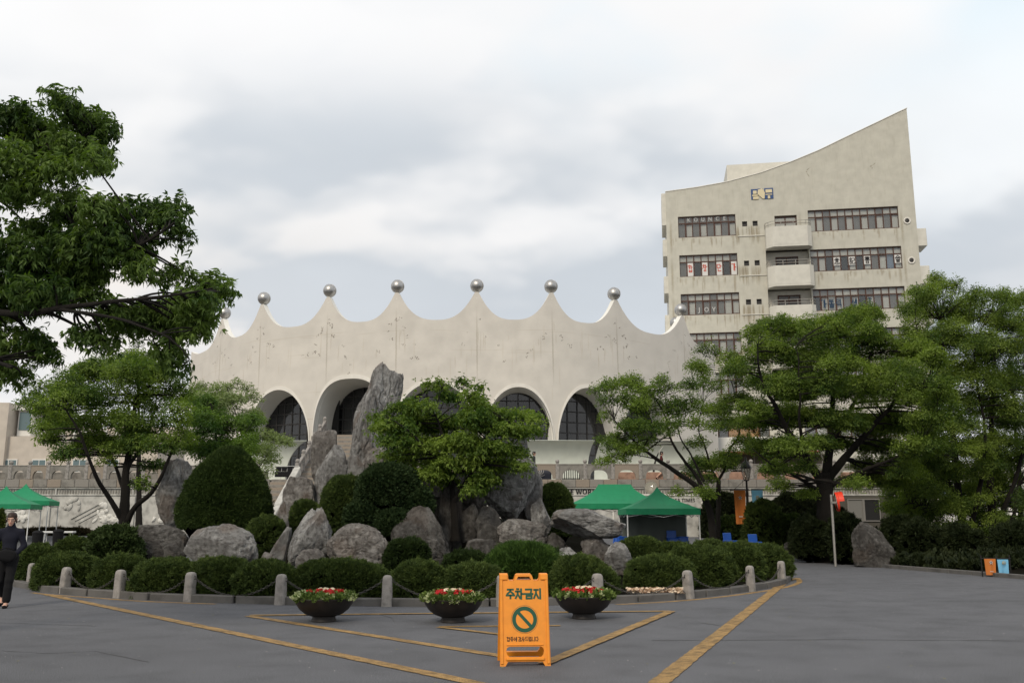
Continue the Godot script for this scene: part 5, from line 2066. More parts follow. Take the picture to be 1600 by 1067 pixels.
func bollards() -> void:
	var spots := [[-11.73, 23.3, "bollard at the far left end of the kerb, half hidden beside the walking person"], [-10.02, 21.42, "second bollard from the left, leaning slightly, by the start of the yellow line"], [-8.3, 20.24, "third bollard from the left along the kerb"], [-6.5, 19.33, "fourth bollard from the left along the kerb"], [-4.49, 18.6, "bollard just left of the left flower bowl"], [-2.38, 18.25, "bollard between the left and middle flower bowls"], [-0.2, 18.25, "bollard half hidden behind the folding sign"], [1.68, 18.8, "bollard behind the right flower bowl"], [3.7, 20.05, "slanted bollard in front of the left shrub of the right hedge group"], [5.52, 22.1, "slanted bollard in front of the largest right shrubs"], [6.95, 24.6, "last bollard on the right by the tip of the hedge"]]
	var s := Shape.new()
	# square post narrowing a little upwards with a rounded head
	var rows := []
	var w := 0.088
	for q in [[0.0, 1.12], [0.30, 1.05], [0.47, 1.0], [0.52, 0.96], [0.555, 0.82], [0.575, 0.55], [0.582, 0.0]]:
		var row := PackedVector3Array()
		for e in 24:
			var a := TAU * e / 24.0
			var m := pow(pow(absf(cos(a)), 7.0) + pow(absf(sin(a)), 7.0), -1.0 / 7.0)
			row.append(Vector3(cos(a) * m * w * q[1], q[0], -sin(a) * m * w * q[1]))
		rows.append(row)
	s.sheet(rows, true)
	var pm := s.mesh()
	var ring := Shape.new()
	for e in 12:
		var a := TAU * e / 12.0
		var b := TAU * (e + 1) / 12.0
		ring.rod(Vector3(cos(a) * 0.03, sin(a) * 0.03, 0), Vector3(cos(b) * 0.03, sin(b) * 0.03, 0), 0.008, 4)
	var rm := ring.mesh()
	var first: Node3D
	var tops := []
	for k in spots.size():
		var o: Node3D
		var p := Vector3(spots[k][0], 0, -spots[k][1])
		if k == 0:
			o = thing("bollard", spots[k][2], "bollard", p, 0.0, "stone bollards along the island kerb")
			put("post", pm, M.granite_post, o)
			for e in [-1, 1]:
				put("ring", rm, M.chain, o, Vector3(0.095 * e, 0.47, 0))
			first = o
		else:
			o = first.duplicate()
			o.name = numbered("bollard")
			add_child(o, true)
			o.position = p
			tag(o, spots[k][2], "bollard", "stone bollards along the island kerb")
		var q: int = mini(k, spots.size() - 2)
		o.rotation.y = atan2(spots[q + 1][1] - spots[q][1], spots[q + 1][0] - spots[q][0])
		if k in [1, 8, 9]:
			o.rotation.z = 0.07 * (-1 if k == 1 else 1)
		tops.append(p)
	# chains of oval links
	var link := Shape.new()
	for e in 10:
		var a := TAU * e / 10.0
		var b := TAU * (e + 1) / 10.0
		link.rod(Vector3(cos(a) * 0.042, sin(a) * 0.02, 0), Vector3(cos(b) * 0.042, sin(b) * 0.02, 0), 0.007, 4)
	for k in tops.size() - 1:
		var a: Vector3 = tops[k] + Vector3.UP * 0.44
		var b: Vector3 = tops[k + 1] + Vector3.UP * 0.44
		var d := a.distance_to(b)
		a = a.lerp(b, 0.14 / d)
		b = b.lerp(a, 0.14 / d)
		var s2 := Shape.new()
		var n := int(d / 0.062)
		for q in n:
			var t := (q + 0.5) / n
			var sag := 0.30 * 4.0 * t * (1.0 - t)
			var p := a.lerp(b, t) - Vector3.UP * sag
			var dir := ((b - a) + Vector3.DOWN * (0.30 * 4.0 * (1.0 - 2.0 * t))).normalized()
			var side := dir.cross(Vector3.UP).normalized()
			var bs := Basis(dir, side.cross(dir), side) * Basis(Vector3.RIGHT, PI / 2 * (q % 2) + 0.4)
			var k0 := s2.v.size()
			for e in link.v.size():
				s2.v.append(p + bs * link.v[e])
				s2.n.append(bs * link.n[e])
			for e in link.i:
				s2.i.append(k0 + e)
		var o := put("bollard_chain", s2.mesh(), M.chain)
		tag(o, "grey chain sagging between the " + ["first and second bollards from the left", "second and third bollards from the left", "third and fourth bollards from the left", "fourth and fifth bollards from the left", "bollards on either side of the left flower bowl", "middle bollard and the one behind the sign", "sign's bollard and the one at the right bowl", "right bowl's bollard and the first slanted bollard", "two slanted bollards on the right", "last two bollards on the right"][k], "chain", "chains between the bollards")


func flower_bowls() -> void:
	var spots := [[-3.05, 15.6, "left flower bowl of the three in front of the hedge"], [-0.95, 15.5, "middle flower bowl of the three, left of the folding sign"], [1.2, 16.05, "right flower bowl of the three, right of the folding sign"]]
	var bowl := Shape.new()
	bowl.lathe([Vector2(0.0, 0.07), Vector2(0.20, 0.085), Vector2(0.30, 0.12), Vector2(0.395, 0.195), Vector2(0.455, 0.28), Vector2(0.482, 0.35), Vector2(0.494, 0.362), Vector2(0.49, 0.374), Vector2(0.47, 0.374), Vector2(0.45, 0.33), Vector2(0.0, 0.33)], 40)
	var foot := Shape.new()
	foot.lathe([Vector2(0.0, 0.0), Vector2(0.195, 0.0), Vector2(0.205, 0.012), Vector2(0.185, 0.06), Vector2(0.19, 0.105)], 28)
	var bm := bowl.mesh()
	var fm := foot.mesh()
	var leaf := sprig(9, 12, 0.07, 0.045, 1.25)
	var petal := Shape.new()
	for e in 6:
		var a := TAU * e / 6.0
		var d := Vector3(cos(a), 0.35, sin(a))
		var sd := Vector3(-sin(a), 0, cos(a)) * 0.016
		petal.v.append_array([Vector3.ZERO, d * 0.022 + sd, d * 0.036, d * 0.022 - sd])
		var q := petal.v.size()
		petal.i.append_array([q - 4, q - 3, q - 2, q - 4, q - 2, q - 1])
	var pm := petal.mesh()
	for k in 3:
		var o := thing("flower_bowl", spots[k][2], "flower bowl", Vector3(spots[k][0], 0, -spots[k][1]), rng.randf() * 3.0, "flower bowls in front of the hedge")
		put("bowl", bm, M.bowl, o)
		put("foot", fm, M.bowl, o)
		var r := RandomNumberGenerator.new()
		r.seed = 60 + k
		var green := PackedFloat32Array()
		for q in 420:
			var a := r.randf() * TAU
			var d := sqrt(r.randf()) * 0.50
			var h := 0.355 + 0.055 * (1.0 - pow(d / 0.52, 2.0)) + r.randf_range(-0.02, 0.05)
			var up := Vector3(cos(a) * d * 1.6, 1.0, sin(a) * d * 1.6) + Vector3(r.randfn(), 0, r.randfn()) * 0.4
			var pale := r.randf() < 0.16
			var col := Color(0.42, 0.46, 0.24) if pale else Color(0.06, 0.105, 0.022).lerp(Color(0.15, 0.20, 0.05), r.randf())
			add_copy(green, facing(up, r.randf() * TAU) * Basis.from_scale(Vector3.ONE * r.randf_range(0.6, 1.1)), Vector3(cos(a) * d, h, sin(a) * d), col)
		mm("bedding_foliage", leaf, M.needle, green, o)
		var red := PackedFloat32Array()
		var white := PackedFloat32Array()
		for q in 34:
			var a := r.randf() * TAU
			var d := sqrt(r.randf()) * 0.34
			var c := Vector3(cos(a) * d, 0.435 + 0.04 * (1.0 - d / 0.4), sin(a) * d)
			for e in 11:
				var up := Vector3(r.randfn(), absf(r.randfn()) + 0.3, r.randfn()).normalized()
				add_copy(red, facing(up, r.randf() * TAU) * Basis.from_scale(Vector3.ONE * r.randf_range(0.7, 1.1)), c + up * 0.032, Color(0.42, 0.010, 0.018).lerp(Color(0.60, 0.035, 0.03), r.randf()))
		for q in 7:
			var a := r.randf() * TAU
			var d := r.randf() * 0.13
			for e in 12:
				var up := Vector3(r.randfn(), absf(r.randfn()) + 0.3, r.randfn()).normalized()
				add_copy(white, facing(up, r.randf() * TAU), Vector3(cos(a) * d, 0.478, sin(a) * d) + up * 0.03, Color(0.78, 0.72, 0.55))
		mm("red_flowers", pm, M.petal, red, o)
		mm("cream_flowers", pm, M.petal, white, o)
	# low white bedding at the kerb
	var t := thing("bedding_flowers", "strip of low white flowers at the kerb right of the right bowl", "flowers", Vector3(2.9, 0.12, -19.9))
	var b := PackedFloat32Array()
	for q in 420:
		var p := Vector3(rng.randf_range(-0.5, 0.65), rng.randf_range(0.0, 0.10), rng.randf_range(-0.15, 0.15))
		add_copy(b, facing(Vector3(rng.randfn() * 0.5, 1, rng.randfn() * 0.5), rng.randf() * 6.0), p, Color(0.75, 0.66, 0.5).lerp(Color(0.7, 0.4, 0.3), rng.randf() * 0.4))
	mm("blossoms", pm, M.petal, b, t)


func folding_sign() -> void:
	var o := thing("folding_sign", "orange plastic folding sign with green lettering standing on the asphalt", "sign", Vector3(0.135, 0, -11.1), deg_to_rad(4.5))
	# outline of one leaf, metres, feet at y = 0
	var face := PackedVector2Array([Vector2(-0.285, 0), Vector2(-0.225, 0), Vector2(-0.195, 0.048), Vector2(0.195, 0.048), Vector2(0.225, 0), Vector2(0.285, 0), Vector2(0.28, 1.01), Vector2(0.185, 1.01), Vector2(0.18, 0.955), Vector2(0.165, 0.935), Vector2(0.115, 0.935), Vector2(0.095, 0.995), Vector2(0.08, 1.008), Vector2(-0.08, 1.008), Vector2(-0.095, 0.995), Vector2(-0.115, 0.935), Vector2(-0.165, 0.935), Vector2(-0.18, 0.955), Vector2(-0.185, 1.01), Vector2(-0.28, 1.01)])
	var slot := PackedVector2Array([Vector2(-0.205, 0.125), Vector2(-0.18, 0.10), Vector2(0.18, 0.10), Vector2(0.205, 0.125), Vector2(0.215, 0.165), Vector2(0.205, 0.195), Vector2(0.18, 0.21), Vector2(-0.18, 0.21), Vector2(-0.205, 0.195), Vector2(-0.215, 0.165)])
	var grip := PackedVector2Array([Vector2(-0.085, 0.945), Vector2(0.085, 0.945), Vector2(0.066, 0.984), Vector2(-0.066, 0.984)])
	for side in 2:
		var lean := deg_to_rad(-11.5 if side == 0 else 11.5)
		var leaf := CSGPolygon3D.new()
		leaf.name = "panel" if side == 0 else "panel_001"
		leaf.polygon = face
		leaf.depth = 0.04
		leaf.material = M.orange_plastic
		for q in [[slot, "slot"], [grip, "grip_hole"]]:
			var cut := CSGPolygon3D.new()
			cut.name = q[1]
			cut.polygon = q[0]
			cut.depth = 0.08
			cut.position.z = 0.02
			cut.operation = CSGShape3D.OPERATION_SUBTRACTION
			cut.material = M.orange_plastic
			leaf.add_child(cut)
		var b := Basis(Vector3.RIGHT, lean)
		leaf.transform = Transform3D(b, Vector3(0, 0, 0.21 if side == 0 else -0.24))
		o.add_child(leaf, true)
		# raised borders, foot bar and hinge blocks
		var s := Shape.new()
		var zf := 0.004 if side == 0 else -0.044
		for x in [-0.262, 0.262]:
			s.cbox(Vector3(x, 0.5, zf), Vector3(0.034, 0.96, 0.02), 0.007)
		s.cbox(Vector3(0, 0.075, zf + 0.002), Vector3(0.44, 0.036, 0.026), 0.01)
		s.cbox(Vector3(0, 0.228, zf - 0.002), Vector3(0.42, 0.016, 0.014), 0.004)
		for x in [-0.235, 0.235]:
			s.cbox(Vector3(x, 0.975, zf - 0.001), Vector3(0.088, 0.066, 0.03), 0.008)
		put("rib", s.mesh(), M.orange_plastic, leaf)
		if side == 0:
			put("lettering", korean("jU cA gWm jI", -0.205, 0.735, 0.094, 0.105, 0.012, 0.0215, 0.001, 0.0012).mesh(), M.green_ink, leaf)
			var t := korean("hYb jOo oE _ gAm sA dW rIb nI dA", -0.207, 0.268, 0.036, 0.046, 0.0038, 0.0062, 0.001, 0.0012)
			put("small_lettering", t.mesh(), M.brown_ink, leaf)
			var g := Shape.new()
			var c := Vector3(0, 0.505, 0.0)
			for ring in [[0.152, 0.155, 0.0016], [0.100, 0.143, 0.002]]:
				for k in 48:
					var a := TAU * k / 48.0
					var e := TAU * (k + 1) / 48.0
					var u := Vector3(cos(a), sin(a), 0)
					var w := Vector3(cos(e), sin(e), 0)
					var z := Vector3(0, 0, ring[2])
					g.quad(c + u * ring[0] + z, c + u * ring[1] + z, c + w * ring[1] + z, c + w * ring[0] + z)
			g.box(c + Vector3(0, 0, 0.0014), Vector3(0.22, 0.036, 0.0028), Basis(Vector3(0, 0, 1), deg_to_rad(-47)))
			put("no_parking_symbol", g.mesh(), M.green_ink, leaf)
	var h := Shape.new()
	for x in [-0.235, 0.235]:
		h.rod(Vector3(x - 0.04, 0.985, -0.015), Vector3(x + 0.04, 0.985, -0.015), 0.012, 8)
	put("hinge", h.mesh(), M.orange_plastic, o)


# low dark leaves covering the bank beside the road
func bank_cover() -> void:
	var r := RandomNumberGenerator.new()
	r.seed = 404
	var b := PackedFloat32Array()
	for k in 16000:
		var z := r.randf_range(-50, -18)
		var edge := 12.9 + maxf(0.0, (-z - 32.0)) * -0.07 + maxf(0.0, 32.0 + z) * 0.24
		var x := edge + 0.45 + pow(r.randf(), 1.5) * 16.0
		if absf(x - 14.6) < 1.1 and z > -29.2:
			continue
		var p := Vector3(x, 0.05 + ground_height(z) + 0.25 * smoothstep(0.2, 4.0, x - edge) + r.randf() * 0.25, z)
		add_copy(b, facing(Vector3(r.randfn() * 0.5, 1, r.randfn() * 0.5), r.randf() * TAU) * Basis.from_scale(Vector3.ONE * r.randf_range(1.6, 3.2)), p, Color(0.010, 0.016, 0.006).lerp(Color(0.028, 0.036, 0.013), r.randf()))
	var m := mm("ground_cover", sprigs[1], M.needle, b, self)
	tag(m, "dark leafy ground cover on the bank under the right trees", "ground cover", "", "stuff")


# spray of leaves along forked twigs, about 0.5 m across at scale 1; long and wide give the leaf, droop its hang
func leaf_spray(sd: int, leaves: int, long: float, wide: float, droop: float, bunch := 1) -> ArrayMesh:
	var r := RandomNumberGenerator.new()
	r.seed = sd
	var s := Shape.new()
	for k in leaves:
		var a := r.randf() * TAU
		var d := sqrt(r.randf()) * 0.26
		var p := Vector3(cos(a) * d, r.randf_range(-0.05, 0.05) - d * d * 0.7, sin(a) * d)
		for e in bunch:
			var yaw := a + r.randfn(0, 0.7) if bunch == 1 else r.randf() * TAU
			var dr := droop + r.randfn(0, 0.25)
			var f := Vector3(cos(yaw) * cos(dr), -sin(dr), sin(yaw) * cos(dr))
			var side := f.cross(Vector3.UP).normalized()
			side = side.rotated(f, r.randfn(0, 0.45))
			var nn := side.cross(f)
			var l := long * r.randf_range(0.7, 1.15)
			var w := wide * 0.5 * r.randf_range(0.8, 1.15)
			var m := p + f * l * 0.42 - nn * 0.02 * l
			var q := s.v.size()
			s.v.append_array([p, m + side * w + nn * w * 0.35, p + f * l - Vector3.UP * l * 0.12, m - side * w + nn * w * 0.35])
			s.i.append_array([q, q + 2, q + 1, q, q + 3, q + 2])
	return s.mesh()


var sprays := {}


func curve(a: Vector3, b: Vector3, c: Vector3, n: int) -> Array:
	var p := []
	for k in n + 1:
		var t := float(k) / n
		p.append(a.lerp(b, t).lerp(b.lerp(c, t), t))
	return p


# limbs: arrays of [x, y, depth] in plan view with the radii at both ends; pads: [x, y, half width, half height] at depth d
func tree(called: String, label: String, d: float, limbs: Array, pads: Array, sd: int, o := {}) -> Node3D:
	var r := RandomNumberGenerator.new()
	r.seed = sd * 31 + 7
	var first: Array = limbs[0][0][0]
	var root := at(first[0], first[1], first[2])
	var t := thing(called, label, "tree", root, 0.0, o.get("group", ""))
	var wood := Shape.new()
	var nodes: Array[Vector3] = []
	var widths: Array[float] = []
	for l in limbs:
		var pts := []
		for q in l[0]:
			pts.append(at(q[0], q[1], q[2]) - root)
		var c := Curve3D.new()
		for k in pts.size():
			var tan: Vector3 = (pts[mini(k + 1, pts.size() - 1)] - pts[maxi(k - 1, 0)]) / 5.0
			c.add_point(pts[k], -tan, tan)
		c.bake_interval = 0.22
		var fine := c.get_baked_points()
		var pp := []
		var rr := []
		for k in fine.size():
			var f := float(k) / maxf(fine.size() - 1, 1)
			var rad := lerpf(l[1], l[2], pow(f, 0.8))
			var jit := Vector3(na.get_noise_3dv(fine[k] * 0.9 + Vector3(sd, 0, 0)), 0, na.get_noise_3dv(fine[k] * 0.9 + Vector3(0, sd, 0))) * 0.10 * f
			pp.append(fine[k] + jit)
			rr.append(rad * (1.0 + 0.12 * nb.get_noise_3dv(fine[k] * 3.0)))
			if l == limbs[0] and k == 0:
				rr[0] *= 1.35
			if rad < o.get("join", 0.16):
				nodes.append(fine[k] + jit)
				widths.append(rad)
		wood.tube(pp, rr, 9 if l[1] > 0.08 else 6)
	var thin := Shape.new()
	var buf := PackedFloat32Array()
	var spread: float = o.get("spread", 1.6)
	var kind: Array = sprays[o.get("kind", "fine")]
	var c0: Color = o.get("dark", Color(0.030, 0.058, 0.012))
	var c1: Color = o.get("light", Color(0.095, 0.15, 0.026))
	var dens: float = o.get("density", 1.0)
	var size: float = o.get("size", 1.0)
	var all := []
	for p in pads:
		var off := r.randf_range(-spread, spread)
		all.append([p[0], p[1], p[2], p[3], d + off * (1.0 if p.size() < 5 else 0.0) + (p[4] if p.size() > 4 else 0.0)])
	if o.get("back", true):
		for p in pads:
			if r.randf() < o.get("fill", 0.55):
				all.append([p[0] + r.randf_range(-0.5, 0.5) * p[2], p[1] + r.randf_range(-0.3, 0.5) * p[3], p[2] * 0.85, p[3] * 0.9, d + (1.0 if r.randf() < 0.65 else -1.0) * r.randf_range(0.5, 1.3) * spread])
	# break every mass into smaller clumps
	var small := []
	for p in all:
		var parts := clampi(int(p[2] / 9.0), 1, 4)
		if parts == 1:
			small.append(p)
			continue
		for q in parts + 1:
			var a := TAU * (q + r.randf() * 0.8) / (parts + 1)
			var e := r.randf_range(0.35, 0.68)
			small.append([p[0] + cos(a) * p[2] * e, p[1] + sin(a) * p[3] * e * 1.1, p[2] * r.randf_range(0.40, 0.58), p[3] * r.randf_range(0.5, 0.75), p[4] + r.randfn(0, 0.35) * p[2] * p[4] / FOCAL])
	all = small
	# looser clumps between neighbouring ones
	for q in int(pads.size() * o.get("between", 0.55)):
		var a: Array = pads[r.randi() % pads.size()]
		var b: Array = a
		var best_d := 1e9
		for w in 6:
			var t2: Array = pads[r.randi() % pads.size()]
			var e := Vector2(t2[0] - a[0], t2[1] - a[1]).length()
			if t2 != a and e < best_d:
				best_d = e
				b = t2
		if best_d < 75.0:
			all.append([(a[0] + b[0]) / 2.0 + r.randfn(0, 4), (a[1] + b[1]) / 2.0 + r.randfn(0, 3), minf(a[2], b[2]) * r.randf_range(0.45, 0.8), minf(a[3], b[3]) * 0.85, d + r.randf_range(-spread, spread)])
	for p in all:
		var c := at(p[0], p[1], p[4]) - root
		var rx: float = p[2] * p[4] / FOCAL
		var ry: float = p[3] * p[4] / FOCAL * o.get("thick", 1.55)
		var rz := rx * r.randf_range(0.75, 1.05)
		# nearest limb point that is not above the pad
		var best := 0
		var far := 1e9
		for k in nodes.size():
			var e := nodes[k].distance_to(c) + maxf(0.0, nodes[k].y - c.y) * 1.2
			if e < far:
				far = e
				best = k
		var from := nodes[best]
		var br := clampf(0.010 + 0.016 * far, 0.012, minf(widths[best] * 0.75, 0.06))
		var mid := from.lerp(c, 0.5) + Vector3(r.randfn(), r.randf_range(-0.2, 1.0), r.randfn()) * 0.10 * far
		var pts := curve(from, mid, c - Vector3.UP * ry * 0.4, 7)
		var rad := []
		for k in 8:
			rad.append(lerpf(br, 0.010, k / 7.0))
		thin.tube(pts, rad, 5)
		var knots: Array[Vector3] = []
		var n := 5 + int(rx * 3.0)
		for k in n:
			var a := TAU * (k + r.randf()) / n
			var e := c + Vector3(cos(a) * rx, r.randf_range(-0.35, 0.75) * ry, sin(a) * rz) * r.randf_range(0.45, 0.95)
			thin.tube(curve(c - Vector3.UP * ry * 0.4, (c + e) / 2 + Vector3.UP * ry * 0.15, e, 3), [0.010, 0.008, 0.006, 0.004], 4)
			knots.append(e)
		knots.append(c + Vector3.UP * ry * 0.5)
		var count := int(rx * rz * PI * 110.0 * dens / (size * size)) + 8
		for k in count:
			var a := r.randf() * TAU
			var q := sqrt(r.randf())
			var y := sqrt(maxf(0.0, 1.0 - q * q)) * r.randf_range(-0.55, 1.0)
			var w := c + Vector3(cos(a) * q * rx, y * ry, sin(a) * q * rz)
			var near := knots[0]
			for kn in knots:
				if kn.distance_squared_to(w) < near.distance_squared_to(w):
					near = kn
			w = w.lerp(near, r.randf_range(0.0, 0.62))
			var up := Vector3(cos(a) * q * 0.9, 1.0, sin(a) * q * 0.9) + Vector3(r.randfn(), r.randfn() * 0.6, r.randfn()) * 0.55
			var tint := clampf(r.randfn(0.42, 0.2) + 0.85 * na.get_noise_3dv(w * 0.55 + Vector3(sd, sd, 0)), 0.0, 1.0)
			add_copy(buf, facing(up, r.randf() * TAU) * Basis.from_scale(Vector3.ONE * size * r.randf_range(0.65, 1.15)), w, c0.lerp(c1, tint))
	put("trunk", wood.mesh(), M.bark, t)
	put("branches", thin.mesh(), M.bark, t)
	mm("crown", kind[sd % kind.size()], M.leaf, buf, t)
	return t


func trees() -> void:
	sprays["fine"] = [leaf_spray(1, 15, 0.10, 0.042, 0.35), leaf_spray(2, 15, 0.10, 0.042, 0.35)]
	sprays["hang"] = [leaf_spray(3, 7, 0.125, 0.036, 0.75, 4), leaf_spray(4, 7, 0.125, 0.036, 0.75, 4)]
	sprays["maple"] = [leaf_spray(5, 8, 0.095, 0.036, 0.55, 3), leaf_spray(6, 8, 0.095, 0.036, 0.55, 3)]
	# near tree reaching in from the left edge
	tree("leafy_tree", "near tree reaching in from the left edge with dark hanging leaves against the sky", 12.0,
		[[[[-270, 1010, 12.2], [-262, 800, 12.2], [-250, 640, 12.1], [-235, 520, 12.0]], 0.26, 0.19],
		[[[-240, 560, 12.0], [-150, 470, 12.2], [-40, 470, 12.3], [60, 452, 12.2], [150, 415, 12.0], [215, 385, 11.8], [270, 350, 11.7]], 0.13, 0.012],
		[[[-235, 520, 12.0], [-160, 400, 12.4], [-60, 335, 12.5], [40, 285, 12.3], [100, 235, 12.0], [140, 200, 11.9]], 0.12, 0.012],
		[[[-100, 470, 12.2], [20, 490, 11.6], [110, 478, 11.4], [190, 470, 11.3], [265, 462, 11.2], [335, 450, 11.2]], 0.07, 0.010],
		[[[60, 480, 11.6], [140, 490, 11.2], [205, 505, 11.0], [260, 528, 10.9], [285, 560, 10.9]], 0.035, 0.008],
		[[[-240, 600, 12.0], [-140, 560, 11.5], [-40, 560, 11.3], [20, 575, 11.2]], 0.07, 0.02],
		[[[-235, 520, 12.0], [-220, 350, 12.3], [-180, 200, 12.4], [-120, 120, 12.4]], 0.12, 0.03]],
		[[97, 160, 26, 18], [132, 188, 40, 15], [158, 200, 18, 12], [20, 182, 44, 20], [60, 215, 50, 22], [125, 232, 42, 12], [145, 250, 20, 8], [20, 245, 40, 22], [85, 262, 44, 13], [30, 285, 40, 16], [100, 310, 26, 14], [30, 305, 30, 14], [110, 335, 30, 14], [155, 325, 34, 16], [198, 328, 30, 14], [245, 330, 34, 13], [278, 322, 14, 13], [262, 345, 26, 12], [282, 372, 16, 14], [60, 360, 40, 16], [15, 395, 44, 26], [165, 362, 40, 18], [215, 372, 32, 14], [110, 385, 50, 20], [180, 395, 50, 16], [60, 410, 56, 26], [130, 420, 46, 16], [215, 418, 24, 8], [265, 425, 26, 14], [318, 445, 30, 14], [345, 452, 14, 10], [300, 470, 36, 16], [316, 482, 16, 8], [250, 488, 44, 14], [190, 488, 36, 10], [60, 460, 60, 28], [10, 470, 46, 34], [130, 455, 40, 14], [25, 530, 46, 26], [15, 580, 30, 24], [62, 550, 22, 12], [210, 503, 44, 10], [290, 500, 36, 12], [310, 508, 18, 10], [278, 572, 14, 9], [262, 548, 18, 9], [272, 520, 22, 10], [130, 520, 22, 7], [160, 532, 14, 6], [-40, 240, 40, 30], [-60, 350, 50, 40], [-60, 450, 60, 40], [-80, 540, 60, 40], [-150, 180, 60, 40], [-160, 300, 60, 50], [-180, 420, 60, 50], [-120, 100, 60, 30], [-250, 250, 60, 60], [-300, 400, 70, 60]],
		1, {"kind": "hang", "spread": 0.5, "density": 0.48, "fill": 0.2, "thick": 0.95, "between": 0.1, "dark": Color(0.040, 0.083, 0.022), "light": Color(0.181, 0.268, 0.063), "join": 0.2, "size": 0.8})
	# maple on the left part of the island
	tree("maple_tree", "spreading maple with several dark trunks at the left end of the rock island", 29.0,
		[[[[193, 842, 29], [194, 790, 29], [196, 735, 29], [205, 680, 29], [212, 630, 29], [218, 585, 29]], 0.19, 0.03],
		[[[190, 812, 29], [180, 795, 28.8], [165, 770, 28.6], [148, 742, 28.2], [136, 712, 28.0], [120, 670, 27.8], [100, 635, 27.6]], 0.10, 0.02],
		[[[198, 815, 29], [212, 790, 28.7], [235, 770, 28.4], [256, 735, 28.2], [272, 690, 28.2], [285, 650, 28.2]], 0.10, 0.02],
		[[[194, 770, 29], [180, 730, 29.6], [165, 690, 30.2], [150, 640, 30.6]], 0.07, 0.015],
		[[[197, 730, 29], [225, 690, 29.8], [240, 640, 30.4], [250, 600, 30.6]], 0.07, 0.015]],
		[[215, 572, 30, 13], [60, 612, 26, 13], [98, 596, 30, 14], [142, 582, 40, 16], [190, 582, 42, 18], [245, 592, 38, 16], [282, 610, 28, 14], [50, 632, 20, 9], [205, 556, 20, 9], [255, 575, 22, 9], [165, 566, 24, 9], [115, 618, 46, 16], [180, 618, 54, 19], [238, 626, 46, 19], [84, 640, 34, 11], [110, 662, 42, 14], [170, 656, 54, 18], [228, 664, 50, 18], [278, 645, 30, 17], [75, 686, 18, 8], [92, 708, 20, 11], [66, 668, 17, 8], [150, 690, 40, 13], [200, 694, 42, 13], [252, 694, 36, 13], [165, 720, 16, 7], [240, 728, 20, 8], [215, 756, 14, 6], [122, 700, 20, 9], [290, 680, 20, 14]],
		2, {"kind": "fine", "spread": 1.5, "dark": Color(0.044, 0.094, 0.017), "light": Color(0.253, 0.341, 0.063), "density": 0.61})
	tree("shade_tree", "mid green small tree between the left maple and the conical evergreen", 33.0,
		[[[[345, 830, 33], [343, 760, 33], [340, 710, 33], [335, 660, 33], [330, 630, 33]], 0.10, 0.02], [[[342, 745, 33], [365, 710, 32.6], [385, 675, 32.5]], 0.05, 0.012], [[[342, 745, 33], [320, 705, 33.4], [305, 665, 33.4]], 0.05, 0.012]],
		[[320, 655, 34, 15], [356, 668, 38, 16], [300, 690, 32, 15], [385, 690, 24, 10], [340, 700, 40, 14], [368, 720, 30, 12], [310, 630, 26, 12], [395, 655, 16, 8]],
		3, {"kind": "fine", "spread": 1.0, "dark": Color(0.044, 0.100, 0.020), "light": Color(0.189, 0.293, 0.052)})
	tree("pale_tree", "thin pale yellow-green tree in front of the leftmost arch", 38.0,
		[[[[400, 800, 38], [395, 745, 38], [380, 690, 38], [365, 640, 38], [355, 605, 38]], 0.07, 0.012], [[[395, 745, 38], [415, 715, 38], [440, 690, 38]], 0.035, 0.008], [[[388, 715, 38], [350, 670, 38], [320, 625, 38]], 0.04, 0.01]],
		[[325, 606, 34, 8], [372, 604, 26, 8], [350, 622, 38, 8], [395, 622, 18, 7], [340, 640, 36, 9], [388, 650, 30, 9], [415, 682, 28, 8], [438, 690, 18, 6], [400, 702, 26, 8], [425, 716, 20, 7], [410, 738, 20, 8], [300, 622, 20, 8]],
		4, {"kind": "fine", "spread": 0.9, "dark": Color(0.143, 0.200, 0.068), "light": Color(0.299, 0.360, 0.174), "density": 0.36, "fill": 0.4})
	tree("maple_tree", "small wide maple growing among the rocks in the middle of the island", 25.0,
		[[[[712, 845, 24.6], [710, 800, 24.6], [706, 760, 24.7], [700, 720, 24.8], [690, 680, 24.8], [680, 650, 24.9]], 0.12, 0.02],
		[[[709, 785, 24.6], [726, 755, 24.4], [755, 715, 24.2], [785, 685, 24.0], [810, 660, 24.0]], 0.07, 0.012],
		[[[706, 750, 24.7], [722, 710, 25.2], [735, 670, 25.4], [738, 630, 25.4]], 0.06, 0.012],
		[[[704, 740, 24.7], [672, 705, 24.2], [640, 675, 24.0], [612, 655, 24.0]], 0.06, 0.012]],
		[[602, 652, 24, 9], [630, 640, 26, 11], [645, 655, 30, 11], [690, 606, 12, 6], [668, 600, 8, 5], [724, 598, 16, 8], [702, 622, 22, 8], [734, 618, 16, 7], [746, 634, 18, 7], [748, 604, 8, 6], [655, 634, 30, 9], [615, 664, 36, 10], [658, 662, 46, 13], [708, 662, 46, 14], [758, 648, 40, 12], [800, 648, 28, 10], [826, 648, 14, 6], [780, 670, 42, 11], [814, 676, 18, 8], [620, 688, 30, 9], [668, 690, 46, 12], [720, 690, 46, 12], [770, 700, 38, 10], [618, 712, 26, 8], [658, 716, 42, 10], [712, 724, 38, 10], [768, 724, 32, 9], [748, 746, 24, 9], [740, 762, 20, 7], [700, 752, 24, 8], [640, 736, 26, 9], [680, 740, 34, 10], [806, 706, 26, 9], [832, 672, 16, 7], [792, 738, 26, 9], [770, 756, 22, 8], [838, 652, 14, 6], [812, 728, 16, 7]],
		5, {"kind": "maple", "spread": 1.1, "dark": Color(0.055, 0.112, 0.017), "light": Color(0.268, 0.360, 0.063), "density": 0.58, "thick": 1.25, "fill": 0.35, "between": 0.4})
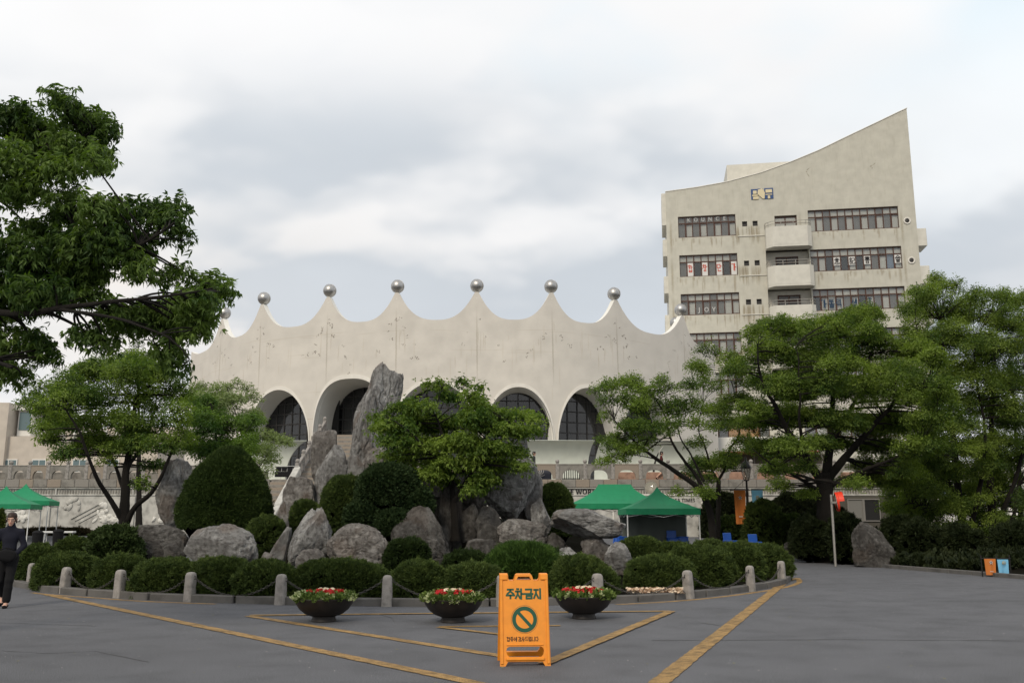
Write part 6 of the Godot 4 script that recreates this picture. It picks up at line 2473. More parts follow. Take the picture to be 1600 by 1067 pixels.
	tree("leaning_tree", "tree with long bare branches leaning to the left over the green tents", 36.0,
		[[[[1116, 872, 37.5], [1113, 824, 37.2], [1106, 790, 36.8], [1088, 760, 36.5], [1045, 730, 36], [1010, 705, 35.6], [980, 678, 35.4], [960, 655, 35.2]], 0.19, 0.02],
		[[[1108, 795, 36.9], [1092, 750, 36.8], [1068, 718, 36.8], [1050, 690, 36.6], [1040, 650, 36.4], [1020, 615, 36]], 0.10, 0.015],
		[[[1100, 752, 36.8], [1082, 715, 37.2], [1062, 680, 37.4], [1060, 640, 37.4]], 0.06, 0.015],
		[[[1030, 718, 35.9], [1000, 712, 35.2], [970, 708, 34.8]], 0.03, 0.01]],
		[[952, 604, 20, 8], [985, 598, 24, 10], [1010, 612, 28, 11], [962, 622, 24, 8], [1040, 602, 24, 10], [1074, 600, 20, 9], [1000, 638, 32, 11], [948, 650, 14, 6], [1046, 636, 34, 12], [958, 684, 20, 7], [985, 664, 28, 8], [1034, 668, 32, 10], [986, 702, 24, 7], [962, 714, 20, 7], [940, 722, 12, 5], [1080, 632, 30, 12], [1075, 660, 26, 9], [930, 612, 10, 6], [1100, 770, 20, 6], [1010, 690, 18, 6], [1060, 770, 14, 5]],
		6, {"kind": "fine", "spread": 1.3, "dark": Color(0.047, 0.094, 0.017), "light": Color(0.237, 0.332, 0.056), "density": 0.54, "fill": 0.4, "thick": 1.9})
	tree("forked_tree", "small forked tree in front of the terrace wall between the tents and the lamp post", 41.0,
		[[[[1122, 845, 41], [1123, 770, 41], [1122, 748, 41]], 0.11, 0.10], [[[1122, 750, 41], [1112, 732, 41], [1104, 705, 40.8], [1092, 668, 40.6], [1098, 630, 40.4]], 0.065, 0.015],
		[[[1123, 750, 41], [1134, 730, 41.2], [1140, 705, 41.4], [1156, 672, 41.6], [1150, 620, 41.8], [1135, 575, 42]], 0.07, 0.015]],
		[[1108, 545, 24, 10], [1132, 558, 24, 10], [1090, 572, 22, 9], [1150, 580, 26, 10], [1110, 600, 30, 11], [1150, 622, 28, 10], [1178, 600, 24, 10], [1104, 640, 26, 9], [1132, 664, 32, 8], [1160, 690, 24, 8], [1108, 724, 42, 9], [1136, 714, 24, 8], [1100, 748, 22, 6], [1085, 690, 24, 7], [1130, 640, 24, 8], [1078, 740, 18, 6]],
		7, {"kind": "fine", "spread": 1.2, "dark": Color(0.047, 0.090, 0.017), "light": Color(0.229, 0.318, 0.056), "density": 0.50, "fill": 0.4, "thick": 1.8})
	tree("zelkova_tree", "large broad tree with a thick dark trunk behind the road mirror", 37.0,
		[[[[1292, 880, 37], [1291, 820, 37], [1290, 770, 37], [1288, 740, 37]], 0.38, 0.30],
		[[[1290, 760, 37], [1262, 720, 36.5], [1235, 680, 36], [1212, 635, 35.6], [1190, 590, 35.4], [1185, 540, 35.4]], 0.20, 0.02],
		[[[1290, 750, 37], [1298, 690, 37.4], [1302, 630, 37.8], [1300, 570, 38], [1290, 520, 38]], 0.22, 0.02],
		[[[1292, 750, 37], [1330, 705, 36.6], [1375, 655, 36.2], [1420, 610, 36], [1465, 585, 36]], 0.20, 0.02],
		[[[1300, 690, 37.4], [1335, 630, 38.6], [1355, 570, 39], [1370, 520, 39.2]], 0.13, 0.02],
		[[[1285, 770, 37], [1245, 745, 35.6], [1205, 725, 34.8], [1175, 700, 34.4]], 0.10, 0.015],
		[[[1296, 760, 37], [1350, 735, 36], [1400, 715, 35.4], [1440, 690, 35]], 0.11, 0.015],
		[[[1262, 720, 36.5], [1250, 660, 35], [1250, 600, 34.4], [1245, 540, 34.2]], 0.10, 0.015]],
		[[1150, 572, 26, 11], [1180, 560, 30, 11], [1190, 520, 30, 10], [1210, 500, 22, 9], [1238, 512, 34, 13], [1280, 508, 36, 13], [1345, 492, 42, 10], [1310, 502, 30, 10], [1300, 530, 40, 14], [1205, 545, 38, 13], [1250, 558, 48, 16], [1320, 562, 48, 16], [1370, 532, 38, 13], [1420, 545, 36, 13], [1400, 585, 48, 16], [1460, 560, 30, 12], [1210, 598, 42, 14], [1178, 634, 28, 10], [1230, 612, 48, 16], [1290, 604, 52, 18], [1350, 612, 52, 18], [1430, 615, 42, 15], [1470, 600, 28, 12], [1200, 652, 42, 11], [1168, 660, 26, 8], [1250, 650, 46, 15], [1320, 655, 52, 16], [1390, 660, 52, 16], [1450, 655, 38, 14], [1192, 698, 36, 10], [1240, 696, 42, 13], [1300, 692, 38, 10], [1370, 696, 48, 13], [1430, 698, 42, 14], [1212, 732, 28, 8], [1400, 730, 36, 10], [1470, 640, 30, 12], [1460, 690, 30, 12], [1350, 728, 26, 8], [1330, 752, 30, 8], [1392, 752, 34, 9], [1222, 758, 24, 7], [1430, 740, 30, 10], [1262, 770, 18, 6], [1255, 728, 22, 7]],
		8, {"kind": "fine", "spread": 2.6, "dark": Color(0.049, 0.094, 0.017), "light": Color(0.253, 0.341, 0.059), "density": 0.65, "fill": 0.8, "between": 1.3, "thick": 2.0})
	tree("tall_tree", "tall leafy tree with several dark trunks at the right edge", 42.0,
		[[[[1512, 900, 42], [1505, 820, 42], [1495, 740, 42], [1488, 660, 42], [1480, 580, 42], [1470, 500, 42]], 0.24, 0.03],
		[[[1560, 900, 43], [1552, 810, 43], [1548, 720, 43], [1552, 640, 43], [1556, 560, 43], [1560, 490, 43]], 0.24, 0.03],
		[[[1508, 860, 42], [1530, 770, 41.5], [1540, 690, 41], [1530, 610, 41], [1520, 540, 41]], 0.14, 0.02],
		[[[1500, 790, 42], [1470, 720, 41.4], [1450, 650, 41], [1440, 560, 41]], 0.12, 0.02],
		[[[1555, 830, 43], [1590, 740, 42.5], [1605, 660, 42.5], [1600, 560, 42.5]], 0.14, 0.02],
		[[[1540, 900, 41], [1580, 820, 40.5], [1590, 760, 40.5]], 0.16, 0.05],
		[[[1500, 800, 42], [1450, 790, 40.5], [1420, 785, 40]], 0.08, 0.02]],
		[[1470, 436, 22, 8], [1448, 458, 30, 11], [1492, 448, 26, 10], [1520, 462, 24, 10], [1555, 464, 30, 11], [1588, 470, 26, 10], [1436, 486, 34, 13], [1496, 490, 42, 15], [1556, 498, 42, 15], [1430, 524, 32, 13], [1480, 530, 42, 16], [1540, 540, 46, 17], [1592, 540, 30, 16], [1500, 578, 46, 17], [1560, 590, 46, 17], [1480, 618, 42, 15], [1540, 632, 46, 17], [1592, 640, 30, 16], [1500, 668, 44, 13], [1562, 692, 40, 14], [1455, 722, 38, 16], [1500, 735, 36, 12], [1572, 742, 32, 15], [1440, 766, 38, 13], [1462, 768, 36, 13], [1525, 765, 36, 13], [1545, 720, 30, 12], [1405, 790, 30, 12], [1410, 825, 30, 11], [1445, 812, 34, 12], [1500, 828, 34, 11], [1560, 832, 30, 11], [1595, 820, 24, 12], [1420, 670, 34, 12], [1450, 690, 34, 12], [1400, 720, 30, 12], [1595, 720, 26, 14], [1525, 700, 30, 11], [1440, 600, 34, 14], [1450, 560, 34, 13], [1488, 792, 40, 14], [1430, 742, 34, 13], [1590, 782, 22, 14], [1425, 800, 36, 13], [1470, 836, 30, 10], [1400, 765, 32, 12], [1545, 800, 26, 9], [1620, 520, 40, 20], [1630, 600, 40, 22], [1640, 700, 40, 24], [1620, 470, 30, 14]],
		9, {"kind": "fine", "spread": 2.2, "dark": Color(0.053, 0.100, 0.020), "light": Color(0.275, 0.360, 0.069), "density": 0.65, "fill": 0.8, "between": 1.2, "thick": 2.0})
	tree("dark_tree", "dense dark tree standing at the far right edge behind the tall leafy tree", 46.0,
		[[[[1600, 890, 46], [1596, 800, 46], [1590, 700, 46], [1585, 620, 46]], 0.22, 0.03], [[[1598, 800, 46], [1560, 740, 45.5], [1530, 690, 45.5]], 0.1, 0.02]],
		[[1540, 560, 30, 12], [1580, 600, 36, 14], [1530, 640, 36, 14], [1580, 660, 40, 14], [1520, 700, 36, 14], [1570, 720, 40, 14], [1610, 690, 36, 14], [1535, 760, 38, 14], [1585, 780, 40, 14], [1480, 700, 34, 13], [1470, 750, 36, 13], [1500, 790, 36, 12], [1550, 815, 36, 11], [1440, 830, 30, 10], [1590, 540, 30, 14]],
		11, {"kind": "fine", "spread": 1.2, "dark": Color(0.033, 0.062, 0.015), "light": Color(0.109, 0.163, 0.036), "density": 0.65, "thick": 1.9, "fill": 0.5, "between": 0.8})
	tree("dark_tree", "dense dark tree cut off by the right edge of the picture", 36.0,
		[[[[1720, 920, 36], [1716, 800, 36], [1708, 680, 36], [1700, 600, 36]], 0.24, 0.03]],
		[[1640, 560, 40, 18], [1700, 540, 50, 20], [1640, 640, 40, 18], [1700, 620, 60, 22], [1640, 720, 40, 18], [1720, 700, 60, 22], [1618, 780, 30, 14], [1690, 780, 50, 20], [1780, 600, 50, 24], [1790, 700, 50, 24], [1622, 840, 30, 12]],
		12, {"kind": "fine", "spread": 2.0, "dark": Color(0.033, 0.062, 0.015), "light": Color(0.121, 0.182, 0.039), "density": 0.65, "thick": 1.8, "fill": 0.7, "between": 0.8})
	tree("background_tree", "dark tree behind the left maple with a narrow pointed top", 46.0,
		[[[[216, 840, 46], [216, 700, 46], [215, 600, 46], [215, 540, 46]], 0.18, 0.02]],
		[[215, 540, 10, 8], [205, 556, 18, 8], [228, 560, 18, 8], [215, 575, 28, 9], [240, 590, 24, 9], [190, 594, 24, 9], [140, 690, 26, 12], [118, 705, 22, 10], [170, 700, 24, 11]],
		10, {"kind": "fine", "spread": 0.9, "dark": Color(0.039, 0.075, 0.020), "light": Color(0.143, 0.194, 0.052), "density": 0.58})


func tent(label: String, c: Vector3, turn: float, w: float, eave: float, peak: float, ridge := 0.0) -> Node3D:
	var o := thing("canopy_tent", label, "tent", c, turn, "green canopy tents")
	var h := w / 2
	var s := Shape.new()
	# four sagging roof faces
	for k in 4:
		var b := Basis(Vector3.UP, PI / 2 * k)
		var rows := []
		for r in 11:
			var f := r / 10.0
			var row := PackedVector3Array()
			for q in 9:
				var u := q / 4.0 - 1.0
				var drop := pow(f, 0.62)
				var y := eave + (peak - eave) * (1.0 - drop) - 0.05 * sin(PI * f) * (1.0 - u * u)
				row.append(b * Vector3(u * (h * f + (ridge if k % 2 == 0 else 0.0)), y, h * f + (ridge if k % 2 == 1 else 0.0)))
			rows.append(row)
		rows.reverse()
		s.sheet(rows)
	put("roof_cloth", s.mesh(), M.green_canvas, o)
	s = Shape.new()
	for k in 4:
		var b := Basis(Vector3.UP, PI / 2 * k)
		var rows := []
		for r in 3:
			var row := PackedVector3Array()
			for q in 25:
				var u := q / 12.0 - 1.0
				row.append(b * Vector3(u * (h + 0.012 + (ridge if k % 2 == 0 else 0.0)), eave - 0.24 * (1.0 - r / 2.0), h + (ridge if k % 2 == 1 else 0.0) + 0.012 + 0.012 * sin(u * 19.0) * (1.0 - r / 2.0)))
			rows.append(row)
		s.sheet(rows)
	put("valance", s.mesh(), M.green_canvas, o)
	for x in [-1, 1]:
		for z in [-1, 1]:
			s = Shape.new()
			s.box(Vector3(x * (h + ridge - 0.04), (eave - 0.02) / 2, z * (h - 0.04)), Vector3(0.045, eave - 0.02, 0.045))
			s.box(Vector3(x * (h + ridge - 0.04), 0.01, z * (h - 0.04)), Vector3(0.12, 0.02, 0.12))
			put("leg", s.mesh(), M.white_steel, o)
	s = Shape.new()
	for k in 4:
		var b := Basis(Vector3.UP, PI / 2 * k)
		for e in [-1, 1]:
			s.rod(b * Vector3(0, eave - 0.1, h - 0.06), b * Vector3(e * (h - 0.06), eave - 0.32, h - 0.06), 0.014, 5)
			s.rod(b * Vector3(0, eave - 0.34, h - 0.07), b * Vector3(e * (h - 0.06), eave - 0.08, h - 0.07), 0.014, 5)
		s.rod(b * Vector3(h - 0.05, eave - 0.2, h - 0.05), Vector3(0, peak - 0.35, 0), 0.014, 5)
	put("folding_frame", s.mesh(), M.white_steel, o)
	return o


func tents() -> void:
	var near := tent("nearer green tent on the right with a sharp peak, in front of the lettered board", Vector3(6.15, 0.06, -39.8), 0.0, 3.0, 2.02, 2.95)
	var cloth := Shape.new()
	var rows := []
	for r in 7:
		var row := PackedVector3Array()
		for q in 25:
			row.append(Vector3(-1.44 + 2.88 * q / 24.0, 0.05 + 1.88 * r / 6.0, -1.46 + 0.025 * sin(q * 1.3)))
		rows.append(row)
	cloth.sheet(rows)
	put("back_cloth", cloth.mesh(), mat("tarpaulin", 0.085, 0.095, 0.085, 0.7), near)
	tent("farther green tent behind the capstone rock, left of the nearer one", Vector3(4.75, 0.25, -43.4), 0.02, 2.6, 2.1, 3.0, 0.75)
	tent("left edge green tent, its near side cut by the picture's border", Vector3(-26.2, 0.42, -48.6), 0.28, 3.0, 2.0, 2.95)
	tent("green tent second from the left edge, half behind the first", Vector3(-26.75, 0.55, -51.6), 0.28, 3.0, 2.1, 3.05)
	# board behind the right tents
	var o := thing("notice_board", "tall pale notice board with dark lettering behind the green tents", "notice board", Vector3(8.2, 0.6, -53.0))
	var s := Shape.new()
	s.box(Vector3(0, 1.15, 0), Vector3(4.9, 2.3, 0.06))
	put("board", s.mesh(), M.stone_pale, o)
	s = Shape.new()
	for x in [-2.5, 2.5, 3.25]:
		s.cbox(Vector3(x, 1.25, 0.01), Vector3(0.1, 2.55, 0.14), 0.015)
	s.cbox(Vector3(0.4, 2.42, 0.012), Vector3(5.9, 0.1, 0.13), 0.015)
	s.cbox(Vector3(2.9, 1.55, 0.0), Vector3(0.7, 0.09, 0.12), 0.015)
	put("frame", s.mesh(), M.white_trim, o)
	put("lettering", lettering("THE KOREA TIMES", 0.19, 0.01, true), M.black_ink, o, Vector3(1.0, 2.12, 0.036))
	s = Shape.new()
	for k in 3:
		var pts := []
		var rad := []
		for q in 13:
			var a := PI * q / 12.0
			pts.append(Vector3(1.55 + cos(a) * (0.5 - 0.13 * k), 1.45 + sin(a) * (0.48 - 0.11 * k), 0.04))
			rad.append(0.018)
		s.tube(pts, rad, 4)
	put("drawing", s.mesh(), M.curtain_grey, o)
	# floodlight on a mast between the tents
	var p := at(1020, 760, 46.0)
	o = thing("floodlight", "round floodlight on a thin pole above the nearer green tent", "floodlight", Vector3(p.x, ground_height(-46), p.z))
	s = Shape.new()
	s.rod(Vector3(0.2, 0, 0), Vector3(0.2, p.y - 0.55, 0), 0.04, 6)
	s.rod(Vector3(0.2, p.y - 0.6, 0), Vector3(0.05, p.y - 0.45, 0), 0.03, 6)
	put("pole", s.mesh(), M.iron, o)
	s = Shape.new()
	s.lathe([Vector2(0.0, -0.28), Vector2(0.16, -0.24), Vector2(0.28, -0.06), Vector2(0.32, 0.1), Vector2(0.30, 0.1), Vector2(0.24, -0.02), Vector2(0.0, -0.06)], 20)
	var head := put("reflector", s.mesh(), M.rail_steel, o, Vector3(-0.08, p.y - 0.4, 0.1))
	head.rotation = Vector3(1.3, 0.2, 0.5)
	s = Shape.new()
	s.lathe([Vector2(0.3, 0.09), Vector2(0.18, 0.13), Vector2(0.0, 0.14)], 20)
	put("lens", s.mesh(), M.lamp_glass, head)


func blue_chair(label: String, p: Vector3, turn: float) -> void:
	var o := thing("plastic_chair", label, "chair", p, turn, "blue plastic chairs behind the right hedge")
	var s := Shape.new()
	# tall moulded stool-like stack: tapering sides with ribs
	for k in 4:
		var b := Basis(Vector3.UP, PI / 2 * k)
		s.quad(b * Vector3(-0.26, 0, 0.26), b * Vector3(0.26, 0, 0.26), b * Vector3(0.2, 0.62, 0.2), b * Vector3(-0.2, 0.62, 0.2))
		for x in [-0.12, 0.12]:
			s.box(b * Vector3(x, 0.3, 0.235), Vector3(0.04, 0.58, 0.04), b * Basis(Vector3.RIGHT, -0.096))
	put("legs", s.mesh(), M.blue_plastic, o)
	s = Shape.new()
	s.cbox(Vector3(0, 0.635, 0), Vector3(0.46, 0.05, 0.46), 0.02)
	put("seat", s.mesh(), M.blue_plastic, o)
	s = Shape.new()
	s.cbox(Vector3(0, 0.8, -0.2), Vector3(0.42, 0.34, 0.04), 0.02, Basis(Vector3.RIGHT, -0.15))
	put("backrest", s.mesh(), M.blue_plastic, o)


func street_things() -> void:
	var list := [[1051, 838, 41.0, "left chair of the blue pair under the nearer tent"], [1066, 836, 41.2, "right chair of the blue pair under the nearer tent"], [1141, 842, 40.0, "blue chair standing alone left of the lamp post's foot"], [1180, 844, 40.2, "blue chair low behind the hedge right of the lamp post"], [969, 836, 40.0, "blue chair under the farther tent, right of the capstone rock"], [1044, 841, 41.6, "blue chair half hidden behind the left chair of the pair"]]
	for q in list:
		var p := at(q[0], q[1], q[2])
		blue_chair(q[3], Vector3(p.x, p.y - 0.72, p.z), rng.randf() * 0.6)
	# ornate lamp post with two banners
	var c := at(1166, 735, 43.0)
	var gz := ground_height(-43)
	var o := thing("lamp_post", "dark ornate iron lamp post carrying an orange and a blue banner", "lamp post", Vector3(c.x, gz, -43))
	var h := c.y - gz
	var s := Shape.new()
	s.lathe([Vector2(0.0, 0), Vector2(0.22, 0), Vector2(0.22, 0.12), Vector2(0.14, 0.2), Vector2(0.12, 0.7), Vector2(0.15, 0.75), Vector2(0.085, 0.85), Vector2(0.06, h - 1.2), Vector2(0.085, h - 1.15), Vector2(0.05, h - 0.95), Vector2(0.045, h - 0.5), Vector2(0.0, h - 0.48)], 14)
	put("post", s.mesh(), M.iron, o)
	s = Shape.new()
	s.lathe([Vector2(0.0, h - 0.5), Vector2(0.10, h - 0.48), Vector2(0.12, h - 0.44)], 6)
	for k in 6:
		var a := TAU * k / 6.0
		s.rod(Vector3(cos(a) * 0.11, h - 0.46, sin(a) * 0.11), Vector3(cos(a) * 0.24, h + 0.12, sin(a) * 0.24), 0.016, 4)
	s.lathe([Vector2(0.28, h + 0.10), Vector2(0.26, h + 0.16), Vector2(0.12, h + 0.38), Vector2(0.05, h + 0.44), Vector2(0.06, h + 0.52), Vector2(0.0, h + 0.66)], 6)
	put("lantern_frame", s.mesh(), M.iron, o)
	s = Shape.new()
	s.lathe([Vector2(0.09, h - 0.44), Vector2(0.22, h + 0.10)], 6)
	put("lantern_glass", s.mesh(), M.lamp_glass, o)
	var arm := at(1163, 766, 43).y - gz
	s = Shape.new()
	s.rod(Vector3(-0.75, arm, 0.05), Vector3(0.75, arm, 0.05), 0.018, 5)
	s.rod(Vector3(-0.62, arm, 0.05), Vector3(0, arm + 0.55, 0), 0.01, 4)
	s.ball(Vector3(-0.76, arm, 0.05), Vector3.ONE * 0.04, 6, 8)
	s.ball(Vector3(0.76, arm, 0.05), Vector3.ONE * 0.04, 6, 8)
	put("banner_arm", s.mesh(), M.iron, o)
	banner("orange banner with a white emblem hanging from the lamp post", Vector3(c.x - 0.36, gz + arm, -42.93), 0.53, 1.52, M.banner_orange, 0)
	banner("light blue banner with a small yellow emblem hanging from the lamp post", Vector3(c.x + 0.44, gz + arm, -42.93), 0.52, 1.52, M.banner_blue, 1)
	var b1 := at(1547, 873, 27.7)
	var b2 := at(1567, 874, 27.7)
	banner("small orange banner low beside the road under the right trees", Vector3(b1.x, b1.y, b1.z), 0.33, 0.46, M.banner_orange, 2)
	banner("small light blue banner low beside the road under the right trees", Vector3(b2.x, b2.y, b2.z), 0.32, 0.46, M.banner_blue, 3)
	s = Shape.new()
	for x in [b1.x - 0.22, b1.x + 0.24, b2.x + 0.24]:
		s.rod(Vector3(x, 0.0, -27.75), Vector3(x, b1.y + 0.1, -27.75), 0.02, 5)
	s.rod(Vector3(b1.x - 0.25, b1.y + 0.01, -27.73), Vector3(b2.x + 0.26, b1.y + 0.01, -27.73), 0.014, 5)
	tag(put("banner_stand", s.mesh(), M.iron), "low dark stand holding the two small banners beside the road", "banner stand")
	# road mirror seen almost edge on
	var m := at(1300, 785, 34.0)
	var foot := Vector3(m.x, 0, -34)
	o = thing("road_mirror", "round convex road mirror with orange-red hood on a grey pole, seen nearly edge-on", "road mirror", foot)
	s = Shape.new()
	s.rod(Vector3(0, 0.0, 0), Vector3(0, m.y + 0.28, 0), 0.045, 8)
	s.box(Vector3(0.05, m.y + 0.0, 0.06), Vector3(0.16, 0.07, 0.05))
	put("pole", s.mesh(), M.rail_steel, o)
	var face := Node3D.new()
	face.name = "mirror_head"
	face.position = Vector3(0.16, m.y + 0.02, 0.1)
	face.rotation = Vector3(-0.12, deg_to_rad(79), 0)
	face.scale = Vector3.ONE * 0.8
	o.add_child(face)
	s = Shape.new()
	s.lathe([Vector2(0.40, -0.05), Vector2(0.44, 0.0), Vector2(0.42, 0.05), Vector2(0.40, 0.05), Vector2(0.395, 0.0)], 28)
	for q in s.v.size():
		s.v[q] = Vector3(s.v[q].x, -s.v[q].z, s.v[q].y)
		s.n[q] = Vector3(s.n[q].x, -s.n[q].z, s.n[q].y)
	put("rim", s.mesh(), M.rim_red, face)
	s = Shape.new()
	var rows := []
	for r in 3:
		var row := PackedVector3Array()
		for q in 17:
			var a := PI * q / 16.0
			row.append(Vector3(cos(a) * 0.43, sin(a) * 0.43, 0.05 + 0.11 * r))
		rows.append(row)
	s.sheet(rows)
	put("hood", s.mesh(), M.rim_red, face)
	s = Shape.new()
	s.ball(Vector3(0, 0, -0.02), Vector3(0.40, 0.40, 0.06), 8, 24)
	put("mirror_glass", s.mesh(), M.mirror, face)
	# dark fence behind the right trees
	o = thing("dark_fence", "dark brown boarded fence under the trees at the far right", "fence", Vector3(20.5, 0, -42.0))
	var board := Shape.new()
	board.cbox(Vector3(0, 0.5, 0), Vector3(0.285, 1.2, 0.03), 0.004)
	var bm := board.mesh()
	for k in 44:
		put("board", bm, M.brick_dark, o, Vector3(-2.6 + 0.29 * k, 0.0, 0.01 * (k % 2)))
	for k in 6:
		s = Shape.new()
		s.cbox(Vector3(-2.4 + 2.4 * k, 0.55, -0.06), Vector3(0.1, 1.35, 0.08), 0.01)
		put("post", s.mesh(), M.brick_dark, o)
	var up := at(1464, 868, 36.0)
	o = thing("utility_pole", "thin short wooden pole with a cross bar beside the road on the right", "pole", Vector3(up.x, 0, -36))
	s = Shape.new()
	s.tube([Vector3(0, 0, 0), Vector3(0, 1.4, 0)], [0.06, 0.05], 8)
	put("post", s.mesh(), M.bark, o)
	s = Shape.new()
	s.box(Vector3(0.25, 1.32, 0), Vector3(0.6, 0.04, 0.04))
	put("cross_bar", s.mesh(), M.rail_steel, o)
	# dark building corner with two windows behind the big tree
	o = thing("grey_annex", "grey concrete building corner with two windows behind the large right tree", "building", Vector3(21.2, 0, -54.2))
	s = Shape.new()
	s.box(Vector3(-0.55, 1.5, -1.0), Vector3(4.1, 3.0, 1.6))
	put("wall", s.mesh(), mat("annex_wall", 0.13, 0.12, 0.10, 0.9, {"tex": (M.stone_wall as StandardMaterial3D).albedo_texture, "scale": 0.4}), o)
	for q in [[-1.36, 2.2], [-0.42, 2.2]]:
		s = Shape.new()
		for e in [-0.44, 0.44]:
			s.box(Vector3(q[0] + e, q[1], -0.17), Vector3(0.05, 1.25, 0.1))
			s.box(Vector3(q[0], q[1] + e * 1.39, -0.166), Vector3(0.93, 0.05, 0.1))
		var w := put("window", s.mesh(), M.rail_steel, o)
		s = Shape.new()
		s.box(Vector3(q[0], q[1], -0.18), Vector3(0.86, 1.2, 0.03))
		put("pane", s.mesh(), M.curtain_grey if q[0] < -1.0 else M.dark_room, w)
	# white long table and dark bins by the left tents
	var t := at(90, 841, 47.5)
	o = thing("folding_table", "low white folding table beside the left green tents", "table", Vector3(t.x, ground_height(t.z), t.z), 0.2)
	s = Shape.new()
	s.cbox(Vector3(0, 0.62, 0), Vector3(1.5, 0.09, 0.6), 0.02)
	put("table_top", s.mesh(), M.white_steel, o)
	for x in [-0.6, 0.6]:
		for z in [-0.22, 0.22]:
			s = Shape.new()
			s.rod(Vector3(x, 0, z), Vector3(x, 0.6, z), 0.018, 5)
			put("leg", s.mesh(), M.white_steel, o)
	for q in [[58, 838, 44.0, "dark rounded bin behind the hedge below the left tents"], [90, 836, 44.5, "dark slim bin behind the hedge beside the white table"]]:
		var b := at(q[0], q[1], q[2])
		o = thing("dark_bin", q[3], "bin", Vector3(b.x, ground_height(b.z), b.z), 0.0, "dark bins behind the left hedge")
		s = Shape.new()
		var top := b.y + 0.25 - ground_height(b.z)
		s.lathe([Vector2(0.0, 0.0), Vector2(0.2, 0.0), Vector2(0.24, top * 0.8), Vector2(0.22, top * 0.9)], 14)
		put("body", s.mesh(), M.black_cloth, o)
		s = Shape.new()
		s.lathe([Vector2(0.25, top * 0.88), Vector2(0.25, top * 0.92), Vector2(0.15, top), Vector2(0.0, top * 1.03)], 14)
		put("lid", s.mesh(), M.black_cloth, o)
	# folding chairs leaning on the terrace beside the stairs
	for k in 4:
		var q := at(424 + 9 * k, 748, 55.0)
		o = thing("folding_chair", ["first folding chair from the left of the dark row beside the stairs", "second folding chair of the dark row beside the stairs", "third folding chair of the dark row beside the stairs", "folding chair of the dark row nearest the stair balustrade"][k], "chair", Vector3(q.x, FLOOR + 0.0, -56.4), 0.12, "dark folding chairs beside the stairs")
		s = Shape.new()
		for x in [-0.17, 0.17]:
			s.rod(Vector3(x, 0, 0.12), Vector3(x + 0.06, 0.82, -0.1), 0.014, 5)
		s.rod(Vector3(-0.11, 0.82, -0.1), Vector3(0.23, 0.82, -0.1), 0.014, 5)
		put("frame", s.mesh(), M.white_steel, o)
		s = Shape.new()
		s.cbox(Vector3(0.04, 0.64, -0.05), Vector3(0.34, 0.3, 0.03), 0.01, Basis(Vector3.RIGHT, -0.26))
		put("backrest", s.mesh(), M.black_cloth, o)
		s = Shape.new()
		s.cbox(Vector3(0.0, 0.32, 0.05), Vector3(0.34, 0.34, 0.03), 0.01, Basis(Vector3.RIGHT, -0.26))
		put("seat", s.mesh(), M.black_cloth, o)
	# printed panel and dark gate behind the first openings of the right balustrade
	var pp := at(846, 740, 57.0)
	s = Shape.new()
	s.box(Vector3(pp.x, FLOOR + 0.38, -56.7), Vector3(1.2, 0.76, 0.04))
	o = put("printed_panel", s.mesh(), mat("panel_ink", 0.07, 0.075, 0.10, 0.7))
	tag(o, "dark panel with white swirling print behind the balustrade below the man", "panel")
	s = Shape.new()
	for k in 7:
		var a := TAU * k / 7.0
		var pts := []
		for e in 9:
			var f := e / 8.0
			pts.append(Vector3(pp.x - 0.12 + cos(a + f * 1.6) * 0.32 * f, FLOOR + 0.38 + sin(a + f * 1.6) * 0.32 * f, -56.67))
		s.tube(pts, [0.012, 0.02, 0.026, 0.03, 0.03, 0.028, 0.024, 0.018, 0.01], 4)
	put("print", s.mesh(), M.paper, o)
	pp = at(890, 742, 57.0)
	o = thing("iron_gate", "dark barred gate behind the second opening of the right balustrade", "gate", Vector3(pp.x, FLOOR, -56.9))
	for k in 12:
		s = Shape.new()
		s.box(Vector3(-0.7 + 0.13 * k, 0.36, 0), Vector3(0.05, 0.72, 0.04))
		put("bar", s.mesh(), M.iron, o)
	s = Shape.new()
	s.box(Vector3(0, 0.68, 0.003), Vector3(1.5, 0.06, 0.04))
	s.box(Vector3(0, 0.08, 0.003), Vector3(1.5, 0.06, 0.04))
	put("frame", s.mesh(), M.iron, o)


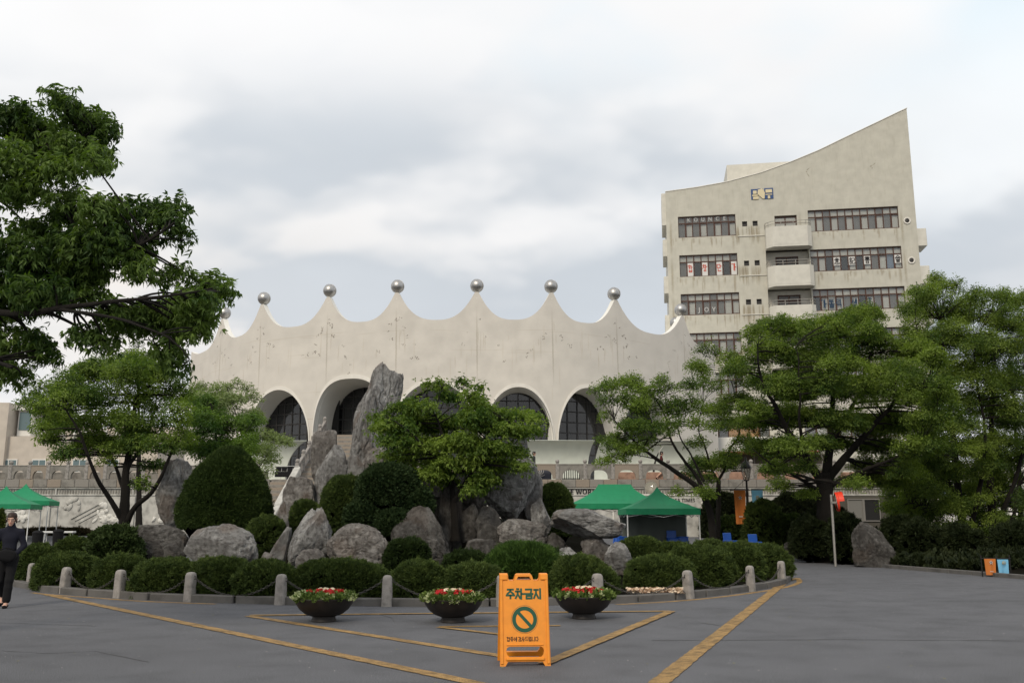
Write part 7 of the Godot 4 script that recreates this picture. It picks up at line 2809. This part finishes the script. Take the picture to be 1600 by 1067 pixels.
func banner(label: String, top: Vector3, w: float, h: float, m: Material, k: int) -> void:
	var o := thing("banner", label, "banner", Vector3(top.x, top.y - h, top.z), 0.0, "orange and blue banners")
	var s := Shape.new()
	var rows := []
	var back := []
	for r in 13:
		var row := PackedVector3Array()
		var b := PackedVector3Array()
		for q in 9:
			var x := (q / 8.0 - 0.5) * w * (0.82 + 0.18 * r / 12.0)
			var z := 0.03 * sin(q * 1.1 + k * 2.0) * (1.0 - r / 14.0) + 0.02
			row.append(Vector3(x, h * r / 12.0, z))
			b.append(Vector3(x, h * r / 12.0, z - 0.006))
		rows.append(row)
		back.append(b)
	s.sheet(rows)
	s.sheet(back, false, true)
	put("cloth", s.mesh(), m, o)
	s = Shape.new()
	var c := Vector3(0.0, h * 0.78, 0.075)
	if k % 2 == 0:
		for e in 5:
			var a := TAU * e / 5.0 + 0.3
			var d := Vector3(cos(a), sin(a), 0)
			var n := Vector3(-sin(a), cos(a), 0)
			s.tri(c + n * w * 0.07, c - n * w * 0.07, c + d * w * 0.2)
			s.tri(c - n * w * 0.07, c + n * w * 0.07, c + d * w * 0.2 - Vector3(0, 0, 0.004))
		s.box(Vector3(0.0, h * 0.22, 0.07), Vector3(w * 0.3, h * 0.025, 0.004))
	else:
		s.lathe([Vector2(w * 0.12, 0), Vector2(w * 0.17, 0.004), Vector2(w * 0.12, 0.008)], 12)
		for q in s.v.size():
			s.v[q] = c + Vector3(s.v[q].x, -s.v[q].z, s.v[q].y)
			s.n[q] = Vector3(s.n[q].x, -s.n[q].z, s.n[q].y)
		s.ball(c, Vector3(w * 0.06, w * 0.06, 0.006), 5, 8)
	put("emblem", s.mesh(), M.paper if k % 2 == 0 else mat("emblem_ochre_%d" % k, 0.4, 0.28, 0.08, 0.8), o)


# surface of joined, tapered rods [a, b, radius a, radius b, squash], meshed with surface nets and added to s
func nets(s: Shape, bones: Array, join: float, cell: float, grow := 0.0) -> void:
	var lo := Vector3.ONE * 1e6
	var hi := -lo
	for b in bones:
		var m: float = maxf(b[2], b[3]) + grow + join + cell * 2.0
		lo = lo.min(b[0].min(b[1]) - Vector3.ONE * m)
		hi = hi.max(b[0].max(b[1]) + Vector3.ONE * m)
	var n := Vector3i(((hi - lo) / cell).ceil()) + Vector3i.ONE
	var f := PackedFloat32Array()
	f.resize(n.x * n.y * n.z)
	f.fill(1.0)
	for b in bones:
		var a: Vector3 = b[0]
		var d: Vector3 = b[1] - a
		var dd := maxf(d.length_squared(), 1e-8)
		var ra: float = b[2] + grow
		var rb: float = b[3] + grow
		var m := maxf(ra, rb) + join + cell * 2.0
		var sq: float = b[4] if b.size() > 4 else 1.0
		var p0 := Vector3i(((a.min(b[1]) - Vector3.ONE * m - lo) / cell).floor()).clamp(Vector3i.ZERO, n - Vector3i.ONE)
		var p1 := Vector3i(((a.max(b[1]) + Vector3.ONE * m - lo) / cell).ceil()).clamp(Vector3i.ZERO, n - Vector3i.ONE)
		for z in range(p0.z, p1.z + 1):
			for y in range(p0.y, p1.y + 1):
				var row := (z * n.y + y) * n.x
				for x in range(p0.x, p1.x + 1):
					var p := lo + Vector3(x, y, z) * cell - a
					var t := clampf(p.dot(d) / dd, 0.0, 1.0)
					var e := p - d * t
					e.z *= sq
					var g := e.length() - lerpf(ra, rb, t)
					var o := f[row + x]
					var h := clampf(0.5 + 0.5 * (o - g) / join, 0.0, 1.0)
					f[row + x] = lerpf(o, g, h) - join * h * (1.0 - h)
	var at_cell := PackedInt32Array()
	at_cell.resize(f.size())
	at_cell.fill(-1)
	var k0 := s.v.size()
	var step := [1, n.x, n.x * n.y]
	for z in n.z - 1:
		for y in n.y - 1:
			for x in n.x - 1:
				var c := (z * n.y + y) * n.x + x
				var inside := 0
				for q in 8:
					if f[c + (q & 1) * step[0] + ((q >> 1) & 1) * step[1] + (q >> 2) * step[2]] < 0.0:
						inside += 1
				if inside == 0 or inside == 8:
					continue
				var sum := Vector3.ZERO
				var cnt := 0
				for q in 8:
					for ax in 3:
						if (q >> ax) & 1:
							continue
						var a: int = c + (q & 1) * step[0] + ((q >> 1) & 1) * step[1] + (q >> 2) * step[2]
						var b: int = a + step[ax]
						if (f[a] < 0.0) != (f[b] < 0.0):
							var p := Vector3(q & 1, (q >> 1) & 1, q >> 2)
							p[ax] += f[a] / (f[a] - f[b])
							sum += p
							cnt += 1
				at_cell[c] = s.v.size()
				s.v.append(lo + (Vector3(x, y, z) + sum / cnt) * cell)
				s.n.append(Vector3.ZERO)
	for z in range(1, n.z - 1):
		for y in range(1, n.y - 1):
			for x in range(1, n.x - 1):
				var c := (z * n.y + y) * n.x + x
				for ax in 3:
					var b: int = c + step[ax]
					if (f[c] < 0.0) == (f[b] < 0.0):
						continue
					var u: int = step[(ax + 1) % 3]
					var w: int = step[(ax + 2) % 3]
					var q := [at_cell[c], at_cell[c - u], at_cell[c - u - w], at_cell[c - w]]
					if q.min() < 0:
						continue
					if f[c] < 0.0:
						q.reverse()
					# clockwise from outside
					s.i.append_array([q[0], q[1], q[2], q[0], q[2], q[3]])
					var m: Vector3 = (s.v[q[2]] - s.v[q[0]]).cross(s.v[q[3]] - s.v[q[1]])
					for e in q:
						s.n[e] -= m
	for k in range(k0, s.v.size()):
		s.n[k] = s.n[k].normalized()


func hand(wrist: Vector3, to: Vector3, side: float) -> Array:
	var d := (to - wrist).normalized()
	var across := d.cross(Vector3(0.2, 0.1, 1)).normalized() * side
	var up := across.cross(d).normalized()
	var b := [[wrist, wrist + d * 0.035, 0.024, 0.030]]
	for k in 4:
		var o := across * (0.030 - 0.020 * k)
		var root := wrist + d * 0.085 + o
		b.append([wrist + d * 0.03 + o * 0.7, root, 0.016, 0.011])
		var l: float = [0.065, 0.078, 0.074, 0.058][k]
		var mid: Vector3 = root + (d + up * 0.35).normalized() * l * 0.5
		b.append([root, mid, 0.010, 0.009])
		b.append([mid, mid + (d + up * 0.9).normalized() * l * 0.5, 0.009, 0.0075])
	var t := wrist + d * 0.03 + across * 0.032
	b.append([t, t + (d * 0.8 + across * 0.7 + up * 0.3).normalized() * 0.038, 0.013, 0.011])
	b.append([t + (d * 0.8 + across * 0.7 + up * 0.3).normalized() * 0.038, t + (d * 1.2 + across * 0.5 + up * 0.6).normalized() * 0.066, 0.011, 0.008])
	return b


# a clothed person; j names the joints (right-hand ones are those on the viewer's right when facing the viewer)
func person(label: String, p: Vector3, turn: float, j: Dictionary, look: Dictionary) -> Node3D:
	var o := thing("person", label, "person", p, turn)
	var cell: float = look.get("cell", 0.016)
	var torso := [[j.hips, j.waist, 0.125, 0.105, 1.25], [j.waist, j.chest, 0.105, 0.125, 1.3], [j.chest, j.neck, 0.125, 0.07, 1.3], [j.chest + Vector3(-0.10, 0.08, 0), j.chest + Vector3(0.10, 0.06, 0), 0.08, 0.08, 1.3]]
	var arms := []
	var legs := []
	var feet := []
	for e in ["r", "l"]:
		var sx := 1.0 if e == "r" else -1.0
		arms.append([j.neck + Vector3(0.04 * sx, -0.03, 0), j["shoulder_" + e], 0.046, 0.05])
		arms.append([j["shoulder_" + e], j["elbow_" + e], 0.048, 0.039])
		arms.append([j["elbow_" + e], j["wrist_" + e], 0.038, 0.028])
		legs.append([j.hips + Vector3(0.085 * sx, -0.03, 0), j["knee_" + e], 0.093, 0.062])
		legs.append([j["knee_" + e], j["knee_" + e].lerp(j["ankle_" + e], 0.35), 0.060, 0.056])
		legs.append([j["knee_" + e].lerp(j["ankle_" + e], 0.35), j["ankle_" + e], 0.056, 0.036])
		feet.append([j["ankle_" + e] + Vector3(0, -0.03, -0.02), j["ball_" + e], 0.036, 0.034, 1.0])
		feet.append([j["ball_" + e], j["toe_" + e], 0.034, 0.024, 1.0])
	var skin := Shape.new()
	nets(skin, torso + arms + legs + feet + [[j.neck, j.head - Vector3(0, 0.06, 0), 0.052, 0.052]], 0.035, cell)
	var hd: Vector3 = j.head
	var fw: Vector3 = j.get("face", Vector3(0, 0, 1))
	var rt := Vector3.UP.cross(fw).normalized()
	var head := [[hd + Vector3(0, 0.035, 0) - fw * 0.015, hd + Vector3(0, 0.03, 0) + fw * 0.012, 0.088, 0.080], [hd + Vector3(0, -0.02, 0) + fw * 0.022, hd + Vector3(0, -0.085, 0) + fw * 0.04, 0.066, 0.036], [hd + Vector3(0, 0.012, 0) + fw * 0.09, hd + Vector3(0, -0.03, 0) + fw * 0.108, 0.008, 0.013], [hd + rt * 0.03 + Vector3(0, 0.028, 0) + fw * 0.080, hd - rt * 0.03 + Vector3(0, 0.028, 0) + fw * 0.080, 0.016, 0.016], [hd + rt * 0.02 + Vector3(0, -0.06, 0) + fw * 0.084, hd - rt * 0.02 + Vector3(0, -0.06, 0) + fw * 0.084, 0.009, 0.009]]
	for e in [-1.0, 1.0]:
		head.append([hd + rt * 0.082 * e + Vector3(0, 0.015, 0), hd + rt * 0.085 * e + Vector3(0, -0.03, 0), 0.016, 0.011])
	nets(skin, head, 0.02, look.get("head_cell", 0.006))
	nets(skin, hand(j.wrist_r, j.hand_r, -1.0), 0.012, look.get("hand_cell", 0.005))
	nets(skin, hand(j.wrist_l, j.hand_l, 1.0), 0.012, look.get("hand_cell", 0.005))
	put("body", skin.mesh(), M.skin, o)
	var s := Shape.new()
	var up := torso.duplicate()
	var sleeve: float = look.get("sleeve", 1.0)
	for k in arms.size():
		var b: Array = arms[k].duplicate()
		if k % 3 == 2:
			b[1] = b[0].lerp(b[1], sleeve * 0.96)
			if sleeve < 0.1:
				continue
		up.append(b)
	if look.get("collar", false):
		up.append([j.neck, j.neck.lerp(j.head, 0.42), 0.058, 0.056])
	nets(s, up, 0.028, cell, 0.014)
	put("top", s.mesh(), look.top, o)
	s = Shape.new()
	var low := [[j.hips + Vector3(0, 0.04, 0), j.hips + Vector3(0, -0.06, 0), 0.115, 0.115, 1.2]]
	for k in legs.size():
		var b: Array = legs[k].duplicate()
		if look.get("short", false):
			if k % 3 > 0:
				continue
			b[1] = b[0].lerp(b[1], 0.55)
			b[3] = 0.085
		elif k % 3 == 2:
			b[1] = b[0].lerp(b[1], 0.80)
			b[3] = 0.062
			b[2] = 0.060
		low.append(b)
	nets(s, low, 0.03, cell, 0.012)
	put("shorts" if look.get("short", false) else "trousers", s.mesh(), look.bottom, o)
	for e in ["r", "l"]:
		s = Shape.new()
		nets(s, [[j["ankle_" + e] + Vector3(0, -0.055, -0.035), j["ball_" + e] + Vector3(0, -0.012, 0), 0.034, 0.034], [j["ball_" + e] + Vector3(0, -0.012, 0), j["toe_" + e] + Vector3(0, -0.006, 0), 0.036, 0.026]], 0.015, minf(cell, 0.012), 0.006)
		put("shoe", s.mesh(), M.black_cloth, o)
	# hair: a cap of locks that leaves the face free
	s = Shape.new()
	var locks := [[hd + Vector3(0, 0.062, 0) - fw * 0.03, hd + Vector3(0, 0.062, 0) + fw * 0.02, 0.088, 0.078], [hd - fw * 0.05, hd - fw * 0.045 + Vector3(0, -0.05, 0), 0.072, 0.05]]
	var lr := RandomNumberGenerator.new()
	lr.seed = label.length()
	for k in 15:
		var a := (PI * 1.25) * (k / 14.0 - 0.5)
		var d := rt * sin(a) + fw * cos(a)
		var tip := 0.062 - 0.10 * pow(absf(sin(a)), 2.0) + lr.randf_range(-0.016, 0.012)
		locks.append([hd + Vector3(0, 0.105, 0) + d * 0.045, hd + Vector3(0, tip, 0) + d * 0.092, 0.026, 0.011])
	nets(s, locks, 0.010, look.get("head_cell", 0.006))
	put("hair", s.mesh(), look.get("hair", M.hair_dark), o)
	s = Shape.new()
	for e in [-1.0, 1.0]:
		s.ball(hd + rt * 0.032 * e + Vector3(0, 0.012, 0) + fw * 0.083, Vector3(0.012, 0.007, 0.008), 5, 8)
	put("eyes", s.mesh(), M.hair_dark, o)
	s = Shape.new()
	s.ball(hd + Vector3(0, -0.06, 0) + fw * 0.092, Vector3(0.024, 0.008, 0.008), 5, 8)
	put("mouth", s.mesh(), mat("lips", 0.36, 0.12, 0.10, 0.5) if not M.has("lips") else M.lips, o)
	if look.get("glasses", false):
		s = Shape.new()
		for e in [-1.0, 1.0]:
			var pts := []
			var rad := []
			for k in 17:
				var a := TAU * k / 16.0
				pts.append(hd + rt * (0.034 * e + cos(a) * 0.025) + Vector3(0, 0.008 + sin(a) * 0.021, 0) + fw * 0.106)
				rad.append(0.0022)
			s.tube(pts, rad, 4)
			s.rod(hd + rt * 0.06 * e + Vector3(0, 0.012, 0) + fw * 0.105, hd + rt * 0.088 * e + Vector3(0, 0.012, 0), 0.002, 4)
		s.rod(hd + rt * 0.01 + Vector3(0, 0.012, 0) + fw * 0.108, hd - rt * 0.01 + Vector3(0, 0.012, 0) + fw * 0.108, 0.002, 4)
		put("glasses", s.mesh(), M.rail_steel, o)
	return o


func people() -> void:
	var walk := {"hips": Vector3(0, 0.93, 0), "waist": Vector3(0.005, 1.08, 0.01), "chest": Vector3(0.0, 1.27, 0.0), "neck": Vector3(0, 1.45, 0.0), "head": Vector3(0.0, 1.615, 0.03), "face": Vector3(0.06, -0.02, 1).normalized(),
		"shoulder_r": Vector3(0.175, 1.385, 0), "elbow_r": Vector3(0.25, 1.13, -0.02), "wrist_r": Vector3(0.16, 0.985, 0.15), "hand_r": Vector3(0.08, 0.965, 0.22),
		"shoulder_l": Vector3(-0.175, 1.385, 0), "elbow_l": Vector3(-0.245, 1.13, -0.03), "wrist_l": Vector3(-0.15, 0.985, 0.14), "hand_l": Vector3(-0.07, 0.96, 0.21),
		"knee_r": Vector3(0.085, 0.50, 0.13), "ankle_r": Vector3(0.075, 0.095, 0.17), "ball_r": Vector3(0.085, 0.04, 0.28), "toe_r": Vector3(0.09, 0.032, 0.34),
		"knee_l": Vector3(-0.095, 0.49, 0.03), "ankle_l": Vector3(-0.11, 0.20, -0.30), "ball_l": Vector3(-0.115, 0.06, -0.24), "toe_l": Vector3(-0.115, 0.035, -0.19)}
	var p := floor_at(16, 951)
	var me := person("person in navy top and black cropped trousers walking at the left edge", Vector3(p.x - 0.3, 0, p.z - 0.30), deg_to_rad(14), walk, {"top": M.navy, "bottom": M.black_cloth, "hair": M.hair, "collar": true, "glasses": true})
	# bag held against the waist
	var s := Shape.new()
	var rows := []
	for k in 9:
		var f := k / 8.0
		var row := PackedVector3Array()
		for q in 24:
			var a := TAU * q / 24.0
			var m := pow(pow(absf(cos(a)), 3.5) + pow(absf(sin(a)), 3.5), -1.0 / 3.5)
			var w := [0.02, 0.13, 0.16, 0.175, 0.178, 0.175, 0.165, 0.15, 0.02][k] as float
			row.append(Vector3(cos(a) * m * w, 0.23 * f + 0.012 * sin(a * 2.0 + f * 5.0), -sin(a) * m * w * 0.34))
		rows.append(row)
	s.sheet(rows, true)
	var bag := thing("hand_bag", "soft black bag held at the waist by the walking person", "bag", me.position + me.basis * Vector3(0.02, 0.84, 0.235), me.rotation.y)
	put("pouch", s.mesh(), M.black_cloth, bag)
	s = Shape.new()
	s.tube(curve(Vector3(-0.13, 0.21, 0.0), Vector3(0, 0.30, 0.03), Vector3(0.13, 0.21, 0.0), 8), [0.009, 0.009, 0.009, 0.009, 0.009, 0.009, 0.009, 0.009, 0.009], 6)
	put("handle", s.mesh(), M.black_cloth, bag)
	var stand := walk.duplicate()
	stand.merge({"knee_r": Vector3(0.09, 0.5, 0.02), "ankle_r": Vector3(0.09, 0.095, 0.0), "ball_r": Vector3(0.095, 0.04, 0.12), "toe_r": Vector3(0.1, 0.032, 0.18), "knee_l": Vector3(-0.09, 0.5, 0.02), "ankle_l": Vector3(-0.09, 0.095, 0.0), "ball_l": Vector3(-0.095, 0.04, 0.12), "toe_l": Vector3(-0.1, 0.032, 0.18), "wrist_r": Vector3(0.25, 0.88, 0.03), "hand_r": Vector3(0.25, 0.78, 0.06), "wrist_l": Vector3(-0.25, 0.88, 0.03), "hand_l": Vector3(-0.25, 0.78, 0.06)}, true)
	var far := {"cell": 0.028, "head_cell": 0.014, "hand_cell": 0.008}
	var a := at(834, 730, 57.2)
	person("man in a grey shirt standing on the terrace behind the balustrade, facing right", Vector3(a.x, FLOOR, -57.2), deg_to_rad(72), stand, far.merged({"top": M.grey_cloth, "bottom": M.black_cloth}))
	a = at(1034, 730, 57.2)
	person("person in dark red top and black shorts walking on the terrace", Vector3(a.x, FLOOR, -57.2), deg_to_rad(80), walk, far.merged({"top": M.maroon_cloth, "bottom": M.black_cloth, "short": true, "sleeve": 0.0}))


func _ready() -> void:
	rng.seed = 2024
	light_and_camera()
	materials()
	setting()
	hall()
	school()
	far_buildings()
	trees()
	rocks()
	shrubs()
	bank_cover()
	bollards()
	flower_bowls()
	folding_sign()
	tents()
	street_things()
	people()
